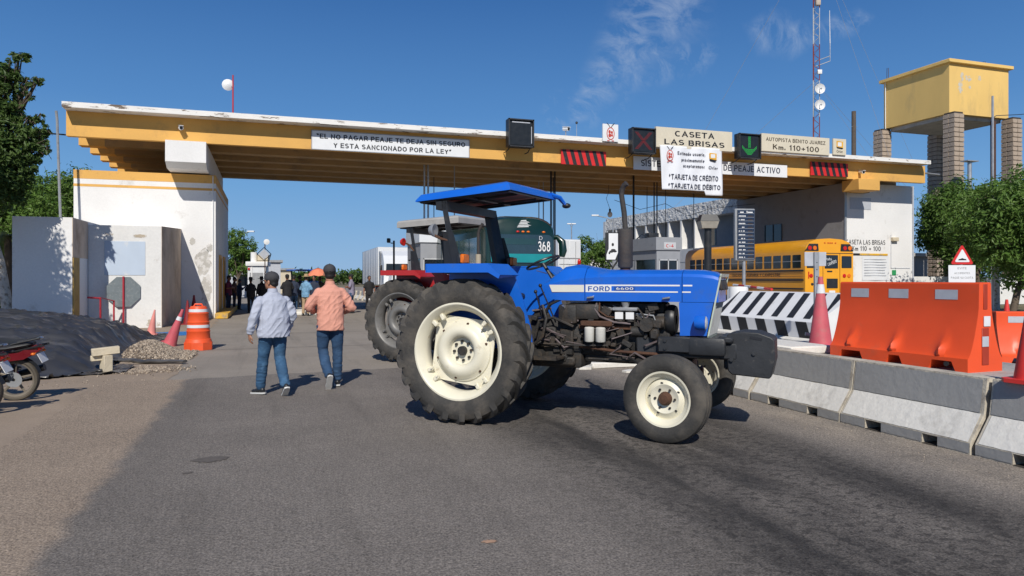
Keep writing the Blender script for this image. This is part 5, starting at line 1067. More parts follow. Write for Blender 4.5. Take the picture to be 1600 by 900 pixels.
# ---------------------------------------------------------------- motorcycles
def motorcycle(label, loc, rz, steer=0, lean=.12):
    T = thing('motorcycle', label, 'motorcycle', loc, rz, 'motorcycles parked at the left edge'); 
    F = bpy.data.objects.new('frame', None)     # x forward
    b = MB(); b.tube([(-.05, -.04, .42), (.35, 0, .50), (.85, 0, .72), (1.0, 0, .78)], .022, 8); b.tube([(1.0, 0, .78), (.75, 0, .35), (.45, 0, .26), (.2, 0, .30)], .02, 8); b.tube([(.2, .08, .62), (-.38, .08, .74)], .014, 6); b.tube([(.2, -.08, .62), (-.38, -.08, .74)], .014, 6)
    fr = b.build('frame', BLACKP, T)
    for (x, nm) in ((0, 'rear_wheel'), (1.24, 'front_wheel')):
        b = MB(); r_ = .225; b.lathe([(-.035, r_ + .012), (-.03, r_ - .015), (0, r_ - .025), (.03, r_ - .015), (.035, r_ + .012), (.02, r_), (-.02, r_)], (0, 0, 0), 'Y', 36, close=True)
        b.lathe([(-.05, .0), (-.05, .04), (.05, .04), (.05, .0)], axis='Y', n=14)
        for k in range(5):
            a = 2 * PI * k / 5 + .4; b.tube([(.03 * math.cos(a), 0, .03 * math.sin(a)), (r_ * .95 * math.cos(a), 0, r_ * .95 * math.sin(a))], [.022, .015], 6, sc=(1, .5))
        wv = b.build(nm, mat('alloy_brown', (.22, .19, .15), .5, metal=.3, var=.15, vs=6), T); wv.location = (x, 0, .285)
        b = MB(); b.lathe([(-.034, r_ + .005), (-.048, r_ + .025), (-.045, r_ + .045), (-.025, .281), (0, .286), (.025, .281), (.045, r_ + .045), (.048, r_ + .025), (.034, r_ + .005)], axis='Y', n=40); b.build('tyre', mat('dusty_tyre', (.10, .085, .065), .85, var=.2, vs=6, bump=.3, bs=60), wv)
        b = MB(); b.lathe([(.055, .02), (.055, .10), (.062, .10), (.062, .02)], axis='Y', n=20); b.build('brake_disc', GREYM, wv)
    b = MB(); b.box((.5, 0, .40), (.30, .20, .24), b=.04); b.cyl((.55, 0, .46), (.72, 0, .58), .08, .07, 14); b.cyl((.48, -.10, .36), (.48, -.15, .36), .09, n=16); b.build('engine', mat('engine_alloy', (.12, .12, .12), .45, metal=.5, var=.2, vs=8), T)
    b = MB(); b.tube([(.05, -.075, .29), (.3, -.07, .33), (.42, -.06, .36)], .022, 6); b.tube([(.05, .075, .29), (.3, .07, .33), (.42, .06, .36)], .022, 6); b.build('swing_arm', BLACKP, T)
    for s in (-1, 1):
        b = MB(); b.tube([(.02, s * .10, .33), (.14, s * .10, .62)], .022, 8)
        for k in range(9): b.lathe([(0, .034), (.008, .04), (.016, .034)], (.04 + .012 * k, s * .10, .38 + .024 * k), 'Z', 10)
        b.build('shock_absorber', MOTOR if s < 0 else GREYM, T)
    b = MB(); b.tube([(.6, -.1, .42), (.62, -.16, .26), (.3, -.16, .24), (.1, -.16, .30)], .022, 8); b.tube([(.1, -.16, .30), (-.28, -.18, .40)], [.04, .048], 12); b.build('exhaust', BLACKP, T)
    b = MB(); b.tube([(.62, 0, .72), (.35, 0, .69), (.05, 0, .71), (-.18, 0, .75), (-.24, 0, .76)], [.09, .12, .12, .10, .05], 12, sc=(.45, 1.1)); b.build('seat', BLACKP, T)
    b = MB(); b.ell((.78, 0, .82), (.22, .13, .12), 16, 10); b.build('fuel_tank', MOTOR, T)
    b = MB(); b.add([(.2, -.11, .62), (-.08, -.11, .65), (-.28, -.06, .75), (-.31, -.05, .66), (-.14, -.10, .56), (.2, -.11, .52), (.2, .11, .62), (-.08, .11, .65), (-.28, .06, .75), (-.31, .05, .66), (-.14, .10, .56), (.2, .11, .52)], [(0, 1, 4, 5), (1, 2, 3, 4), (6, 11, 10, 7), (7, 10, 9, 8), (2, 8, 9, 3), (1, 7, 8, 2), (0, 6, 7, 1)]); b.build('tail_fairing', MOTOR, T, smooth=25)
    b = MB(); b.box((-.31, 0, .70), (.05, .13, .06), rot=(0, .3, 0), b=.015); b.build('tail_lamp', REDL, T)
    b = MB(); b.tube([(.0, .10, .76), (-.22, .10, .81), (-.32, .07, .83), (-.32, -.07, .83), (-.22, -.10, .81), (.0, -.10, .76)], .013, 8); b.build('grab_rail', BLACKP, T)
    b = MB(); b.ell((-.31, 0, .83), (.035, .08, .014), 10, 6); b.build('rail_cap', ALU, T)
    b = MB(); b.lathe([(-.05, .30), (0, .32), (.05, .30)], (0, 0, .285), 'Y', 14, a0=R(75), a1=R(165)); b.build('mudguard', BLACKP, T, fixn=False)
    b = MB(); b.box((-.33, 0, .57), (.006, .20, .13), rot=(0, .45, 0)); pl = b.build('number_plate', WPAINT, T)
    for s in (-1, 1): b = MB(); b.ell((-.28, s * .16, .64), (.030, .026, .020), 8, 6); b.tube([(-.28, s * .15, .64), (-.27, s * .05, .64)], .008, 5); b.build('indicator', ORL, T)
    b = MB(); b.tube([(1.24, .09, .285), (1.06, .08, .75)], .022, 8); b.tube([(1.24, -.09, .285), (1.06, -.08, .75)], .022, 8); b.tube([(.95, .36, .98), (1.0, .2, 1.0), (1.03, 0, .96), (1.0, -.2, 1.0), (.95, -.36, .98)], .014, 8); b.build('fork_and_handlebar', BLACKP, T)
    b = MB(); b.ell((1.14, 0, .86), (.10, .10, .11), 14, 10); b.build('headlamp', BLACKP, T)
    for s in (-1, 1): b = MB(); b.tube([(.97, s * .28, .99), (.98, s * .30, 1.14)], .007, 5); b.ell((.98, s * .33, 1.18), (.02, .08, .055), 12, 8); b.build('mirror', BLACKP, T)
    b = MB(); b.tube([(.42, .1, .28), (.38, .28, .02)], .012, 6); b.build('kick_stand', GREYM, T)
    T.rotation_euler = (R(-5), 0, rz); return T
X, Y, _ = atD(26, 9.55); motorcycle('dark red motorcycle parked before the tarpaulin, the one showing its tail and rear wheel', (X, Y, .0), PI - YAW + R(12))
mc = [o for o in bpy.data.objects if o.name.startswith('motorcycle')][0]
m2 = copy_tree(mc); X, Y, _ = atD(-36, 8.5); place(m2, (X, Y, 0), label='nearest motorcycle, cut by the left picture edge so that only its wheel edge shows')

# ---------------------------------------------------------------- people
def lerp(a, b, t): return Vector(a) * (1 - t) + Vector(b) * t
def limb(b, pts, rs, n=12, sc=None, up=None):
    """tapered closed limb with rounded ends"""
    b.tube(pts, rs, n, sc=sc, up=up)
    b.ell(pts[0], [rs[0]] * 3 if not sc else [rs[0] * .9] * 3, n, 8); b.ell(pts[-1], [rs[-1]] * 3 if not sc else [rs[-1] * .9] * 3, n, 8)
def torso(b, rows, n=20):
    """rows: (x, y, z, rx, ry)"""
    vs = []; k = len(rows)
    for (x, y, z, rx, ry) in rows:
        for j in range(n):
            a = 2 * PI * j / n; c, s = math.cos(a), math.sin(a)
            e = .82; vs.append((x + rx * abs(c) ** e * (1 if c > 0 else -1), y + ry * abs(s) ** e * (1 if s > 0 else -1), z))
    fs = [(i * n + j, i * n + (j + 1) % n, (i + 1) * n + (j + 1) % n, (i + 1) * n + j) for i in range(k - 1) for j in range(n)] + [tuple(range(n))[::-1], tuple((k - 1) * n + j for j in range(n))]
    b.add(vs, fs)
def hand(b, wrist, dirv, palm_n, side, k=1.0, curl=.5):
    """palm with four unequal bent fingers and a thumb; dirv = along the fingers, palm_n = palm normal, side=+1 thumb towards cross"""
    d = Vector(dirv).normalized(); nrm = Vector(palm_n); nrm = (nrm - d * nrm.dot(d)).normalized(); t = d.cross(nrm) * side
    w_ = Vector(wrist); pc = w_ + d * .045 * k
    M = Matrix((t, nrm, d)).transposed()
    b.ell(pc, (.040 * k, .017 * k, .055 * k), 12, 8, M=M)
    b.tube([w_ - d * .03, w_ + d * .02], [.026 * k, .03 * k], 10)
    for i, (off, ln) in enumerate(((.028, .070), (.0095, .080), (-.0095, .074), (-.028, .058))):
        p = w_ + d * .085 * k + t * off * k; c = curl * (1 + .12 * i); pts = [p - d * .02]; a = 0
        pts.append(p)
        for seg in (.42, .32, .26):
            a += c * .75; p = p + (d * math.cos(a) + nrm * math.sin(a)) * ln * seg * k; pts.append(p)
        b.tube(pts, [.0095 * k, .0095 * k, .009 * k, .0082 * k, .0068 * k], 8); b.ell(pts[-1], [.0068 * k] * 3, 8, 6)
    p = w_ + d * .03 * k + t * .030 * k; q = p + (d * .7 + t * .6 + nrm * .3).normalized() * .038 * k; r_ = q + (d * .9 + t * .15 + nrm * .35).normalized() * .032 * k
    b.tube([p - t * .012 * k, p, q, r_], [.013 * k, .013 * k, .0105 * k, .008 * k], 8); b.ell(r_, [.008 * k] * 3, 8, 6)
def person(label, loc, rz, P_, shirt=None, trousers=None, hair=True, cap=None, skin=SKIN, shoes=BLACKP, voxel=.02, group=None, scale=1, hero=False):
    """P_: pose, metres, facing +Y. keys: hip, chest, neck, head, turn, shL, elL, wrL, shR, elR, wrR, knL, anL, knR, anR, belly"""
    T = thing('person', label, 'person', loc, rz, group); T.scale = (scale,) * 3
    g = lambda k, d: Vector(P_.get(k, d))
    bl = P_.get('bulk', 1.0); sl = P_.get('short', False)
    hip = g('hip', (0, 0, .94)); ch = g('chest', (0, .0, 1.32)); nk = g('neck', (0, .01, 1.50)); hd = g('head', (0, .025, 1.645)); turn = P_.get('turn', 0)
    J = {}
    for s, n in ((-1, 'L'), (1, 'R')):
        J['sh' + n] = g('sh' + n, (s * .185, 0, 1.43)); J['el' + n] = g('el' + n, (s * .25, -.02, 1.14)); J['wr' + n] = g('wr' + n, (s * .27, .05, .88))
        J['hi' + n] = hip + Vector((s * .095, 0, -.04)); J['kn' + n] = g('kn' + n, (s * .11, .01, .50)); J['an' + n] = g('an' + n, (s * .12, -.02, .09))
        J['to' + n] = g('to' + n, (0, .15, -.05)); J['hd' + n] = g('hd' + n, (0, .15, -1))
    # body: one continuous surface
    b = MB(); Mh = Euler((P_.get('nod', 0), 0, turn)).to_matrix()
    def H(v): return hd + Mh @ Vector(v)
    b.ell(H((0, 0, .03)), (.076, .094, .098), 20, 14, M=Mh); b.ell(H((0, .030, -.045)), (.055, .062, .065), 16, 10, M=Mh); b.ell(H((0, .062, -.082)), (.03, .026, .026), 12, 8, M=Mh)
    b.ell(H((0, .098, -.022)), (.014, .020, .026), 10, 8, M=Mh); b.ell(H((0, .084, -.060)), (.027, .012, .010), 10, 6, M=Mh)
    for s in (-1, 1): b.ell(H((s * .080, -.008, -.012)), (.012, .020, .034), 10, 8, M=Mh); b.ell(H((s * .035, .076, .012)), (.024, .014, .010), 8, 6, M=Mh)
    b.tube([nk - Vector((0, 0, .07)), nk, H((0, -.015, -.05))], [.068, .058, .058], 14)
    torso(b, [(hip.x, hip.y, hip.z - .08, .13, .09), (hip.x, hip.y, hip.z + .05, .14, .10), (lerp(hip, ch, .5).x, lerp(hip, ch, .5).y, lerp(hip, ch, .5).z, .13 * bl, .10 * bl), (ch.x, ch.y, ch.z, .155, .105), (ch.x, ch.y, ch.z + .06, .13, .08), (nk.x, nk.y, nk.z - .03, .055, .05)])
    for n in 'LR':
        s_o = -1 if n == 'L' else 1
        limb(b, [J['sh' + n] + Vector((-s_o * .035, 0, -.06)), J['el' + n]], [.045, .038]); limb(b, [J['el' + n], lerp(J['el' + n], J['wr' + n], .4), J['wr' + n]], [.038, .040, .026])
        s = -1 if n == 'L' else 1
        hdv = J['hd' + n]; hand(b, J['wr' + n], hdv, P_.get('pn' + n, (-s, 0, 0)), P_.get('th' + n, -s), 1.0 if hero else 1.15, P_.get('curl', .5))
        limb(b, [J['hi' + n], J['kn' + n]], [.075, .05]); limb(b, [J['kn' + n], lerp(J['kn' + n], J['an' + n], .35) + Vector((0, -.012, 0)), J['an' + n]], [.05, .052, .034])
    body = remeshed(b, 'body', skin, T, .0075 if hero else voxel * .8, 2)
    # face details
    if True:
        for s in (-1, 1): b = MB(); b.ell(H((s * .033, .088, .0)), (.012, .006, .008), 8, 6, M=Mh); b.build('eye', INK, body)
    # shoes
    for n in 'LR':
        a = J['an' + n]; d = J['to' + n].normalized(); up = Vector((0, 0, 1)); up = (up - d * up.dot(d)).normalized(); sd_ = d.cross(up); M = Matrix((sd_, d, up)).transposed()
        b = MB(); base = a - up * .055
        for (yy, zz_, rx, ry, rz_) in ((-.03, .02, .038, .05, .045), (.05, .012, .042, .08, .038), (.13, .004, .044, .065, .030)): b.ell(base + d * yy + up * zz_, (rx, ry, rz_), 14, 8, M=M)
        b.tube([a + up * .03, a - up * .02], [.042, .046], 12)
        sh = remeshed(b, 'shoe', shoes, body, .009 if hero else .015, 2)
        b = MB()
        prof = [(-.036, -.075), (-.044, .0), (-.040, .06), (-.047, .13), (-.035, .19), (0, .21), (.035, .19), (.047, .13), (.040, .06), (.044, 0), (.036, -.075), (0, -.09)]
        vs = [base + sd_ * x + d * y + up * z for z in (-.034, -.012) for x, y in prof]; k = len(prof)
        b.add(vs, [tuple(range(k)), tuple(range(2 * k - 1, k - 1, -1))] + [(i, (i + 1) % k, (i + 1) % k + k, i + k) for i in range(k)]); b.build('sole', SOLE if shoes is BLACKP and hero else INK if hero else BLACKP, sh)
    # trousers
    if trousers:
        b = MB(); torso(b, [(hip.x, hip.y, hip.z - .12, .15 * min(bl, 1.12), .115), (hip.x, hip.y - .01, hip.z - .02, .165 * min(bl, 1.15), .13 * min(bl, 1.15)), (hip.x, hip.y, hip.z + .10, .15 * bl, .115 * bl)])
        for n in 'LR':
            k_ = J['kn' + n]; a = J['an' + n]; hp = J['hi' + n]; f = P_.get('flare', 1)
            limb(b, [hp, lerp(hp, k_, .5), k_ + (hp - k_) * .1], [.103, .092, .072 * f], 16); limb(b, [k_ + (hp - k_) * .1, lerp(k_, a, .35), lerp(k_, a, .93)], [.072 * f, .072 * f, .062 * f], 16)
        def dj(v):
            low = max(0, .62 - v.z); q = noise.noise((v.x * 6, v.y * 6, v.z * 16)); q2 = noise.noise((v.x * 11, v.y * 11, v.z * 34 + 5))
            return (.005 * q + .005 * q2 * (.5 + 1.6 * min(1, low * 2.5))) if hero else .008 * q
        tr_ = remeshed(b, 'trousers', trousers, body, .010 if hero else voxel, 3, dj)
        if False:
            for s in (-1, 1):
                b = MB(); b.box((hip.x + s * .075, hip.y - .150 * min(bl, 1.1), hip.z - .07), (.11, .012, .12), b=.005); b.build('back_pocket', trousers, tr_)
    # shirt
    if shirt:
        b = MB(); hem = P_.get('hem', .80); md = lerp(hip, ch, .5)
        torso(b, [(hip.x, hip.y - .005, hem, .185 * bl, .150 * bl), (hip.x, hip.y - .005, hip.z, .185 * bl, .150 * bl), (md.x, md.y - .005, md.z, .178 * bl, .145 * bl), (ch.x, ch.y - .005, ch.z, .195, .140), (ch.x, ch.y - .005, ch.z + .07, .192, .125), (nk.x, nk.y - .008, nk.z - .085, .165, .100), (nk.x, nk.y - .008, nk.z - .035, .100, .078), (nk.x, nk.y - .005, nk.z - .005, .066, .062)])
        for n in 'LR':
            s = -1 if n == 'L' else 1
            sh_, e, w_ = J['sh' + n], J['el' + n], J['wr' + n]; end = lerp(e, w_, .92) if not sl else lerp(sh_, e, .8)
            sh_ = sh_ + Vector((-s * .035, 0, -.055))
            if sl: limb(b, [sh_, end], [.078, .068], 14)
            else: limb(b, [sh_, lerp(sh_, e, .4), e], [.074, .074, .062], 14); limb(b, [e, lerp(e, end, .5), end], [.062, .056, .044], 14)
        c0 = P_.get('seed', 0)
        def ds(v):
            q = noise.noise((v.x * 4 + c0, v.y * 4, v.z * 9)); q2 = noise.noise((v.x * 9 + c0, v.y * 9, v.z * 20)); arm = 1.6 if abs(v.x) > .2 else 1
            ridg = 1 - abs(noise.noise((v.x * 7 + c0, v.y * 5, v.z * 11 - v.x * 9))) * 2
            vert = math.sin(v.x * 75) * .0035 if (P_.get('pleats') and abs(v.x) < .10 and .98 < v.z < 1.36 and v.y < 0) else 0
            return (.005 * q + .003 * q2 * arm + .011 * max(0, ridg) ** 2 * arm * (1 if v.z < 1.36 else .3) - .005 + vert) if hero else .01 * q
        so_ = remeshed(b, 'shirt', shirt, body, .010 if hero else voxel, 2, ds)
        b = MB(); b.lathe([(-.02, .072), (.02, .066), (.035, .061), (.030, .055), (-.02, .060)], nk + Vector((0, -.004, .0)), 'Z', 24, close=True)
        b.build('collar', shirt, so_)
        if hero:
            for n in 'LR':
                e, w_ = J['el' + n], J['wr' + n]; b = MB(); b.tube([lerp(e, w_, .84), lerp(e, w_, .97)], [.048, .045], 14); b.build('cuff', shirt, so_)
    if hair:
        b = MB(); b.ell(H((0, -.012, .035)), (.083, .100, .098), 20, 14, M=Mh); b.ell(H((0, -.05, -.03)), (.066, .055, .05), 16, 10, M=Mh); remeshed(b, 'hair', HAIR, body, .012, 1, lambda v: .002 * noise.noise(v * 60))
    if cap == 'straw' or cap == 'hat':
        m_ = STRAW if cap == 'straw' else CLOTHK
        b = MB(); b.lathe([(.0, .20), (.012, .205), (.02, .16), (.03, .098), (.10, .090), (.13, .075), (.135, .0)], H((0, 0, .055)), 'Z', 24); b.build('hat', m_, body)
    elif cap is not None:
        b = MB(); b.ell(H((0, -.006, .062)), (.092, .110, .088), 24, 16, M=Mh); cut = b
        vs = [v for v in b.v]; zcut = H((0, 0, .040)).z
        cp = b.mesh('cap', True); bm = bmesh.new(); bm.from_mesh(cp); bmesh.ops.bisect_plane(bm, geom=bm.verts[:] + bm.edges[:] + bm.faces[:], plane_co=H((0, 0, .030)), plane_no=Mh @ Vector((0, -.10, 1)), clear_inner=True); bm.to_mesh(cp); bm.free()
        cp.materials.append(cap); o = bpy.data.objects.new('cap', cp); C.objects.link(o); o.parent = body
        b = MB()
        def brim(u, v):
            a = (u - .5) * 2.3; r0 = .085; x = math.sin(a) * (.075 + .005 * v); y = .055 + math.cos(a) * .035 + v * .075 * (math.cos(a * 1.1)); return H((x, y, .035 - .012 * v - .016 * abs(u - .5) * 2))
        b.grid(brim, 12, 5); oo = b.build('brim', cap, o, fixn=False); so2 = oo.modifiers.new('s', 'SOLIDIFY'); so2.thickness = .005
        if hero: b = MB(); b.ell(H((0, -.006, .150)), (.010, .010, .006), 8, 6); b.build('cap_button', cap, o); b = MB(); b.tube([H((.06, -.088, .048)), H((0, -.116, .043)), H((-.06, -.088, .048))], .006, 6); b.build('cap_strap', cap, o)
    return T
# two men walking away
X, Y, _ = atD(427, 9.95)
person('man in pale grey long shirt, blue jeans and grey cap walking away', (X, Y, .004), -R(14) * 0 + .35, dict(hip=(0, 0, .92), chest=(0, .02, 1.30), neck=(.0, .03, 1.485), head=(-.01, .05, 1.615), turn=.62, bulk=1.22, hem=.83, flare=1.08, seed=3,
    shL=(-.215, .01, 1.40), elL=(-.30, -.05, 1.13), wrL=(-.325, .02, .885), hdL=(.0, .12, -1), shR=(.215, .01, 1.40), elR=(.275, -.03, 1.13), wrR=(.25, .10, .92), hdR=(0, .4, -.9), pnL=(1, 0, 0), pnR=(-1, 0, 0),
    knL=(-.115, .10, .50), anL=(-.125, .16, .10), toL=(-.05, .15, -.01), knR=(.10, .02, .50), anR=(.085, -.24, .155), toR=(.02, .13, -.10)), SHIRTG, JEANS, cap=CAPG, shoes=BLACKP, hero=True, group=None, scale=.965)
X, Y, _ = atD(516, 10.62)
person('man in salmon shirt, dark jeans and dark cap walking away', (X, Y, .004), .10, dict(hip=(.0, 0, .95), chest=(0, .02, 1.35), neck=(.0, .03, 1.53), head=(.0, .055, 1.67), turn=-.12, bulk=1.06, hem=.845, flare=1.05, pleats=True, seed=9,
    shL=(-.195, .01, 1.455), elL=(-.315, -.03, 1.19), wrL=(-.20, .18, 1.12), hdL=(.5, 1, .1), shR=(.195, .01, 1.455), elR=(.31, -.03, 1.18), wrR=(.20, .18, 1.10), hdR=(-.5, 1, .1), pnL=(0, 0, -1), pnR=(0, 0, -1),
    knL=(-.09, .11, .52), anL=(-.055, -.20, .20), toL=(.0, .10, -.13), knR=(.115, .05, .50), anR=(.125, .10, .10), toR=(.03, .15, -.01)), SHIRTS, JEAND, cap=CAPG, shoes=BLACKP, hero=True)
# waiting crowd in the shade of the canopy and around it
STAND = dict(); CROSS = dict(elL=(-.27, .02, 1.16), wrL=(.02, .22, 1.20), hdL=(1, .1, 0), pnL=(0, -1, 0), elR=(.27, .02, 1.16), wrR=(-.02, .25, 1.18), hdR=(-1, .1, 0), pnR=(0, -1, 0))
HIPS = dict(elL=(-.40, -.08, 1.20), wrL=(-.20, .06, 1.02), hdL=(1, .5, -.4), elR=(.40, -.08, 1.20), wrR=(.20, .06, 1.02), hdR=(-1, .5, -.4)); PHONE = dict(elR=(.27, .05, 1.16), wrR=(.08, .28, 1.30), hdR=(-.4, .5, .8), turn=.2, nod=-.2)
SHORT = dict(short=True)
def crowd(px, d, lab, rz, pose, sh, tro, cap=None, sc=1.0, skin=SKIND):
    X, Y, _ = atD(px, d); person(lab, (X, Y, .0), rz, pose, sh, tro, hair=True, cap=cap, skin=skin, voxel=.028, scale=sc, group='people waiting under and near the canopy')
crowd(577, 36.2, 'man all in black walking alone in the shade right of the salmon shirt', PI, dict(short=True, knL=(-.11, .1, .5), anL=(-.11, .15, .09), knR=(.11, .02, .5), anR=(.11, -.12, .1)), CLOTHK, CLOTHK)
crowd(549, 34, 'man in lilac polo and black cap facing left beside the salmon shirt', PI / 2 - YAW, dict(short=True, **{k: v for k, v in CROSS.items()}), CLOTHL, JEAND, cap=CLOTHK, sc=1.03)
crowd(478, 31.6, 'man in light blue shirt and straw hat with khaki trousers, back to the camera', -.6, dict(**CROSS), CLOTHB, KHAKI, cap='straw', sc=1.0)
crowd(449, 33.5, 'man in black top and dark cap between the grey shirt and the straw hat', .3, dict(**CROSS), CLOTHK, CLOTHN, cap=CLOTHK, sc=1.02)
crowd(459, 34.4, 'man in navy top standing just behind the straw hat man', -.3, dict(**PHONE), CLOTHN, JEAND, sc=1.0)
crowd(469, 36.5, 'man in dark cap half hidden behind the straw hat man', .5, dict(), CLOTHN, CLOTHK, cap=CLOTHK, sc=1.0)
crowd(491, 34.2, 'man in navy shirt under the coral umbrella', 2.6, dict(**PHONE), CLOTHN, CLOTHK, sc=1.0)
crowd(500, 35.5, 'man in olive shirt left of the salmon shirt', -.2, dict(**HIPS), CLOTHO, JEAND, sc=.98)
crowd(537, 37, 'man half hidden behind the salmon shirt, in dark shirt', 1.2, dict(), CLOTHK, JEAND, sc=.96) if False else None
crowd(357, 34.6, 'man in maroon shirt leaning by the ochre door of the left tower', -PI / 2 - .3, dict(short=True, **CROSS), CLOTHM, CLOTHN, sc=1.0)
crowd(366, 36, 'man in dark shirt beside the one in maroon', -PI / 2, dict(**HIPS), mat('cloth_brown', (.10, .05, .035), .85), CLOTHN, sc=.96)
crowd(392, 34.6, 'man in black wide hat and black shirt left of the grey shirt', .5, dict(bulk=1.2, **CROSS), CLOTHK, CLOTHK, cap='hat', sc=.93)
crowd(409, 36.5, 'man in black shirt whose shoulder shows beside the grey cap', .5, dict(), CLOTHK, CLOTHN, cap='hat', sc=.95)
crowd(374, 38, 'man in navy standing in the shade between the maroon and the black hat', -1.2, dict(**PHONE), CLOTHN, CLOTHN, sc=.9)
# coral umbrella
X, Y, Z = atD(497, 35.2, 425); t = thing('umbrella', 'coral sun umbrella above the waiting people', 'umbrella', (X, Y, 0))
b = MB(); n_ = 8; top = 2.16
for i in range(n_):
    a0_, a1_ = 2 * PI * i / n_, 2 * PI * (i + 1) / n_
    b.add([(0, 0, top), (.5 * math.cos(a0_), .5 * math.sin(a0_), top - .12), (.5 * math.cos(a1_) * .97, .5 * math.sin(a1_) * .97, top - .11), (1.02 * math.cos(a0_), 1.02 * math.sin(a0_), top - .42), (.95 * math.cos((a0_ + a1_) / 2), .95 * math.sin((a0_ + a1_) / 2), top - .38), (1.02 * math.cos(a1_), 1.02 * math.sin(a1_), top - .42)], [(0, 1, 2), (1, 3, 4), (1, 4, 2), (2, 4, 5)])
t.scale = (.55, .55, 1.0)
b.build('canopy', UMB, t, smooth=0, fixn=False); b = MB(); b.cyl((0, 0, .9), (0, 0, top + .06), .012, n=6); b.build('shaft', GREYM, t)
# ---------------------------------------------------------------- concrete lane barriers
def jersey(label, X, y0, ln, group, rz=0):
    t = thing('concrete_barrier', label, 'barrier', (X, y0, 0), rz, group)
    pr = lambda z0: [(0, z0), (0, .11), (.17, .36), (.215, .69), (.395, .69), (.44, .36), (.61, .11), (.61, z0)]
    b = MB(); g = .012; n1, n2 = ln * .22, ln * .64
    segs = [(g, n1, 0), (n1, n1 + .17, .10), (n1 + .17, n2, 0), (n2, n2 + .21, .105), (n2 + .21, ln - g, 0)]
    for (a, c, z0) in segs: b.prism(pr(z0), 'xz', a, c)
    b.build('core', RAWC, t, smooth=0)
    def sheet(p, q, a, c, m, nm, e=.004):
        vs = []; K = 22
        dx, dz = q[0] - p[0], q[1] - p[1]; l_ = math.hypot(dx, dz); nx, nz = -dz / l_ * e, dx / l_ * e
        for i in range(K + 1):
            y = a + (c - a) * i / K; j1 = .006 * noise.noise((y * 14, X, y0)); j2 = .005 * noise.noise((y * 17, X + 9, y0))
            vs += [(p[0] + nx, y, p[1] + nz + j2), (q[0] + nx, y, q[1] + nz + j1)]
        b = MB(); b.add(vs, [(2 * i, 2 * i + 1, 2 * i + 3, 2 * i + 2) for i in range(K)]); b.build(nm, m, t, smooth=0, fixn=False)
    sheet((.172, .372), (.213, .672), g + .035, ln - g - .02, GREYP, 'upper_face'); sheet((.004, .118), (.168, .362), g + .02, ln - g - .03, CONCL, 'sloped_face')
    for (a, c, z0) in segs:
        if z0 == 0: sheet((0, .02), (0, .106), a + .004, c - .004, GREYP, 'foot_face')
        else:
            b = MB(); b.span((-.001, a + .002, .001), (.30, c - .002, .012)); b.build('scupper_floor', mat('scupper_dark', (.05, .042, .034), .9), t)  # dark slab lying in each opening at the barrier foot
    return t
names = ['concrete lane barrier cut by the right picture edge, under the red cone', 'concrete lane barrier in front of the right half of the orange plastic barrier', 'concrete lane barrier in front of the tall pink cone by the orange barrier', 'concrete lane barrier right behind the tractor\'s black front weights', 'concrete lane barrier hidden mostly behind the tractor front wheel']
for i, (y0, lab) in enumerate(zip((3.27, 4.88, 6.46, 8.06, 9.66), names)):
    if i < 4: jersey(lab, 6.02 + rnd.uniform(-.01, .01), y0, 1.59, 'grey and white concrete barriers along the right lane', rnd.uniform(-.006, .006))
jersey('concrete lane barrier just beyond the right picture edge', 6.03, 1.66, 1.59, 'grey and white concrete barriers along the right lane')
# raised median behind them
b = MB(); b.span((6.72, -2, 0), (9.25, 10.6, .50), bv=.03); struct(b.build('median', CONC))
b = MB(); b.span((6.66, 7.7, .40), (7.1, 9.9, .58), bv=.02); b.span((7.15, 8.6, .50), (7.9, 10.2, .62), bv=.02); tag(b.build('concrete_kerb', CONCL), 'pale stepped concrete kerb on the median behind the lane barriers', 'kerb')
# broken painted paving left of the barrier row, seen under the tractor
for k in range(13):
    px = 905 + 80 * rnd.random(); py = 562 + 14 * rnd.random() + (px - 905) * .1; X, Y = ground(px, py)
    b = MB(); s = rnd.uniform(.12, .26); pts = [(s * math.cos(2 * PI * i / 5 + rnd.uniform(-.3, .3)), s * .8 * math.sin(2 * PI * i / 5 + rnd.uniform(-.3, .3))) for i in range(5)]
    b.prism(pts, 'xy', 0, rnd.uniform(.03, .07)); o = b.build('broken_slab', CONCL, smooth=0); o.location = (X, Y, 0); o.rotation_euler = (rnd.uniform(-.05, .05), rnd.uniform(-.05, .05), 0)
    tag(o, 'piece of broken pale paving on the ground seen under the tractor', 'paving slab', 'broken pale paving pieces beyond the tractor')
b = MB(); b.span((5.45, 11.7, 0), (6.7, 19, .11), bv=.02); tag(b.build('painted_kerb', CONCL), 'low pale kerb strip beyond the tractor, in line with the barriers', 'kerb')

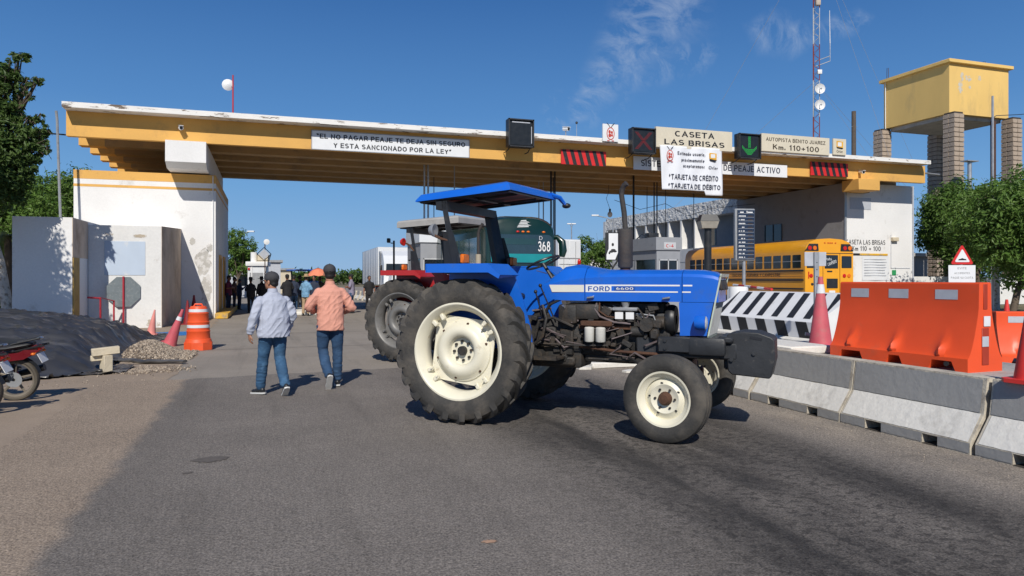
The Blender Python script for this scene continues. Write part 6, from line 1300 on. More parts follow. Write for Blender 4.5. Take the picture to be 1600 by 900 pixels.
# ---------------------------------------------------------------- striped island nose
X0, Y0 = 9.45, 10.75
t = thing('striped_island_nose', 'black and white striped concrete island nose behind the tractor weights', 'island nose', (X0, Y0, .0))
L_ = 3.5
b = MB(); b.prism([(0, 0), (0, .80), (.10, .84), (.95, 1.32), (1.5, 1.32), (1.5, 0)], 'xz', 0, L_); b.build('wall', WPAINT, t, smooth=0)
for k in range(6):   # slanted stripes on the upright face (faces -X)
    y = .10 + k * .6; b = MB(); b.add([(-.004, y, .50), (-.004, y + .30, .50), (-.004, y + .42, .80), (-.004, y + .12, .80)], [(0, 3, 2, 1)]); b.build('stripe', BPAINT, t, smooth=0, fixn=False)
dx, dz = .85, .48; nl = math.hypot(dx, dz); ox, oz = -dz / nl * .004, dx / nl * .004
for k in range(8):
    y = -.2 + k * .46; y1 = y - .35
    pts = [(.12, max(0, min(L_, y))), (.12, max(0, min(L_, y + .19))), (.93, max(0, min(L_, y1 + .19 + .8))), (.93, max(0, min(L_, y1 + .8)))]
    b = MB(); b.add([(x + ox, yy, .85 + (x - .12) * dz / dx + oz) for x, yy in pts], [(0, 3, 2, 1)]); b.build('stripe', BPAINT, t, smooth=0, fixn=False)
b = MB(); b.prism([(-.12, .34), (-.12, .46), (-.01, .50), (-.01, .34)], 'xz', -.1, L_); b.build('plinth', CONCL, t, smooth=0)
b = MB(); b.span((9.0, 10.7, 0), (12.0, 30, .42), bv=.03); struct(b.build('toll_island', CONC))
X, Y, _ = atD(1154, 17.2); t = thing('white_drum_post', 'short white concrete cylinder at the head of the striped nose', 'post', (X, Y, .42)); b = MB(); b.lathe([(0, 0), (0, .22), (.96, .22), (1.0, .2), (1.0, 0)], n=28); b.build('cylinder', WPAINT, t); b = MB(); b.lathe([(.4, .2215), (.4, .2235), (.5, .2235), (.5, .2215)], n=28); b.build('band', WPAINT, t)
X, Y, _ = atD(1146, 18.8); t = thing('gate_arm', 'thin red and white gate arm resting above the striped nose', 'barrier arm', (X, Y, .4)); b = MB()
P0, P1 = Vector((0, 0, 1.05)), Vector(atD(1206, 16, 452)) - Vector((X, Y, .4))
for k in range(6): b.tube([P0.lerp(P1, k / 6), P0.lerp(P1, (k + 1) / 6)], .028, 6, m=k % 2)
b.build('arm', [WPAINT, SIGNR], t); b = MB(); b.box((0, 0, .5), (.25, .25, 1.0), b=.03); b.build('cabinet', WPAINT, t)
# sign seen from behind
X, Y, _ = atD(1275.5, 12.3); t = thing('sign_post', 'grey sign panel seen from behind on a perforated steel post beside the pink cone', 'sign', (X, Y, .5), -YAW)
b = MB(); b.box((0, 0, .78), (.075, .05, 1.56)); b.build('post', GALV, t)
b = MB(); b.box((0, .04, 1.44), (.37, .012, .24), b=.004); b.build('panel', REFG, t)
b = MB(); b.box((-.09, -.05, .16), (.24, .03, .05), rot=(0, .1, 0)); b.box((-.10, -.1, .03), (.05, .05, .32), rot=(.2, .5, 0), b=.01); b.build('foot_brace', GALV, t)
b = MB()
for k in range(10): b.cyl((0, -.026, .3 + k * .12), (0, -.0262, .3 + k * .12), .01, n=8)
b.build('holes', BLACKP, t, smooth=0, kind='stuff')

# ---------------------------------------------------------------- cones and drums
def cone(label, loc, H, m, base=None, tilt=(0, 0), bands=((.72, .86),), rz=0, k=1, hexb=True):
    t = thing('traffic_cone', label, 'cone', loc, rz); t.rotation_euler = (tilt[0], tilt[1], rz)
    rb, rt = H * .17 * k, H * .035
    b = MB(); b.lathe([(.03, rb * 1.0), (.05, rb * .97), (H * .9, rt * 1.2), (H * .97, rt), (H, rt * .9), (H, rt * .5)], n=28); b.build('cone', m, t)
    b = MB(); a = rb * 1.35
    b.prism([(a * math.cos(PI / 4 + PI / 2 * i + d) * 1.25, a * math.sin(PI / 4 + PI / 2 * i + d) * 1.25) for i in range(4) for d in (-.18, .18)], 'xy', 0, .035); b.build('base', base or m, t)
    for (z0, z1) in bands:
        r = lambda z: rb * .97 + (rt * 1.2 - rb * .97) * (z - .05) / (H * .9 - .05)
        b = MB(); b.lathe([(H * z0, r(H * z0) + .003), (H * z1, r(H * z1) + .003)], n=28); b.build('reflective_band', REFL, t, fixn=False)
    return t
X, Y = ground(1282, 541, .5)[:2]; cone('tall faded pink cone with one white band next to the orange plastic barrier', (X, Y, .5), 1.14, PINK, bands=((.76, .89),), rz=.3, k=.95)
X, Y = ground(268, 541); cone('tall faded pink cone leaning right beside the orange drum', (X - .05, Y, .02), .92, PINK, tilt=(.05, .36), bands=((.70, .80),), rz=-.2)
X, Y = ground(236, 529); cone('small faded pink cone at the edge of the black sheet', (X, Y, .12), .66, mat('cone_pale_pink', (.72, .26, .22), .6, var=.12, vs=5), tilt=(0, .14), bands=())
X, Y = ground(303, 503); cone('dark red cone in the shade behind the orange drum, the taller one', (X, Y, 0), 1.0, mat('cone_dark_red', (.25, .015, .02), .6), bands=())
X, Y = ground(293, 507); cone('dark red cone half hidden at the left of the orange drum', (X, Y, 0), .85, MATS['cone_dark_red'], bands=())
X, Y, _ = atD(1609, 6.35); cone('bright red cone on the lane barrier at the right picture edge', (X, Y, .69), .72, CONER, bands=(), rz=.1, k=1.0)
X, Y, _ = atD(1573, 19.5); cone('small red cone standing beyond the orange plastic barriers at the right', (X, Y, 0), 1.05, CONER, bands=(), k=.9)
X, Y = ground(310, 546); t = thing('traffic_drum', 'orange traffic drum with white bands standing before the white tower', 'traffic drum', (X, Y, 0))
b = MB(); b.prism([(.315 * math.cos(PI / 8 + PI / 4 * i), .315 * math.sin(PI / 8 + PI / 4 * i)) for i in range(8)], 'xy', .0, .17); b.build('base', DRUMO, t, smooth=0)
b = MB(); b.lathe([(.17, .29), (.24, .27), (.25, .255), (.40, .245), (.41, .252), (.43, .252), (.44, .24), (.60, .232), (.61, .24), (.63, .24), (.64, .226), (.80, .215), (.81, .222), (.83, .222), (.84, .205), (.95, .185), (.985, .16), (.99, 0)], n=36); b.build('body', DRUMO, t)
for (z0, z1, r) in ((.50, .565, .2395), (.855, .92, .2015)): b = MB(); b.lathe([(z0, r + .004), (z1, r + .000)], n=36); b.build('reflective_band', REFL, t, fixn=False)
b = MB(); b.tube([(-.09, 0, .98), (-.07, 0, 1.03), (.07, 0, 1.03), (.09, 0, .98)], .02, 8); b.build('handle', DRUMO, t)

# ---------------------------------------------------------------- orange plastic barriers
def plastic_barrier(label, A, Bp, near, H=1.03, group='orange water filled barriers'):
    A, Bp = Vector(A), Vector(Bp); d = Bp - A; L_ = d.length; rz = math.atan2(d.y, d.x)
    t = thing('plastic_barrier', label, 'plastic barrier', (A.x, A.y, A.z), rz, group)     # local x along the barrier, -y faces the lane
    W = .62
    def half(z):   # half depth of the section
        return .30 if z < .16 else .30 - (.30 - .115) * min(1, ((z - .16) / .55)) ** .62 if z < .72 else .112 - (z - .72) * .03
    zs = [.0, .16, .165, .20, .26, .34, .44, .55, .66, .76, .9, H - .02, H]
    b = MB(); K = 40; vs = []
    us = [L_ * i / K for i in range(K + 1)]
    for u in us:
        feet = any(abs(u - L_ * f) < .20 for f in (.0, .36, .66, 1.0))
        for sgn in (-1, 1):
            for z in zs:
                zz_ = z
                if z == 0 and not feet: zz_ = .115
                h = half(z)
                if z >= H: h -= .015
                e = 0
                for f in (.16, .50, .82):       # moulded flutes low on the slope
                    q = math.exp(-((u - L_ * f) / .045) ** 2) * math.exp(-((z - .25) / .09) ** 2); e += .085 * q
                vs.append((u, sgn * (h + e * (z > .165)), zz_))
    n_ = len(zs); st = 2 * n_
    fs = []
    for i in range(K):
        for s_ in (0, 1):
            o = s_ * n_
            for j in range(n_ - 1): fs.append((i * st + o + j, i * st + o + j + 1, (i + 1) * st + o + j + 1, (i + 1) * st + o + j))
        fs.append((i * st + n_ - 1, i * st + 2 * n_ - 1, (i + 1) * st + 2 * n_ - 1, (i + 1) * st + n_ - 1)); fs.append((i * st, i * st + n_, (i + 1) * st + n_, (i + 1) * st))
    for i in (0, K): fs.append(tuple(i * st + j for j in range(n_)) + tuple(i * st + 2 * n_ - 1 - j for j in range(n_)))
    b.add(vs, fs); b.build('shell', ORG, t, smooth=35)
    for f in (.17, .47, .80):
        b = MB(); w_ = .15; z0, z1 = H - .21, H - .09; b.add([(L_ * f - w_, -half(z0) - .004, z0), (L_ * f + w_, -half(z0) - .004, z0), (L_ * f + w_, -half(z1) - .004, z1), (L_ * f - w_, -half(z1) - .004, z1)], [(0, 1, 2, 3)]); b.build('reflector', REFG, t, smooth=0, fixn=False)
    # end socket, groove and end reflectors
    for ex, sg in ((L_, 1), (0, -1)):
        b = MB(); b.box((ex + sg * .002, 0, H - .17), (.012, .07, .30), b=.004); b.build('end_groove', mat('groove_orange_dark', (.35, .035, .012), .6), t)
        b = MB(); b.box((ex + sg * .002, 0, .30), (.012, .12, .44), b=.005); b.build('end_socket', MATS['groove_orange_dark'], t)
        for z in (.60, .36):
            b = MB(); b.box((ex + sg * (.010 if z > .5 else .011), (.02 if z > .5 else -.01), z), (.006, .11, .12)); b.build('end_reflector', REFL if z > .5 else REFG, t)
    b = MB(); b.cyl((L_ * .87, -.29, .08), (L_ * .87, -.31, .08), .03, n=14); b.build('drain_plug', BLACKP, t)
    return t
A_ = Vector((*ground(1297, 556, .5), .50)); B_ = Vector((*ground(1512, 583, .5), .50)); shift = Vector((.31, .06, 0))
dd = (B_ - A_).normalized(); nrm_ = Vector((-dd.y, dd.x, 0)); 
plastic_barrier('big orange plastic barrier with three grey reflectors standing on the median', A_ + nrm_ * .30, B_ + nrm_ * .30, True, H=1.06)
A2 = Vector(atD(1552, 13.9)); A2.z = 0; B2 = A2 + Vector((1.9, -.9, 0)); plastic_barrier('orange plastic barrier cut by the right picture edge, behind the big one', A2, B2, False, H=.98)
X, Y = ground(376, 463); 
for i in range(2): plastic_barrier(['far orange and white barrier left of the white kiosk', 'far orange barrier half hidden behind the white kiosk'][i], (X - 1.3 + 2.2 * i, Y + .2 * i, 0), (X + .7 + 2.2 * i, Y, 0), False)
for i, lab in enumerate(('far orange barrier beside the semi-trailer wheels', )):
    X, Y = ground(604, 466); plastic_barrier(lab, (X - .5, Y + 3, 0), (X + 1.5, Y + 2.6, 0), False)

# ---------------------------------------------------------------- warning sign
X, Y, _ = atD(1503, 24); t = thing('warning_sign', 'red bordered triangular warning sign above a white text panel', 'sign', (X, Y, 0), -YAW)
zz = lambda py: EYE + (HOR - py) * 24 / FOC
b = MB(); b.cyl((0, .04, 0), (0, .04, zz(385)), .035, n=8); b.build('post', GALV, t)
def tri(k, y, m, nm, zc): b = MB(); r = k; b.prism([(r * math.cos(PI / 2 + 2 * PI * i / 3 + d), zc + r * math.sin(PI / 2 + 2 * PI * i / 3 + d)) for i in range(3) for d in (-.07, .07)], 'xz', y, y - .012); return b.build(nm, m, t, smooth=0)
zc = zz(402.5); tri(.40, .0, SIGNR, 'triangle', zc); tri(.265, -.013, SIGNW, 'triangle_field', zc)
b = MB(); b.add([(-.14, -.028, zc - .09), (.14, -.028, zc - .09), (.12, -.028, zc - .05), (.05, -.028, zc - .04), (.0, -.028, zc - .015), (-.06, -.028, zc - .04), (-.12, -.028, zc - .05)], [tuple(range(7))]); b.build('symbol', INK, t, smooth=0, fixn=False)
b = MB(); b.box((0, -.0, zz(428)), (.90, .02, .58), b=.008); pn = b.build('text_panel', SIGNW, t)
GRL = mat('lettering_grey', (.28, .28, .28), .6)
for s_, z_, w_ in (('EVITE', zz(421.0), .30), ('ACCIDENTES', zz(428.5), .52), ('PAGUE SU CUOTA', zz(435.5), .74)): letters(s_, (-w_ / 2, -.011, z_), w_, .075, GRL, pn, bold=.01, proud=.003)

# ---------------------------------------------------------------- tariff board, floodlight post, direction board
X, Y, _ = atD(1164, 23); t = thing('tariff_board', 'tall narrow dark tariff board in a grey frame on one post', 'sign', (X, Y, 0), -YAW + .12)
zz = lambda py: EYE + (HOR - py) * 23 / FOC
H0, H1 = zz(407.5), zz(326); W = .66
b = MB(); b.box((0, .06, (H0 + H1) / 2), (W, .14, H1 - H0), b=.02); b.build('case', GREYM, t)
b = MB(); b.box((.02, -.02, (H0 + H1) / 2), (W * .86, .03, (H1 - H0) * .94)); fc = b.build('face', mat('tariff_navy', (.015, .03, .065), .4, var=.1), t)
b = MB(); b.cyl((0, .08, 0), (0, .08, H0), .055, n=10); b.build('post', GALV, t)
b = MB(); b2 = MB(); b3 = MB(); rows = 13
for k in range(rows):
    z = H1 - .12 - (H1 - H0 - .16) * k / (rows - .4)
    b.box((.02, -.038, z - .035), (W * .80, .004, .007))
    if k == 0: b2.box((-.12, -.038, z), (.12, .004, .035)); b2.box((.14, -.038, z), (.2, .004, .035)); b2.box((.05, -.038, z + .01), (.03, .004, .07)); continue
    x = -.22
    for q in range(6):
        w_ = .016 + .018 * rnd.random()
        if rnd.random() < .85: b2.box((x + w_ / 2, -.038, z), (w_, .004, .034))
        x += w_ + .010
    b3.box((.16, -.038, z), (.16, .004, .040))
b.build('row_lines', REFG, fc, smooth=0, kind='stuff'); b2.build('small_print', WPAINT, fc, smooth=0, kind='stuff'); b3.build('price_windows', mat('price_window', (.05, .035, .03), .4), fc, smooth=0, kind='stuff')
X, Y, _ = atD(1106, 22); t = thing('floodlight_post', 'thick dark post carrying a rectangular floodlight head', 'lamp post', (X, Y, 0), -YAW)
zz = lambda py: EYE + (HOR - py) * 22 / FOC
b = MB(); b.cyl((0, 0, 0), (0, 0, zz(357)), .11, n=16); b.build('post', BLACKP, t)
b = MB(); b.frustum((0, 0, zz(357)), (.44, .4), (.56, .5), zz(346) - zz(357)); b.build('lamp_glass', mat('lamp_diffuser', (.34, .31, .26), .35, var=.15, vs=8), t); b = MB(); b.frustum((0, 0, zz(346)), (.58, .52), (.44, .4), .20); b.build('lamp_housing', BLACKP, t)
b = MB(); b.cyl((0, 0, zz(340)), (0, 0, zz(322)), .012, n=5); b.build('spike', BLACKP, t)
X, Y, _ = atD(957.5, 30); t = thing('direction_board', 'white board with black border and pictogram on a forked post', 'sign', (X, Y, 0), -YAW)
zz = lambda py: EYE + (HOR - py) * 30 / FOC
b = MB(); b.box((0, .03, (zz(363) + zz(407)) / 2), (.62, .04, zz(363) - zz(407)), b=.01); b.build('board', BLACKP, t)
b = MB(); z0, z1 = zz(405.5), zz(364.5); b.prism([(-.17, z1), (.24, z1), (.24, z0 + .35), (.10, z0), (-.26, z0), (-.26, z0 + .2), (-.17, z0 + .45)], 'xz', -.001, .012); b.build('white_field', SIGNW, t, smooth=0)
b = MB()
for (x, z, r1, r2) in ((-.0, .62, .05, .07), (-.06, .33, .09, .05), (.08, .34, .09, .045), (.02, .40, .10, .04), (-.14, .27, .04, .05)): b.ell((x, -.004, z0 + z), (r1, .004, r2), 10, 6)
b.build('pictogram', INK, t)
b = MB(); b.tube([(-.22, .05, z0 - .02), (0, .05, z0 - .35), (0, .05, 0)], .035, 8); b.tube([(.22, .05, z0 - .02), (0, .05, z0 - .35)], .035, 8); b.build('forked_post', BLACKP, t)

# ---------------------------------------------------------------- toll booths
def booth(label, px, d, W, Ln, H, z0=.2, num=None, white=False):
    X, Y, _ = atD(px, d); t = thing('toll_booth', label, 'toll booth', (X, Y, z0), 0, 'toll booths under the canopy')   # origin: near left corner
    m = BOOTHG
    b = MB(); b.span((0, 0, 0), (W, Ln, 1.0)); b.span((0, 0, 2.25), (W, Ln, H - .55))
    for (x, y) in ((0, 0), (W - .12, 0), (0, Ln - .12), (W - .12, Ln - .12), (0, Ln * .55)): b.span((x + .001, y + .001, 1.0), (x + .119, y + .119, 2.25))
    b.build('cabin', m, t, smooth=0)
    b = MB(); b.span((-.06, -.06, H - .55), (W + .06, Ln + .06, H)); b.build('roof_band', TRW if white else m, t)
    b = MB(); b.span((.12, .03, 1.0), (W - .12, .05, 2.25)); b.build('front_window', GLASS, t)
    b = MB(); b.span((.03, .12, 1.0), (.05, Ln * .55, 2.25)); b.build('side_window', GLASS, t)
    b = MB(); b.span((.02, Ln * .57, .05), (.06, Ln - .13, 2.2)); b.build('door', mat('booth_door', (.42, .43, .44), .5, var=.06), t)
    b = MB()
    for x in (.12, W / 2 - .02, W - .16): b.span((x, -.005, 1.0), (x + .04, .02, 2.25))
    b.span((.12, -.005, 2.2), (W - .12, .02, 2.25)); b.build('window_frame', mat('booth_trim', (.52, .53, .54), .5), t)
    if num:
        b = MB(); b.span((W * .28, -.075, H - .50), (W * .78, -.06, H - .22)); b.build('number_plate', mat('booth_trim', (.5, .5, .5), .5), t); letters(num, (W * .36, -.076, H - .44), W * .32, .16, SIGNR, t, bold=.03)
    b = MB(); b.box((W * .3, Ln * .3, H + .12), (.5, .4, .24), b=.03); b.tube([(0, Ln * .2, H + .02), (.2, Ln * .5, H + .2), (.5, Ln * .8, H + .05)], .03, 6); b.build('roof_gear', BLACKP, t)
    return t
booth('grey toll booth with red number plate, left of the floodlight post', 1026, 31, 1.15, 3.4, 3.2, num='C-4')
booth('grey toll booth with white roof band behind the red tractor', 657, 29.5, 1.5, 2.9, 3.45, white=True)
for (x0, x1) in ((atD(657, 29.5)[0] - .4, atD(657, 29.5)[0] + 1.9), (atD(1026, 31)[0] - .4, atD(1026, 31)[0] + 1.6)):
    b = MB(); b.span((x0, 26, 0), (x1, 44, .2), bv=.03); struct(b.build('toll_island', CONC))
b = MB(); X, Y = ground(480, 492); b.span((X - 1.0, Y - .15, 0), (X + .4, Y + 8, .16), bv=.03); tag(b.build('island_kerb', CONCL), 'low pale island kerb end between the two walking men', 'kerb')
# conduits and cables hanging below the canopy
def conduit(px, Y, z0, m, r, lab):
    b = MB(); b.cyl((0, 0, 0), (0, 0, 7.5 - z0), r, n=8); o = tag(b.build('hanging_conduit', m), lab, 'conduit'); o.location = (atY(px, Y), Y, z0)
conduit(663, 33.5, .2, GALV, .045, 'leftmost of the bright conduits left of the tractor roof'); conduit(669, 33.6, .2, GALV, .045, 'bright conduit just right of the leftmost one, left of the tractor roof')
conduit(678, 37, 2.9, BLACKP, .022, 'thin dark cable just right of the bright conduit pair'); conduit(710, 34, 3.4, GREYM, .028, 'thin grey conduit rising behind the left part of the tractor roof')
conduit(842, 37.5, 2.8, GREYM, .03, 'first thin conduit from the left above the green coach'); conduit(849, 37.7, 2.8, GREYM, .035, 'second conduit from the left above the green coach'); conduit(861, 34.2, .3, BLACKP, .05, 'thick dark conduit above the coach roof corner'); conduit(867, 34.4, .3, BLACKP, .045, 'thick dark conduit just right of the coach roof corner'); conduit(864.5, 36.4, .3, BLACKP, .03, 'thin dark conduit between the two thick ones above the coach')
conduit(990, 34.5, 2.7, BLACKP, .055, 'dark conduit just right of the tractor exhaust pipe'); conduit(1011, 38, 2.9, BLACKP, .02, 'thin cable above the grey booth, left of the twin conduits'); conduit(1022, 35.4, 3.2, BLACKP, .035, 'left one of the twin dark conduits on the grey booth'); conduit(1026.5, 35.4, 3.2, BLACKP, .035, 'right one of the twin dark conduits on the grey booth'); conduit(1040, 38, 3, BLACKP, .018, 'thin slack cable right of the twin conduits'); conduit(1084, 39, 2.6, BLACKP, .022, 'thin dark cable before the office fins left of the floodlight')
X = atY(951, 37); t = thing('hanging_lamp', 'small white lamp hanging on a wire under the canopy', 'lamp', (X, 37, 7.5)); zl = atY(951, 37, 335)[1] - 7.5
b = MB(); b.tube([(0, 0, 0), (0, 0, zl * .45), (-.15, 0, zl * .6), (.08, 0, zl + .3)], .012, 5); b.build('wire', BLACKP, t); b = MB(); b.ell((.08, 0, zl), (.14, .14, .17), 12, 8); b.build('lamp', WPAINT, t); b = MB(); b.cyl((.08, 0, zl + .14), (.08, 0, zl + .32), .06, n=8); b.build('socket', BLACKP, t)
b = MB(); b.tube([(atY(960, 38), 38, 6.2), (atY(1000, 38), 38, 5.7), (atY(1040, 38), 38, 6.1), (atY(1075, 38), 38, 5.4), (atY(1110, 38), 38, 5.9), (atY(1180, 38), 38, 6.3)], .015, 5); tag(b.build('slack_cable', BLACKP), 'slack black cable looping under the canopy before the office', 'cable')
b = MB(); b.tube([(-60, 34, 9.6), (-30, 33, 8.1), (-7.2, 31, 7.0)], .03, 5); tag(b.build('overhead_cable', BLACKP), 'black overhead cable from the left edge to the canopy end', 'cable')

# ---------------------------------------------------------------- school bus
hb = cam2w(-.258, .966); rzb = math.atan2(hb[1], hb[0]) - PI / 2; X, Y, _ = atD(1258, 31)
t = thing('school_bus', 'yellow school bus seen from its rear left corner', 'bus', (X, Y, 0), rzb)        # local: x across the rear, y forward
W, L_, ZB, ZT = 2.44, 10.5, .80, 3.36
sec = [(0, ZB), (0, 2.72), (.05, 2.98), (.22, 3.20), (.6, 3.32), (1.22, ZT), (1.84, 3.32), (2.22, 3.20), (2.39, 2.98), (2.44, 2.72), (2.44, ZB)]
b = MB(); b.prism(sec, 'xz', .0, L_); b.build('body', BUSY, t, smooth=30)
b = MB(); b.span((.1, L_, .8), (W - .1, L_ + 1.2, 1.8), bv=.15); b.build('bonnet', BUSY, t)
for k in range(14):
    y0 = .28 + k * .70
    if y0 + .6 > L_: break
    b = MB(); b.span((-.012, y0, 2.08), (.02, y0 + .56, 2.66), bv=.02); wn = b.build('side_window', GLASS, t)
    b = MB(); b.span((-.02, y0, 2.36), (-.005, y0 + .56, 2.39)); b.build('sash', GREYM, wn)
b = MB()
for k in range(14):
    y0 = .28 + k * .70
    b.span((W - .02, y0, 2.08), (W + .012, y0 + .56, 2.66))
b.build('right_windows', GLASS, t, kind='stuff')
for z, h in ((1.97, .07), (1.56, .07), (1.18, .06)): b = MB(); b.span((-.03, .1, z - h / 2), (.01, L_, z + h / 2), bv=.01); b.build('rub_rail', BLACKP, t)
for k in range(3): b = MB(); b.span((-.012, .12, 1.64 + .1 * k), (.0, L_, 1.652 + .1 * k)); b.build('ribbing', BUSY, t)
letters('NACIONAL AGRARIA Y CAMPESTRE', (-.014, 5.6, 1.70), 3.9, .17, INK, t, ux=(0, -1, 0), bold=.02)
def rear(nm, p0, p1, z0, z1, m, pr=.012, bv=0, par=None): b = MB(); b.span((p0, -pr, z0), (p1, .02, z1), bv=bv); return b.build(nm, m, par or t)
rear('rear_panel_upper', .0 + .02, W - .02, 2.70, 2.73, BLACKP, .006)
rear('door_window', .98, 1.66, 2.05, 2.64, GLASS, .02, .03); rear('rear_window', 1.84, 2.36, 2.07, 2.60, GLASS, .018, .05); rear('rear_window', .08, .62, 2.07, 2.60, GLASS, .018, .05)
b = MB()
for (p0, p1, z0, z1) in ((.88, .90, .95, 2.72), (1.74, 1.76, .95, 2.72)): b.span((p0, -.012, z0), (p1, .01, z1))
b.build('door_seam', mat('seam_dark', (.2, .08, .01), .6), t)
for (xc, nm) in ((.33, 0), (2.11, 1)):
    b = MB(); b.prism([(xc - .30 + (.16 if nm == 0 else 0), 3.12), (xc - .33, 2.82), (xc + .33, 2.82), (xc + .30 - (.16 if nm else 0), 3.12)], 'xz', -.03, .03); hg = b.build('lamp_hood', BLACKP, t, smooth=0)
    for x in (xc - .12, xc + .13): b = MB(); b.lathe([(-.045, .0), (-.045, .09), (-.02, .095), (0, .095)], (x, .0, 2.94), 'Y', 16); b.build('warning_lamp', REDL if x < xc else ORL, hg)
for (x, z, m_, r_) in ((.30, 1.74, REDL, .09), (.52, 1.74, REDL, .10), (1.98, 1.74, REDL, .09), (2.22, 1.74, ORL, .09), (.35, 1.38, BLACKP, .06), (.52, 1.38, BLACKP, .06)):
    b = MB(); b.lathe([(-.035, 0), (-.03, r_ * .8), (-.01, r_), (.0, r_)], (x, 0, z), 'Y', 18); b.build('tail_lamp', m_, t)
rear('door_panel', 1.08, 1.64, 1.20, 1.62, BLACKP, .02, .01); rear('reflector', .15, .20, 1.62, 1.92, REDL); rear('name_plate', 1.1, 1.36, 1.90, 1.96, BLACKP)
for p in (.95, 1.12, 1.22, 1.32, 1.49): rear('marker_lamp', p, p + .06, 3.14, 3.18, REDL, .02)
b = MB(); b.span((-.04, -.22, .55), (W + .04, 0, .82), bv=.03); b.build('bumper', BLACKP, t)
rear('number_plate', 1.2, 1.5, .98, 1.10, WPAINT, .02)
letters('PAPA', (1.03, -.021, 2.40), .30, .12, WPAINT, t, bold=.02, uz=(-.15, 0, 1)); letters('CAMPERO', (1.14, -.021, 2.16), .46, .15, WPAINT, t, ux=(1, 0, .35), uz=(-.3, 0, 1), bold=.02)
for y in (2.2, 8.6):
    for x in (.1, W - .35):
        b = MB(); b.lathe([(0, .28), (0, .48), (.03, .50), (.22, .50), (.25, .48), (.25, .28)], (x, y, .50), 'X', 24); w_ = b.build('wheel', TYREB, t); b = MB(); b.lathe([(.04, 0), (.06, .27), (.2, .27), (.2, 0)], (x, y, .5), 'X', 16); b.build('rim', GREYM, w_)
b = MB(); b.span((.2, .3, .45), (W - .2, L_, .82)); b.build('chassis', BLACKP, t)

# ---------------------------------------------------------------- green coach
t = thing('coach', 'dark green coach seen from behind with white number 368', 'coach', (6.55, 22.2, 0))
W, L_ = 2.50, 12.0
def csec(y, sh): # rounded box section
    z1 = 3.66 - sh * .9; hw = W / 2 - sh; cx_ = W / 2
    pts = [(-hw, .35)]
    for i in range(7):
        a = PI - PI / 2 * i / 6; pts.append((-hw + .80 + .80 * math.cos(a), z1 - .50 + .50 * math.sin(a)))
    for i in range(7):
        a = PI / 2 - PI / 2 * i / 6; pts.append((hw - .80 + .80 * math.cos(a), z1 - .50 + .50 * math.sin(a)))
    pts.append((hw, .35)); return [(cx_ + a, y, z) for a, z in pts]
sts = [csec(.0, .20), csec(.07, .09), csec(.30, .0), csec(L_ - .3, 0), csec(L_, .1)]; vs = [p for s in sts for p in s]; k = len(sts[0])
b = MB(); b.add(vs, [(i * k + j, i * k + j + 1, (i + 1) * k + j + 1, (i + 1) * k + j) for i in range(len(sts) - 1) for j in range(k - 1)] + [tuple(range(k)), tuple((len(sts) - 1) * k + j for j in range(k))]); b.build('body', GREEN, t, smooth=35)
def rr_panel(x0, x1, z0, z1, y, r, m, nm, par=t, th=.02):
    pts = []
    for (cx_, cz_, a0_) in ((x1 - r, z1 - r, 0), (x0 + r, z1 - r, PI / 2), (x0 + r, z0 + r, PI), (x1 - r, z0 + r, 3 * PI / 2)):
        for i in range(6): a = a0_ + PI / 2 * i / 5; pts.append((cx_ + r * math.cos(a), cz_ + r * math.sin(a)))
    b = MB(); b.prism(pts, 'xz', y, y + th); return b.build(nm, m, par, smooth=0)
rr_panel(.17, 2.33, 2.12, 3.05, -.03, .18, GLASSB, 'rear_window', th=.05); rr_panel(.20, 2.30, 2.42 - .28, 2.42, -.045, .05, TEAL, 'teal_band', th=.02)
rr_panel(.20, 2.30, 1.2, 2.10, -.03, .08, mat('coach_dark_panel', (.012, .035, .04), .35), 'rear_hatch', th=.05); rr_panel(1.2, 1.85, 1.75, 1.95, -.04, .02, GLASSB, 'hatch_recess')
rr_panel(.5, 1.75, 2.72, 2.92, -.04, .02, mat('coach_vent', (.02, .06, .07), .3), 'vent_panel')
letters('368', (1.80, -.05, 2.50), .43, .34, WPAINT, t, bold=.035); letters('D', (1.84, -.05, 2.88), .12, .14, REFG, t)
b = MB()
for i in range(5): b.add([(1.08 + .03 * i, -.035 + .02, 3.28 + .05 * i), (1.50 - .02 * i + .1 * (i % 2), -.015, 3.30 + .05 * i), (1.48 - .02 * i, -.015, 3.325 + .05 * i), (1.12 + .03 * i, -.015, 3.31 + .05 * i)], [(0, 1, 2, 3)])
o = b.build('wing_emblem', WPAINT, t, smooth=0, fixn=False)
for (x, m_) in ((1.12, REDL), (1.30, ORL), (1.48, ORL), (2.02, ORL)): b = MB(); b.ell((x, -.0, 3.14), (.06, .04, .035), 10, 6); b.build('marker_lamp', m_, t)
for i in range(8): b = MB(); b.span((-.012, .5 + i * 1.4, 2.0), (.03, 1.82 + i * 1.4, 3.0), bv=.02); b.build('side_window', GLASSB, t)
for i in range(8): b = MB(); b.span((W - .03, .5 + i * 1.4, 2.0), (W + .012, 1.82 + i * 1.4, 3.0), bv=.02); b.build('side_window', GLASSB, t)
b = MB(); b.tube([(W - .05, .7, 3.0), (W + .22, .55, 3.02), (W + .36, .45, 2.85), (W + .38, .42, 2.55), (W + .34, .42, 2.35)], [.06, .09, .13, .14, .10], 12, sc=(1, .7)); b.build('mirror_housing', GREEN, t)
b = MB(); b.span((.1, -.06, .4), (W - .1, .1, .8), bv=.04); b.build('bumper', GREEN, t)
for y in (2.2, 3.4, 9.5):
    for x in (.02, W - .32): b = MB(); b.lathe([(0, 0), (0, .48), (.03, .51), (.27, .51), (.3, .48), (.3, 0)], (x, y, .51), 'X', 24); b.build('wheel', TYREB, t)
b = MB(); b.span((.5, 2, 3.6), (2.0, 4, 3.76), bv=.05); b.build('air_conditioner', WPAINT, t)

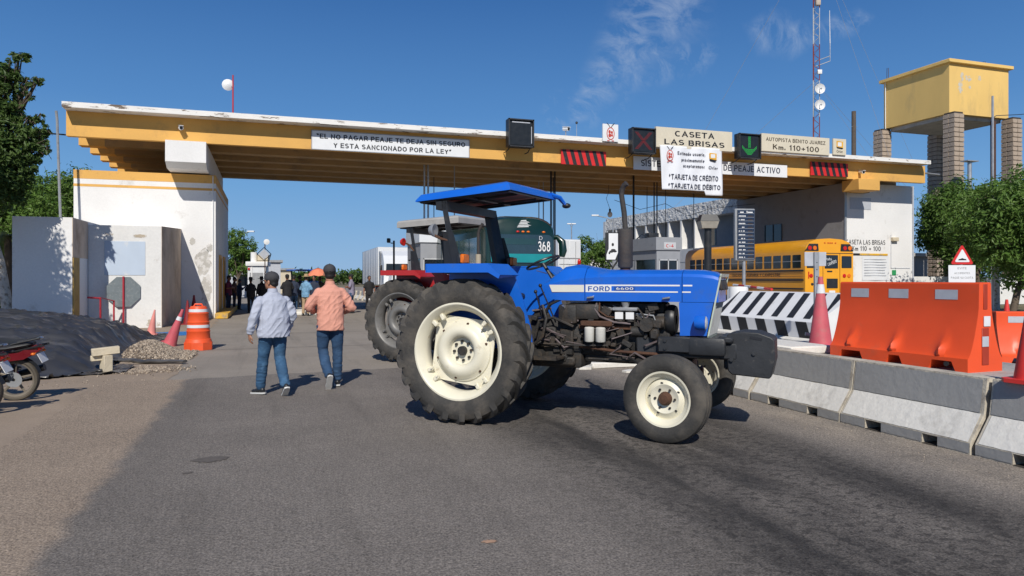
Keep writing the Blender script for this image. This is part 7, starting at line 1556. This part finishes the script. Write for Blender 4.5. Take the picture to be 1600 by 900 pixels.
# ---------------------------------------------------------------- semi truck facing the camera, other vehicles
def semi(label, px, d, ln, rz, colour=TRW, group=None, H=4.05):
    X, Y, _ = atD(px, d); t = thing('semi_truck', label, 'truck', (X, Y, 0), rz, group)     # x across (0..2.6), y away; cab in front at negative y
    b = MB(); b.span((0, 0, 1.15), (2.6, ln, H), bv=.03); b.build('trailer_box', TRG, t)
    b = MB(); b.span((.02, -.02, 1.2), (2.58, .0, H - .05)); b.build('trailer_front', TRW, t)
    b = MB()
    for k in range(int(ln / 1.2)): b.span((-.015, .5 + k * 1.2, 1.2), (.0, .54 + k * 1.2, H - .05))
    b.build('trailer_ribs', TRW, t, kind='stuff')
    b = MB(); b.add([(.15, -2.4, 1.1), (2.45, -2.4, 1.1), (2.45, -.35, 1.1), (.15, -.35, 1.1), (.2, -2.15, 2.75), (2.4, -2.15, 2.75), (2.35, -.35, 3.75), (.25, -.35, 3.75), (.22, -1.5, 3.35), (2.38, -1.5, 3.35)], [(0, 1, 5, 4), (4, 5, 9, 8), (8, 9, 6, 7), (0, 4, 8, 7, 3), (1, 2, 6, 9, 5), (2, 3, 7, 6), (0, 3, 2, 1)]); b.build('cab', colour, t, smooth=20)
    b = MB(); b.add([(.3, -2.42, 1.95), (2.3, -2.42, 1.95), (2.25, -2.2, 2.7), (.35, -2.2, 2.7)], [(0, 1, 2, 3)]); b.prism([(.3, 1.95), (2.3, 1.95), (2.25, 2.72), (.35, 2.72)], 'xz', -2.34, -2.30); b.build('windscreen', GLASS, t, smooth=0)
    b = MB(); b.frustum((1.3, -3.2, .75), (1.9, 1.7), (1.55, 1.5), 1.15); b.build('bonnet', colour, t, smooth=20)
    b = MB(); b.box((1.3, -4.06, 1.25), (1.1, .06, .85), b=.04); b.build('grille', GREYM, t)
    b = MB(); b.box((1.3, -4.15, .55), (2.4, .2, .4), b=.06); b.build('bumper', WPAINT, t)
    for x in (.25, 2.35):
        b = MB(); b.box((x, -3.98, 1.0), (.3, .1, .22), b=.04); b.build('headlight', mat('lamp_lens', (.6, .6, .6), .2), t)
        b = MB(); b.box((x + (.0 if x > 1 else .0), -3.3, .95), (.5, 1.3, .5), b=.18); b.build('mudguard', colour, t)
        b = MB(); b.box((x + (.28 if x > 1 else -.28), -2.3, 2.25), (.18, .1, .75), b=.04); b.build('mirror', BLACKP, t)
        for y in (-3.3, .8, 2.0, ln - 2.2, ln - 1.0): b = MB(); b.lathe([(-.15, 0), (-.15, .46), (-.12, .5), (.12, .5), (.15, .46), (.15, 0)], (x, y, .5), 'X', 20); b.build('wheel', TYREB, t)
        b = MB(); b.cyl((x + (.1 if x > 1 else -.1), -.2, 1.2), (x + (.1 if x > 1 else -.1), -.2, 3.7), .08, n=10); b.build('exhaust_stack', ALU, t)
    return t
t = semi('white semi truck with box trailer facing the camera, left of the red tractor', 590, 55, 11.0, R(-1.0))
X, Y, _ = atD(872, 54); t = thing('box_truck', 'white box truck seen from behind at the right of the green coach', 'truck', (X, Y, 0))
b = MB(); b.span((0, 0, .9), (2.1, 6, 3.75), bv=.04); b.build('box', TRW, t); t.scale = (.88, 1, 1.22)
for k in range(2): b = MB(); b.span((.06 + k * 1.0, -.03, .95), (1.02 + k * 1.0, .0, 3.68), bv=.01); b.build('rear_door', TRW, t)
b = MB(); b.span((.1, -.05, 2.55), (2.0, -.03, 2.62)); b.span((.1, -.05, 2.2), (2.0, -.03, 2.24)); b.cyl((.5, -.06, 1), (.5, -.06, 3.6), .02, n=6); b.cyl((1.6, -.06, 1), (1.6, -.06, 3.6), .02, n=6); b.build('door_hardware', GREYM, t)
b = MB(); b.span((.05, -.1, .55), (2.05, .1, .8), bv=.02); b.build('bumper', GREYM, t)
b = MB(); b.ell((1.75, -.4, 2.35), (.16, .13, .2), 12, 8); b.build('red_lamp', REDL, t)
for x in (.1, 1.8): b = MB(); b.cyl((x, 1.2, .48), (x + .25, 1.2, .48), .48, n=18); b.build('wheel', TYREB, t)
# white kiosk, far left, with air conditioner and dish pole
X, Y, _ = atD(387, 47); t = thing('white_kiosk', 'white guard kiosk with roof tank beyond the left tower', 'kiosk', (X, Y, 0), -.1); t.scale = (.8, .8, .96)
b = MB(); b.span((0, 0, 0), (1.4, 2.2, 2.55)); b.build('cabin', TRW, t); b = MB(); b.span((-.15, -.15, 2.55), (1.55, 2.4, 2.85), bv=.03); b.build('roof', WPAINT, t)
b = MB(); b.span((.15, -.02, 1.1), (1.2, .0, 2.1)); b.build('window', GREYM, t); b = MB(); b.span((.65, .2, 2.86), (1.55, 1.3, 3.35), bv=.03); b.build('air_conditioner', BEIGEB, t); b = MB(); b.cyl((.4, .6, 2.85), (.4, .6, 3.5), .25, n=14); b.build('roof_tank', WPAINT, t)
b = MB(); b.span((.28, -.05, .1), (.36, -.02, 2.5)); b.build('drain_pipe', WPAINT, t); b = MB(); b.box((.1, -.05, 2.35), (.16, .1, .16), b=.03); b.build('red_lamp', REDL, t)
X, Y, _ = atD(414, 46); t = thing('dish_pole', 'thin pole with round white dish and diamond shaped frame', 'antenna', (X, Y, 0)); zz = lambda py: EYE + (HOR - py) * 46 / FOC
b = MB(); b.cyl((0, 0, 0), (0, 0, zz(376)), .035, n=6); b.build('pole', RUST, t); b = MB(); b.lathe([(0, 0), (.0, .18), (-.03, .18), (-.05, .0)], (.1, -.05, zz(378)), 'Y', 18); b.build('dish', WPAINT, t)
b = MB(); q = .42; c = (-.05, -.1, zz(397)); P4 = [(c[0] - q, c[1], c[2]), (c[0], c[1], c[2] + q), (c[0] + q, c[1], c[2]), (c[0], c[1], c[2] - q)]
for i in range(4): b.tube([P4[i], P4[(i + 1) % 4]], .025, 5)
b.tube([P4[0], (c[0] - q, c[1], c[2] - .42), (c[0] + .2, c[1], c[2] - .42), P4[2]], .02, 5); b.tube([P4[2], (c[0] + .1, c[1], zz(425))], .02, 5); b.build('diamond_frame', BLACKP, t)
b = MB(); b.add([(c[0] - q * .8, c[1] + .01, c[2]), (c[0], c[1] + .01, c[2] + q * .8), (c[0] + q * .8, c[1] + .01, c[2]), (c[0], c[1] + .01, c[2] - q * .8)], [(0, 1, 2, 3)]); b.build('diamond_panel', REFG, t, smooth=0)
# street lamps
def street_lamp(label, px, d, py, dirn, ln=2.0, twin=False):
    X, Y, Z = atD(px, d, py); t = thing('street_lamp', label, 'street lamp', (X, Y, 0), -YAW)
    b = MB(); b.cyl((0, 0, 0), (0, 0, Z - .4), .09, .06, 8); b.build('pole', GALV, t)
    for s in ((dirn,) if not twin else (-1, 1)):
        b = MB(); b.tube([(0, 0, Z - .6), (s * ln * .3, 0, Z - .2), (s * ln * .9, 0, Z)], .04, 6); b.build('arm', GALV, t); b = MB(); b.box((s * ln, 0, Z + .02), (.6, .25, .12), b=.04); b.build('lamp_head', WPAINT, t)
street_lamp('curved street lamp over the small tree by the left tower', 372, 62, 362, 1, 1.1); street_lamp('curved street lamp beside the hanging lamp, over the office end', 958, 60, 337, -1, 1.5); street_lamp('thin far street lamp above the white truck', 893, 80, 350, 1, .2, True)
X, Y, Z = atD(615.5, 44, 376); t = thing('camera_pole', 'dark pole with boxy camera head in front of the semi truck', 'pole', (X, Y, 0), -YAW); b = MB(); b.cyl((0, 0, 0), (0, 0, Z), .06, n=8); b.build('pole', BLACKP, t); b = MB(); b.tube([(0, 0, Z - .15), (-.2, 0, Z - .15)], .03, 6); b.box((-.30, -.1, Z), (.2, .3, .28), b=.04); b.build('camera_head', BLACKP, t)
# far concrete barriers in the next lane
for i in range(9):
    y0 = 43.5 + i * 1.75
    jersey(f'far pale concrete barrier in the row beyond the canopy, {["nearest to the canopy","second from the canopy","third from the canopy","fourth from the canopy","middle of the row","sixth from the canopy","seventh from the canopy","last but one of the row","farthest of the row"][i]}', 7.2 - .12 * i, y0, 1.7, 'far concrete barriers beyond the canopy') if i < 9 else None
X, Y, _ = atD(474, 47); t = thing('far_tractor', 'blue canopied tractor far behind the umbrella', 'tractor', (X, Y, 0), -1.2)
b = MB(); b.span((-.9, -.8, 2.12), (.9, .8, 2.22), bv=.04); b.build('roof', BLUEP, t)
for s in (-1, 1): b = MB(); b.cyl((-.4, s * .6, 1.2), (-.5, s * .6, 2.12), .05, n=6); b.build('post', BLACKP, t); b = MB(); b.lathe([(-.2, .4), (-.2, .72), (-.15, .78), (.15, .78), (.2, .72), (.2, .4)], (-.3, s * .8, .78), 'Y', 20); b.build('wheel', TYREB, t); b = MB(); b.lathe([(-.1, .1), (-.1, .38), (.1, .38), (.1, .1)], (1.7, s * .7, .4), 'Y', 16); b.build('front_wheel', TYREB, t)
b = MB(); b.span((.3, -.35, .9), (2.1, .35, 1.45), bv=.06); b.build('hood', BLUEP, t); b = MB(); b.span((-.7, -.35, .6), (.4, .35, 1.1), bv=.05); b.build('body', DARKM, t)

# ---------------------------------------------------------------- tarpaulin heap, gravel and blocks
def sstep(t): t = max(0, min(1, t)); return t * t * (3 - 2 * t)
def edges(x, y):
    front = 13.0 + .22 * noise.noise((x * 1.3, 2, 0)) + .08 * noise.noise((x * 5, 7, 0)) + max(0, x + 3.6) * .9
    right = -2.62 + .22 * noise.noise((y * 1.1, 5, 1)) + .07 * noise.noise((y * 5, 2, 1)) + max(0, y - 15.5) * .02
    return front, right
def heap(x, y):
    u = (x + 6.2) / 4.3; v = (y - 17.3) / 4.6
    r = math.sqrt(abs(u) ** 2.6 + abs(v) ** 2.4)
    h = .98 * max(0, 1 - r) ** .62 * (1 - .0 * u)
    fr_, rt_ = edges(x, y); return h * sstep((rt_ - x) / .75 + .02) * sstep((y - fr_) / .8 + .02)
def crease(x, y): 
    p = (x * .9 + .3 * y, y * 1.6, 0); q = 1 - abs(noise.noise((p[0], p[1], 0))) * 2; q2 = 1 - abs(noise.noise((x * 2.4 - y * 1.2, y * 3.1 + x, 4))) * 2; q3 = 1 - abs(noise.noise((x * 5.5, y * 7 - x * 4, 8))) * 2
    long_ = 1 - abs(noise.noise((x * .55 + y * .25, y * 2.3 - x * .35, 11))) * 2; l2 = 1 - abs(noise.noise((x * 1.5 - y * .9, y * 1.1 + x * 2.0, 21))) * 2
    return .022 * q + .075 * max(0, long_) ** 4 + .045 * max(0, l2) ** 5 + .004 * max(0, q3) ** 2
b = MB(); NX, NY = 190, 170; xs0, xs1, ys0, ys1 = -10.6, -1.95, 12.55, 22.2; vs = []; idx = {}; fs = []
def inside(x, y):
    fr_, rt = edges(x, y)
    return y > fr_ and x < rt
for j in range(NY + 1):
    for i in range(NX + 1):
        x = xs0 + (xs1 - xs0) * i / NX; y = ys0 + (ys1 - ys0) * j / NY
        if inside(x, y): idx[(i, j)] = len(vs); vs.append((x + .02 * noise.noise((x * 4, y * 4, 3)), y, .02 + heap(x, y) + crease(x, y) * (1 if heap(x, y) > .03 else .75)))
for j in range(NY):
    for i in range(NX):
        q = [(i, j), (i + 1, j), (i + 1, j + 1), (i, j + 1)]
        if all(p in idx for p in q): fs.append(tuple(idx[p] for p in q))
b.add(vs, fs); o = b.build('tarpaulin', TARP, smooth=180, fixn=False); tag(o, 'black plastic sheet covering a long heap at the left', 'tarpaulin')
sl_ = o.modifiers.new('s', 'SOLIDIFY'); sl_.thickness = .01
# rolled edge of the sheet lying over the gravel
P0 = ground(160, 567); P1 = ground(240, 570); P2 = ground(289, 569)
b = MB(); pts = []
for i in range(24):
    t_ = i / 23; x = P0[0] + (P2[0] - P0[0]) * t_; y = P0[1] + (P2[1] - P0[1]) * t_; pts.append((x, y + .05 * math.sin(t_ * 9), .05 + .03 * noise.noise((t_ * 9, 0, 0))))
b.tube(pts, [.075 - .035 * i / 23 + .012 * noise.noise((i * .8, 1, 1)) for i in range(24)], 9, sc=(.7, 1.5)); tag(b.build('sheet_roll', TARP), 'twisted black plastic edge trailing across the gravel', 'tarpaulin')
b = MB(); P3 = ground(60, 592); P4_ = ground(195, 584)
def fl(u, v): x = P3[0] + (P4_[0] - P3[0]) * u; y = P3[1] + (P4_[1] - P3[1]) * u + v * 1.0; return (x, y - .08 * noise.noise((u * 6, 1, 2)) * (1 - v), .015 + .05 * (abs(noise.noise((x * 5, y * 9, 1))) + v * .6))
b.grid(fl, 60, 14); tag(b.build('sheet_flap', TARP, fixn=False), 'flat front flap of the black plastic sheet lying on the pavement', 'tarpaulin')
# gravel heap and scatter
gx0, gy0 = ground(250, 560)
def gh(x, y): return .34 * math.exp(-(((x - gx0 + .25) / .50) ** 2 + ((y - gy0 - .35) / .85) ** 2))
b = MB(); b.grid(lambda u, v: (gx0 - 1.3 + 2.3 * u, gy0 - 1.0 + 2.9 * v, gh(gx0 - 1.3 + 2.3 * u, gy0 - 1.0 + 2.9 * v) - .015), 30, 34); o = b.build('gravel_mound', STONE, fixn=False); o['kind'] = 'stuff'
bm = bmesh.new(); bmesh.ops.create_icosphere(bm, subdivisions=1, radius=1); ico = ([v.co.copy() for v in bm.verts], [tuple(x.index for x in f.verts) for f in bm.faces]); bm.free()
def stones(n, fx, name, lab, s0, s1):
    b = MB()
    for k in range(n):
        x, y, z = fx(); s = rnd.uniform(s0, s1); M = Matrix.Translation((x, y, z)) @ Euler((rnd.random() * 6, rnd.random() * 6, 0)).to_matrix().to_4x4() @ Matrix.Diagonal((s, s * rnd.uniform(.6, 1), s * rnd.uniform(.5, .8), 1))
        b.add(ico[0], ico[1], 0 if rnd.random() < .6 else (1 if rnd.random() < .6 else 2), M)
    o = b.build(name, [STONE, mat('stone_light', (.48, .40, .31), .9, var=.2, vs=9), mat('stone_dark', (.14, .115, .095), .9, var=.2, vs=9)], smooth=0, fixn=False); o['kind'] = 'stuff'; return o
def f1():
    while True:
        x = gx0 + .04 + rnd.gauss(0, .34); y = gy0 + .3 + rnd.gauss(0, .55)
        if abs(x - gx0) < .62 and y > gy0 - .7: return x, y, max(0, gh(x, y)) + .004
stones(5200, f1, 'gravel', '', .011, .026)
q0 = ground(222, 579)
stones(1500, lambda: (q0[0] + rnd.gauss(0, .30), q0[1] + rnd.gauss(0, .22), .01), 'gravel', '', .009, .02)
stones(200, lambda: (rnd.uniform(-5.5, -1.6), 12.6 + rnd.gauss(0, .3), .006), 'loose_stones', '', .004, .010)
stones(140, lambda: (rnd.uniform(5.4, 5.98), rnd.uniform(3, 11), .006), 'loose_stones', '', .003, .007)
# three beige blocks
X, Y = ground(166, 582); t = MB(); t.box((0, 0, .15), (.14, .22, .30), b=.008); o = tag(t.build('concrete_block', BEIGEB), 'beige block standing upright under the other two on the sheet edge', 'block'); o.location = (X, Y, .0); o.rotation_euler = (0, 0, .5)
t = MB(); t.box((0, 0, 0), (.42, .16, .125), b=.008); o = tag(t.build('concrete_block', BEIGEB), 'beige block lying across the top of the little stack', 'block'); o.location = (X - .01, Y, .368); o.rotation_euler = (0, -.08, .28)
t = MB(); t.box((0, 0, 0), (.17, .15, .09), b=.008); o = tag(t.build('concrete_block', BEIGEB), 'small broken beige block wedged at the left of the stack', 'block'); o.location = (X - .155, Y + .02, .250); o.rotation_euler = (0, -.05, .3)

# ---------------------------------------------------------------- trees
def leafmat(name, c1, c2, c3):
    m = bpy.data.materials.new(name); m.use_nodes = True; n, l = m.node_tree.nodes, m.node_tree.links; b = n['Principled BSDF']
    tcn = n.new('ShaderNodeTexCoord'); a = n.new('ShaderNodeTexNoise'); a.inputs['Scale'].default_value = 1.1; a.inputs['Detail'].default_value = 3; l.new(tcn.outputs['Object'], a.inputs[0])
    c = n.new('ShaderNodeTexWhiteNoise'); c.noise_dimensions = '1D'; ge = n.new('ShaderNodeNewGeometry'); l.new(ge.outputs['Random Per Island'], c.inputs['W'])
    mr = n.new('ShaderNodeMapRange'); mr.inputs[1].default_value = .35; mr.inputs[2].default_value = .65; l.new(a.outputs[0], mr.inputs[0])
    x = n.new('ShaderNodeMixRGB'); x.inputs[1].default_value = (*c1, 1); x.inputs[2].default_value = (*c2, 1); l.new(mr.outputs[0], x.inputs[0])
    y = n.new('ShaderNodeMixRGB'); l.new(x.outputs[0], y.inputs[1]); y.inputs[2].default_value = (*c3, 1); m2 = n.new('ShaderNodeMath'); m2.operation = 'MULTIPLY'; m2.inputs[1].default_value = .6; l.new(c.outputs[0], m2.inputs[0]); l.new(m2.outputs[0], y.inputs[0])
    l.new(y.outputs[0], b.inputs['Base Color']); b.inputs['Roughness'].default_value = .5; b.inputs['Specular IOR Level'].default_value = .35
    tr = n.new('ShaderNodeBsdfTranslucent'); l.new(y.outputs[0], tr.inputs[0]); ms_ = n.new('ShaderNodeMixShader'); ms_.inputs[0].default_value = .32; l.new(b.outputs[0], ms_.inputs[1]); l.new(tr.outputs[0], ms_.inputs[2]); l.new(ms_.outputs[0], n['Material Output'].inputs[0])
    return m
LF1 = leafmat('leaves_fig', (.055, .125, .018), (.11, .21, .035), (.20, .30, .07)); LF2 = leafmat('leaves_dark', (.04, .085, .018), (.075, .14, .03), (.13, .19, .05)); LF3 = leafmat('leaves_yellow', (.07, .11, .025), (.13, .17, .04), (.22, .25, .08))
def tree(label, base, lobes, trunk_pts, tr, leafm, nleaf, ls, name='tree', trm=BARK, seed=1, group=None, lobes_n=9):
    """lobes: (x, y, z, rx, ry, rz) crown lobes relative to base"""
    r_ = random.Random(seed); t = thing(name, label, 'tree', base, 0, group)
    b = MB(); k = len(trunk_pts); b.tube(trunk_pts, [tr * (1 - .45 * i / (k - 1)) for i in range(k)], 12); top = Vector(trunk_pts[-1]); b.build('trunk', trm, t)
    b = MB()
    for lb in lobes:
        c = Vector(lb[:3]); mid = top.lerp(c, .5) + Vector((r_.uniform(-.3, .3), r_.uniform(-.3, .3), r_.uniform(-.1, .3)))
        b.tube([Vector(trunk_pts[-2]).lerp(top, r_.uniform(.4, 1)), mid, c], [tr * .45, tr * .28, tr * .10], 7)
        for q in range(6):
            e = c + Vector((r_.gauss(0, .5) * lb[3], r_.gauss(0, .5) * lb[4], r_.gauss(0, .5) * lb[5])); b.tube([mid.lerp(c, r_.random()), c.lerp(e, .5) + Vector((0, 0, .1)), e], [tr * .12, tr * .07, tr * .03], 5)
    b.build('branches', BARK, t)
    vol = [lb[3] * lb[4] * lb[5] for lb in lobes]; tot = sum(v ** .67 for v in vol)
    verts = []; faces = []
    for lb, v in zip(lobes, vol):
        ncl = max(6, int(lobes_n * 10 * v ** .67 / tot * len(lobes) / 3)); per = int(nleaf * (v ** .67) / tot / ncl)
        for _ in range(ncl):
            d = Vector((r_.gauss(0, 1), r_.gauss(0, 1), r_.gauss(0, 1))).normalized(); rad = r_.uniform(.55, 1.06)
            cc = Vector((lb[0] + d.x * lb[3] * rad, lb[1] + d.y * lb[4] * rad, lb[2] + d.z * lb[5] * rad)); cs_ = r_.uniform(.16, .34) * (lb[3] + lb[5]) * .5
            for _ in range(per):
                e = Vector((r_.gauss(0, 1), r_.gauss(0, 1), r_.gauss(0, .75))); p = cc + e * cs_ * .62
                nn_ = (e.normalized() * .6 + d * .5 + Vector((r_.uniform(-1, 1), r_.uniform(-1, 1), r_.uniform(-.2, 1.2)))).normalized(); u = nn_.orthogonal().normalized(); u = (u * math.cos(r_.random() * 6.28) + nn_.cross(u) * math.sin(r_.random() * 6.28)).normalized(); w_ = nn_.cross(u); s = ls * r_.uniform(.6, 1.25)
                o = len(verts); verts += [tuple(p - u * s), tuple(p + w_ * s * .38 + nn_ * s * .12), tuple(p + u * s - nn_ * s * .15), tuple(p - w_ * s * .38 + nn_ * s * .12)]; faces.append((o, o + 1, o + 2, o + 3))
    me = bpy.data.meshes.new('crown'); me.from_pydata(verts, [], faces); me.materials.append(leafm); o = bpy.data.objects.new('crown', me); C.objects.link(o); o.parent = t
    return t
def lobeset(seed, n, cx, cy, cz, RX, RY, RZ, f=.5):
    r_ = random.Random(seed); out_ = []
    for _ in range(n):
        d = Vector((r_.gauss(0, 1), r_.gauss(0, 1), r_.gauss(0, 1))).normalized() * r_.uniform(.35, .85); k = r_.uniform(.75, 1.2) * f
        out_.append((cx + d.x * RX, cy + d.y * RY, cz + d.z * RZ, RX * k, RY * k, RZ * k))
    return out_
# big dark tree at the left edge, whitewashed leaning trunk
X, Y, _ = atD(17, 21.5)
def rel(px, d, py): q = atD(px, d, py); return (q[0] - X, q[1] - Y, q[2])
lb = [(*rel(-40, 20.5, 270), .9, 1.2, 1.1), (*rel(-35, 20, 190), .8, 1.0, .9), (*rel(-60, 20, 130), .9, 1.2, .9), (*rel(-110, 20, 220), 1.5, 1.6, 1.8)]
for (a_, b_, c_) in ((-2, 120, .36), (14, 108, .26), (34, 92, .20), (20, 130, .30), (44, 128, .15), (58, 127, .12), (6, 160, .40), (26, 178, .24), (8, 200, .42), (30, 212, .30), (48, 190, .16), (62, 186, .12), (45, 215, .26), (62, 205, .20), (52, 238, .28), (70, 228, .10), (25, 245, .40), (5, 240, .5), (0, 280, .5), (22, 285, .36), (38, 262, .26), (8, 310, .36), (74, 236, .08), (66, 216, .12), (36, 146, .10), (48, 152, .08)): lb.append((*rel(a_, 20, b_), c_ * 1.25, c_ * 1.4, c_))
tree('big dark leafy tree at the left edge with whitewashed trunk, shading the annex wall', (X, Y, 0), lb, [(0, 0, 0), (-.12, 0, 1.0), (-.28, 0, 2.1), (-.5, -.2, 3.2), (-.8, -.5, 4.2)], .17, LF2, 32000, .08, seed=4, trm=BARKW, lobes_n=14)
X, Y, _ = atD(75, 38); tree('mid green tree behind the left annexes', (X, Y, 0), lobeset(5, 14, 0, 0, 5.0, 2.9, 2.6, 2.4, .48), [(0, 0, 0), (.1, 0, 1.4), (-.1, 0, 3)], .22, LF1, 20000, .12, seed=5, lobes_n=26)
X, Y, _ = atD(10, 33); tree('broad tree filling the gap left of the annexes', (X, Y, 0), lobeset(15, 12, 0, 0, 4.0, 2.4, 2.4, 2.6, .5), [(0, 0, 0), (.1, 0, 1.0), (-.1, 0, 2)], .22, LF1, 15000, .12, seed=6, lobes_n=22)
X, Y, _ = atD(128, 47); tree('tree top showing between the beam ends and the left tower', (X, Y, 0), lobeset(25, 8, 0, 0, 6.6, 1.8, 2, 2.0, .5), [(0, 0, 0), (.1, 0, 2.0), (-.1, 0, 4.6)], .2, LF1, 7000, .13, seed=7)
# drooping palm like fronds by the left edge
X, Y, _ = atD(12, 23.5); t = thing('palm', 'yellowish drooping fronds of a small palm at the left edge', 'palm', (X, Y, 0)); b = MB(); b.tube([(0, 0, 0), (.05, 0, 1.6), (0, 0, 3.0)], [.14, .12, .10], 10); b.build('trunk', BARK, t)
b = MB(); r_ = random.Random(2)
for k in range(46):
    a = r_.random() * 6.28; L2 = r_.uniform(.6, 1.15); up_ = r_.uniform(-.1, .8); pp = Vector((0, 0, 3.0)); dv = Vector((math.cos(a), math.sin(a), up_))
    pts = []
    for i in range(7): s_ = i / 6; pts.append(pp + Vector((math.cos(a), math.sin(a), 0)) * L2 * s_ + Vector((0, 0, up_ * L2 * s_ - 1.0 * s_ * s_ * L2)))
    for i in range(6):
        w_ = Vector((-math.sin(a), math.cos(a), 0))
        for s2 in (-1, 1):
            for q in range(3):
                p0 = pts[i].lerp(pts[i + 1], q / 3); e = p0 + w_ * s2 * .22 * (1 - i / 9) + (pts[i + 1] - pts[i]) * .8 + Vector((0, 0, -.10)); d2 = (pts[i + 1] - pts[i]) * .14; b.add([p0, p0 + d2, e], [(0, 1, 2)])
b.build('fronds', LF3, t, smooth=0, fixn=False)
X, Y, _ = atD(8, 26); tree('low green bush behind the whitewashed trunk', (X, Y, 0), lobeset(8, 7, 0, 0, 1.2, 1.2, 1.2, 1.1, .5), [(0, 0, 0), (0, 0, .4), (.1, 0, .8)], .08, LF1, 6000, .09, name='bush', seed=9)
# trees right of the tower
X, Y, _ = atD(1524, 43); tree('leafy green tree just right of the white tower, behind the warning sign', (X, Y, 0), lobeset(11, 22, .2, 0, 4.35, 3.1, 2.8, 2.8, .46) + [(2.6, .2, 5.4, 1.5, 1.4, 1.2), (3.6, .2, 4.6, 1.5, 1.4, 1.3), (2.8, .2, 3.4, 1.5, 1.4, 1.2), (-1.6, 0, 5.6, 1.3, 1.2, 1.0), (.4, 0, 6.3, 1.4, 1.3, .9)], [(0, 0, 0), (.2, 0, 1.2), (0, 0, 2.4)], .2, LF1, 42000, .13, seed=11, lobes_n=26)
X, Y, _ = atD(1590, 34); tree('leafy tree at the right edge with dark leaning trunk', (X, Y, 0), lobeset(12, 22, .9, 0, 4.1, 3.0, 2.6, 2.3, .5) + [(-1.2, 0, 4.3, 1.5, 1.3, 1.3), (-.6, 0, 5.4, 1.2, 1.2, .9), (-1.5, 0, 3.2, 1.2, 1.2, .9)], [(-.3, 0, 0), (-.05, 0, .9), (.35, 0, 1.7), (.5, 0, 2.4)], .17, LF1, 40000, .125, seed=12, lobes_n=26)
X, Y, _ = atD(1556, 38); tree('slim tree with whitewashed trunk between the two right trees', (X, Y, 0), lobeset(31, 7, 0, 0, 4.4, 1.6, 1.6, 1.3, .5), [(0, 0, 0), (.05, 0, 1.5), (-.1, 0, 3.0)], .19, LF1, 7000, .11, trm=BARKW, seed=31)
X, Y, _ = atD(-120, 16.3); tree('leafy tree just outside the left picture edge whose shade falls on the annex wall', (X, Y, 0), lobeset(33, 15, -.55, 0, 5.5, 1.35, 1.5, 1.9, .5), [(0, 0, 0), (-.1, 0, 1.6), (-.2, 0, 3.4)], .16, LF1, 15000, .09, seed=33, lobes_n=26)
# far trees
X, Y, _ = atD(370, 58); tree('small tree with dense crown at the right edge of the left tower', (X, Y, 0), lobeset(21, 9, 0, 0, 3.3, 1.5, 1.5, 1.9, .5), [(0, 0, 0), (0, 0, 1), (.1, 0, 1.8)], .12, LF1, 8000, .12, seed=21)
X, Y, _ = atD(928, 62); tree('round green tree left of the office end wall', (X, Y, 0), lobeset(22, 10, 0, 0, 3.0, 1.9, 1.9, 2.0, .5) + [(1.1, 0, 3.9, 1, 1, 1.2)], [(0, 0, 0), (0, 0, .8), (.1, 0, 1.6)], .15, LF1, 9000, .13, seed=22)
r_ = random.Random(5)
b = MB()
for k in range(26):      # far wood along the horizon, one mass
    px = -300 + k * 85 + r_.uniform(-20, 20); d = r_.uniform(210, 300); X, Y, _ = atD(px, d); w_ = r_.uniform(7, 12)
    for _ in range(5):
        c = (X + r_.uniform(-w_, w_) * .6, Y + r_.uniform(-2, 2), 1.9 + r_.uniform(-.3, .6))
        for q in range(260):
            e = Vector((r_.gauss(0, .45) * w_ * .7, r_.gauss(0, .45) * 3, r_.gauss(0, .45) * 1.9)); p = Vector(c) + e
            if p.z < 0: continue
            s_ = .7 * r_.uniform(.5, 1.2); u = Vector((r_.gauss(0, 1), r_.gauss(0, 1), r_.gauss(0, 1))).normalized(); v = u.orthogonal().normalized(); b.add([p - u * s_, p + v * s_ * .5, p + u * s_, p - v * s_ * .5], [(0, 1, 2, 3)])
o = b.build('far_wood', LF2, smooth=0, fixn=False); o['kind'] = 'stuff'
X, Y, _ = atD(365, 78); t = thing('far_shed', 'low beige shed beyond the left tower', 'shed', (X - 3, Y, 0), .1); b = MB(); b.span((0, 0, 0), (9, 5, 2.6)); b.build('wall', BEIGEB, t); b = MB(); b.span((-.3, -.3, 2.6), (9.3, 5.3, 2.8)); b.build('roof', GREYM, t); b = MB(); b.span((5, -.02, .8), (6.5, .02, 2)); b.build('window', GLASS, t)
X, Y, _ = atD(392, 64); t = thing('far_house', 'small blue grey house far behind the kiosk', 'house', (X - 2, Y, 0)); b = MB(); b.span((0, 0, 0), (4.5, 4, 3.1)); b.build('wall', REFG, t); b = MB(); b.span((-.2, -.2, 3.1), (4.7, 4.2, 3.3)); b.build('roof', GREYM, t); b = MB(); b.span((1, -.02, 1), (2, .02, 2)); b.build('window', GLASS, t)
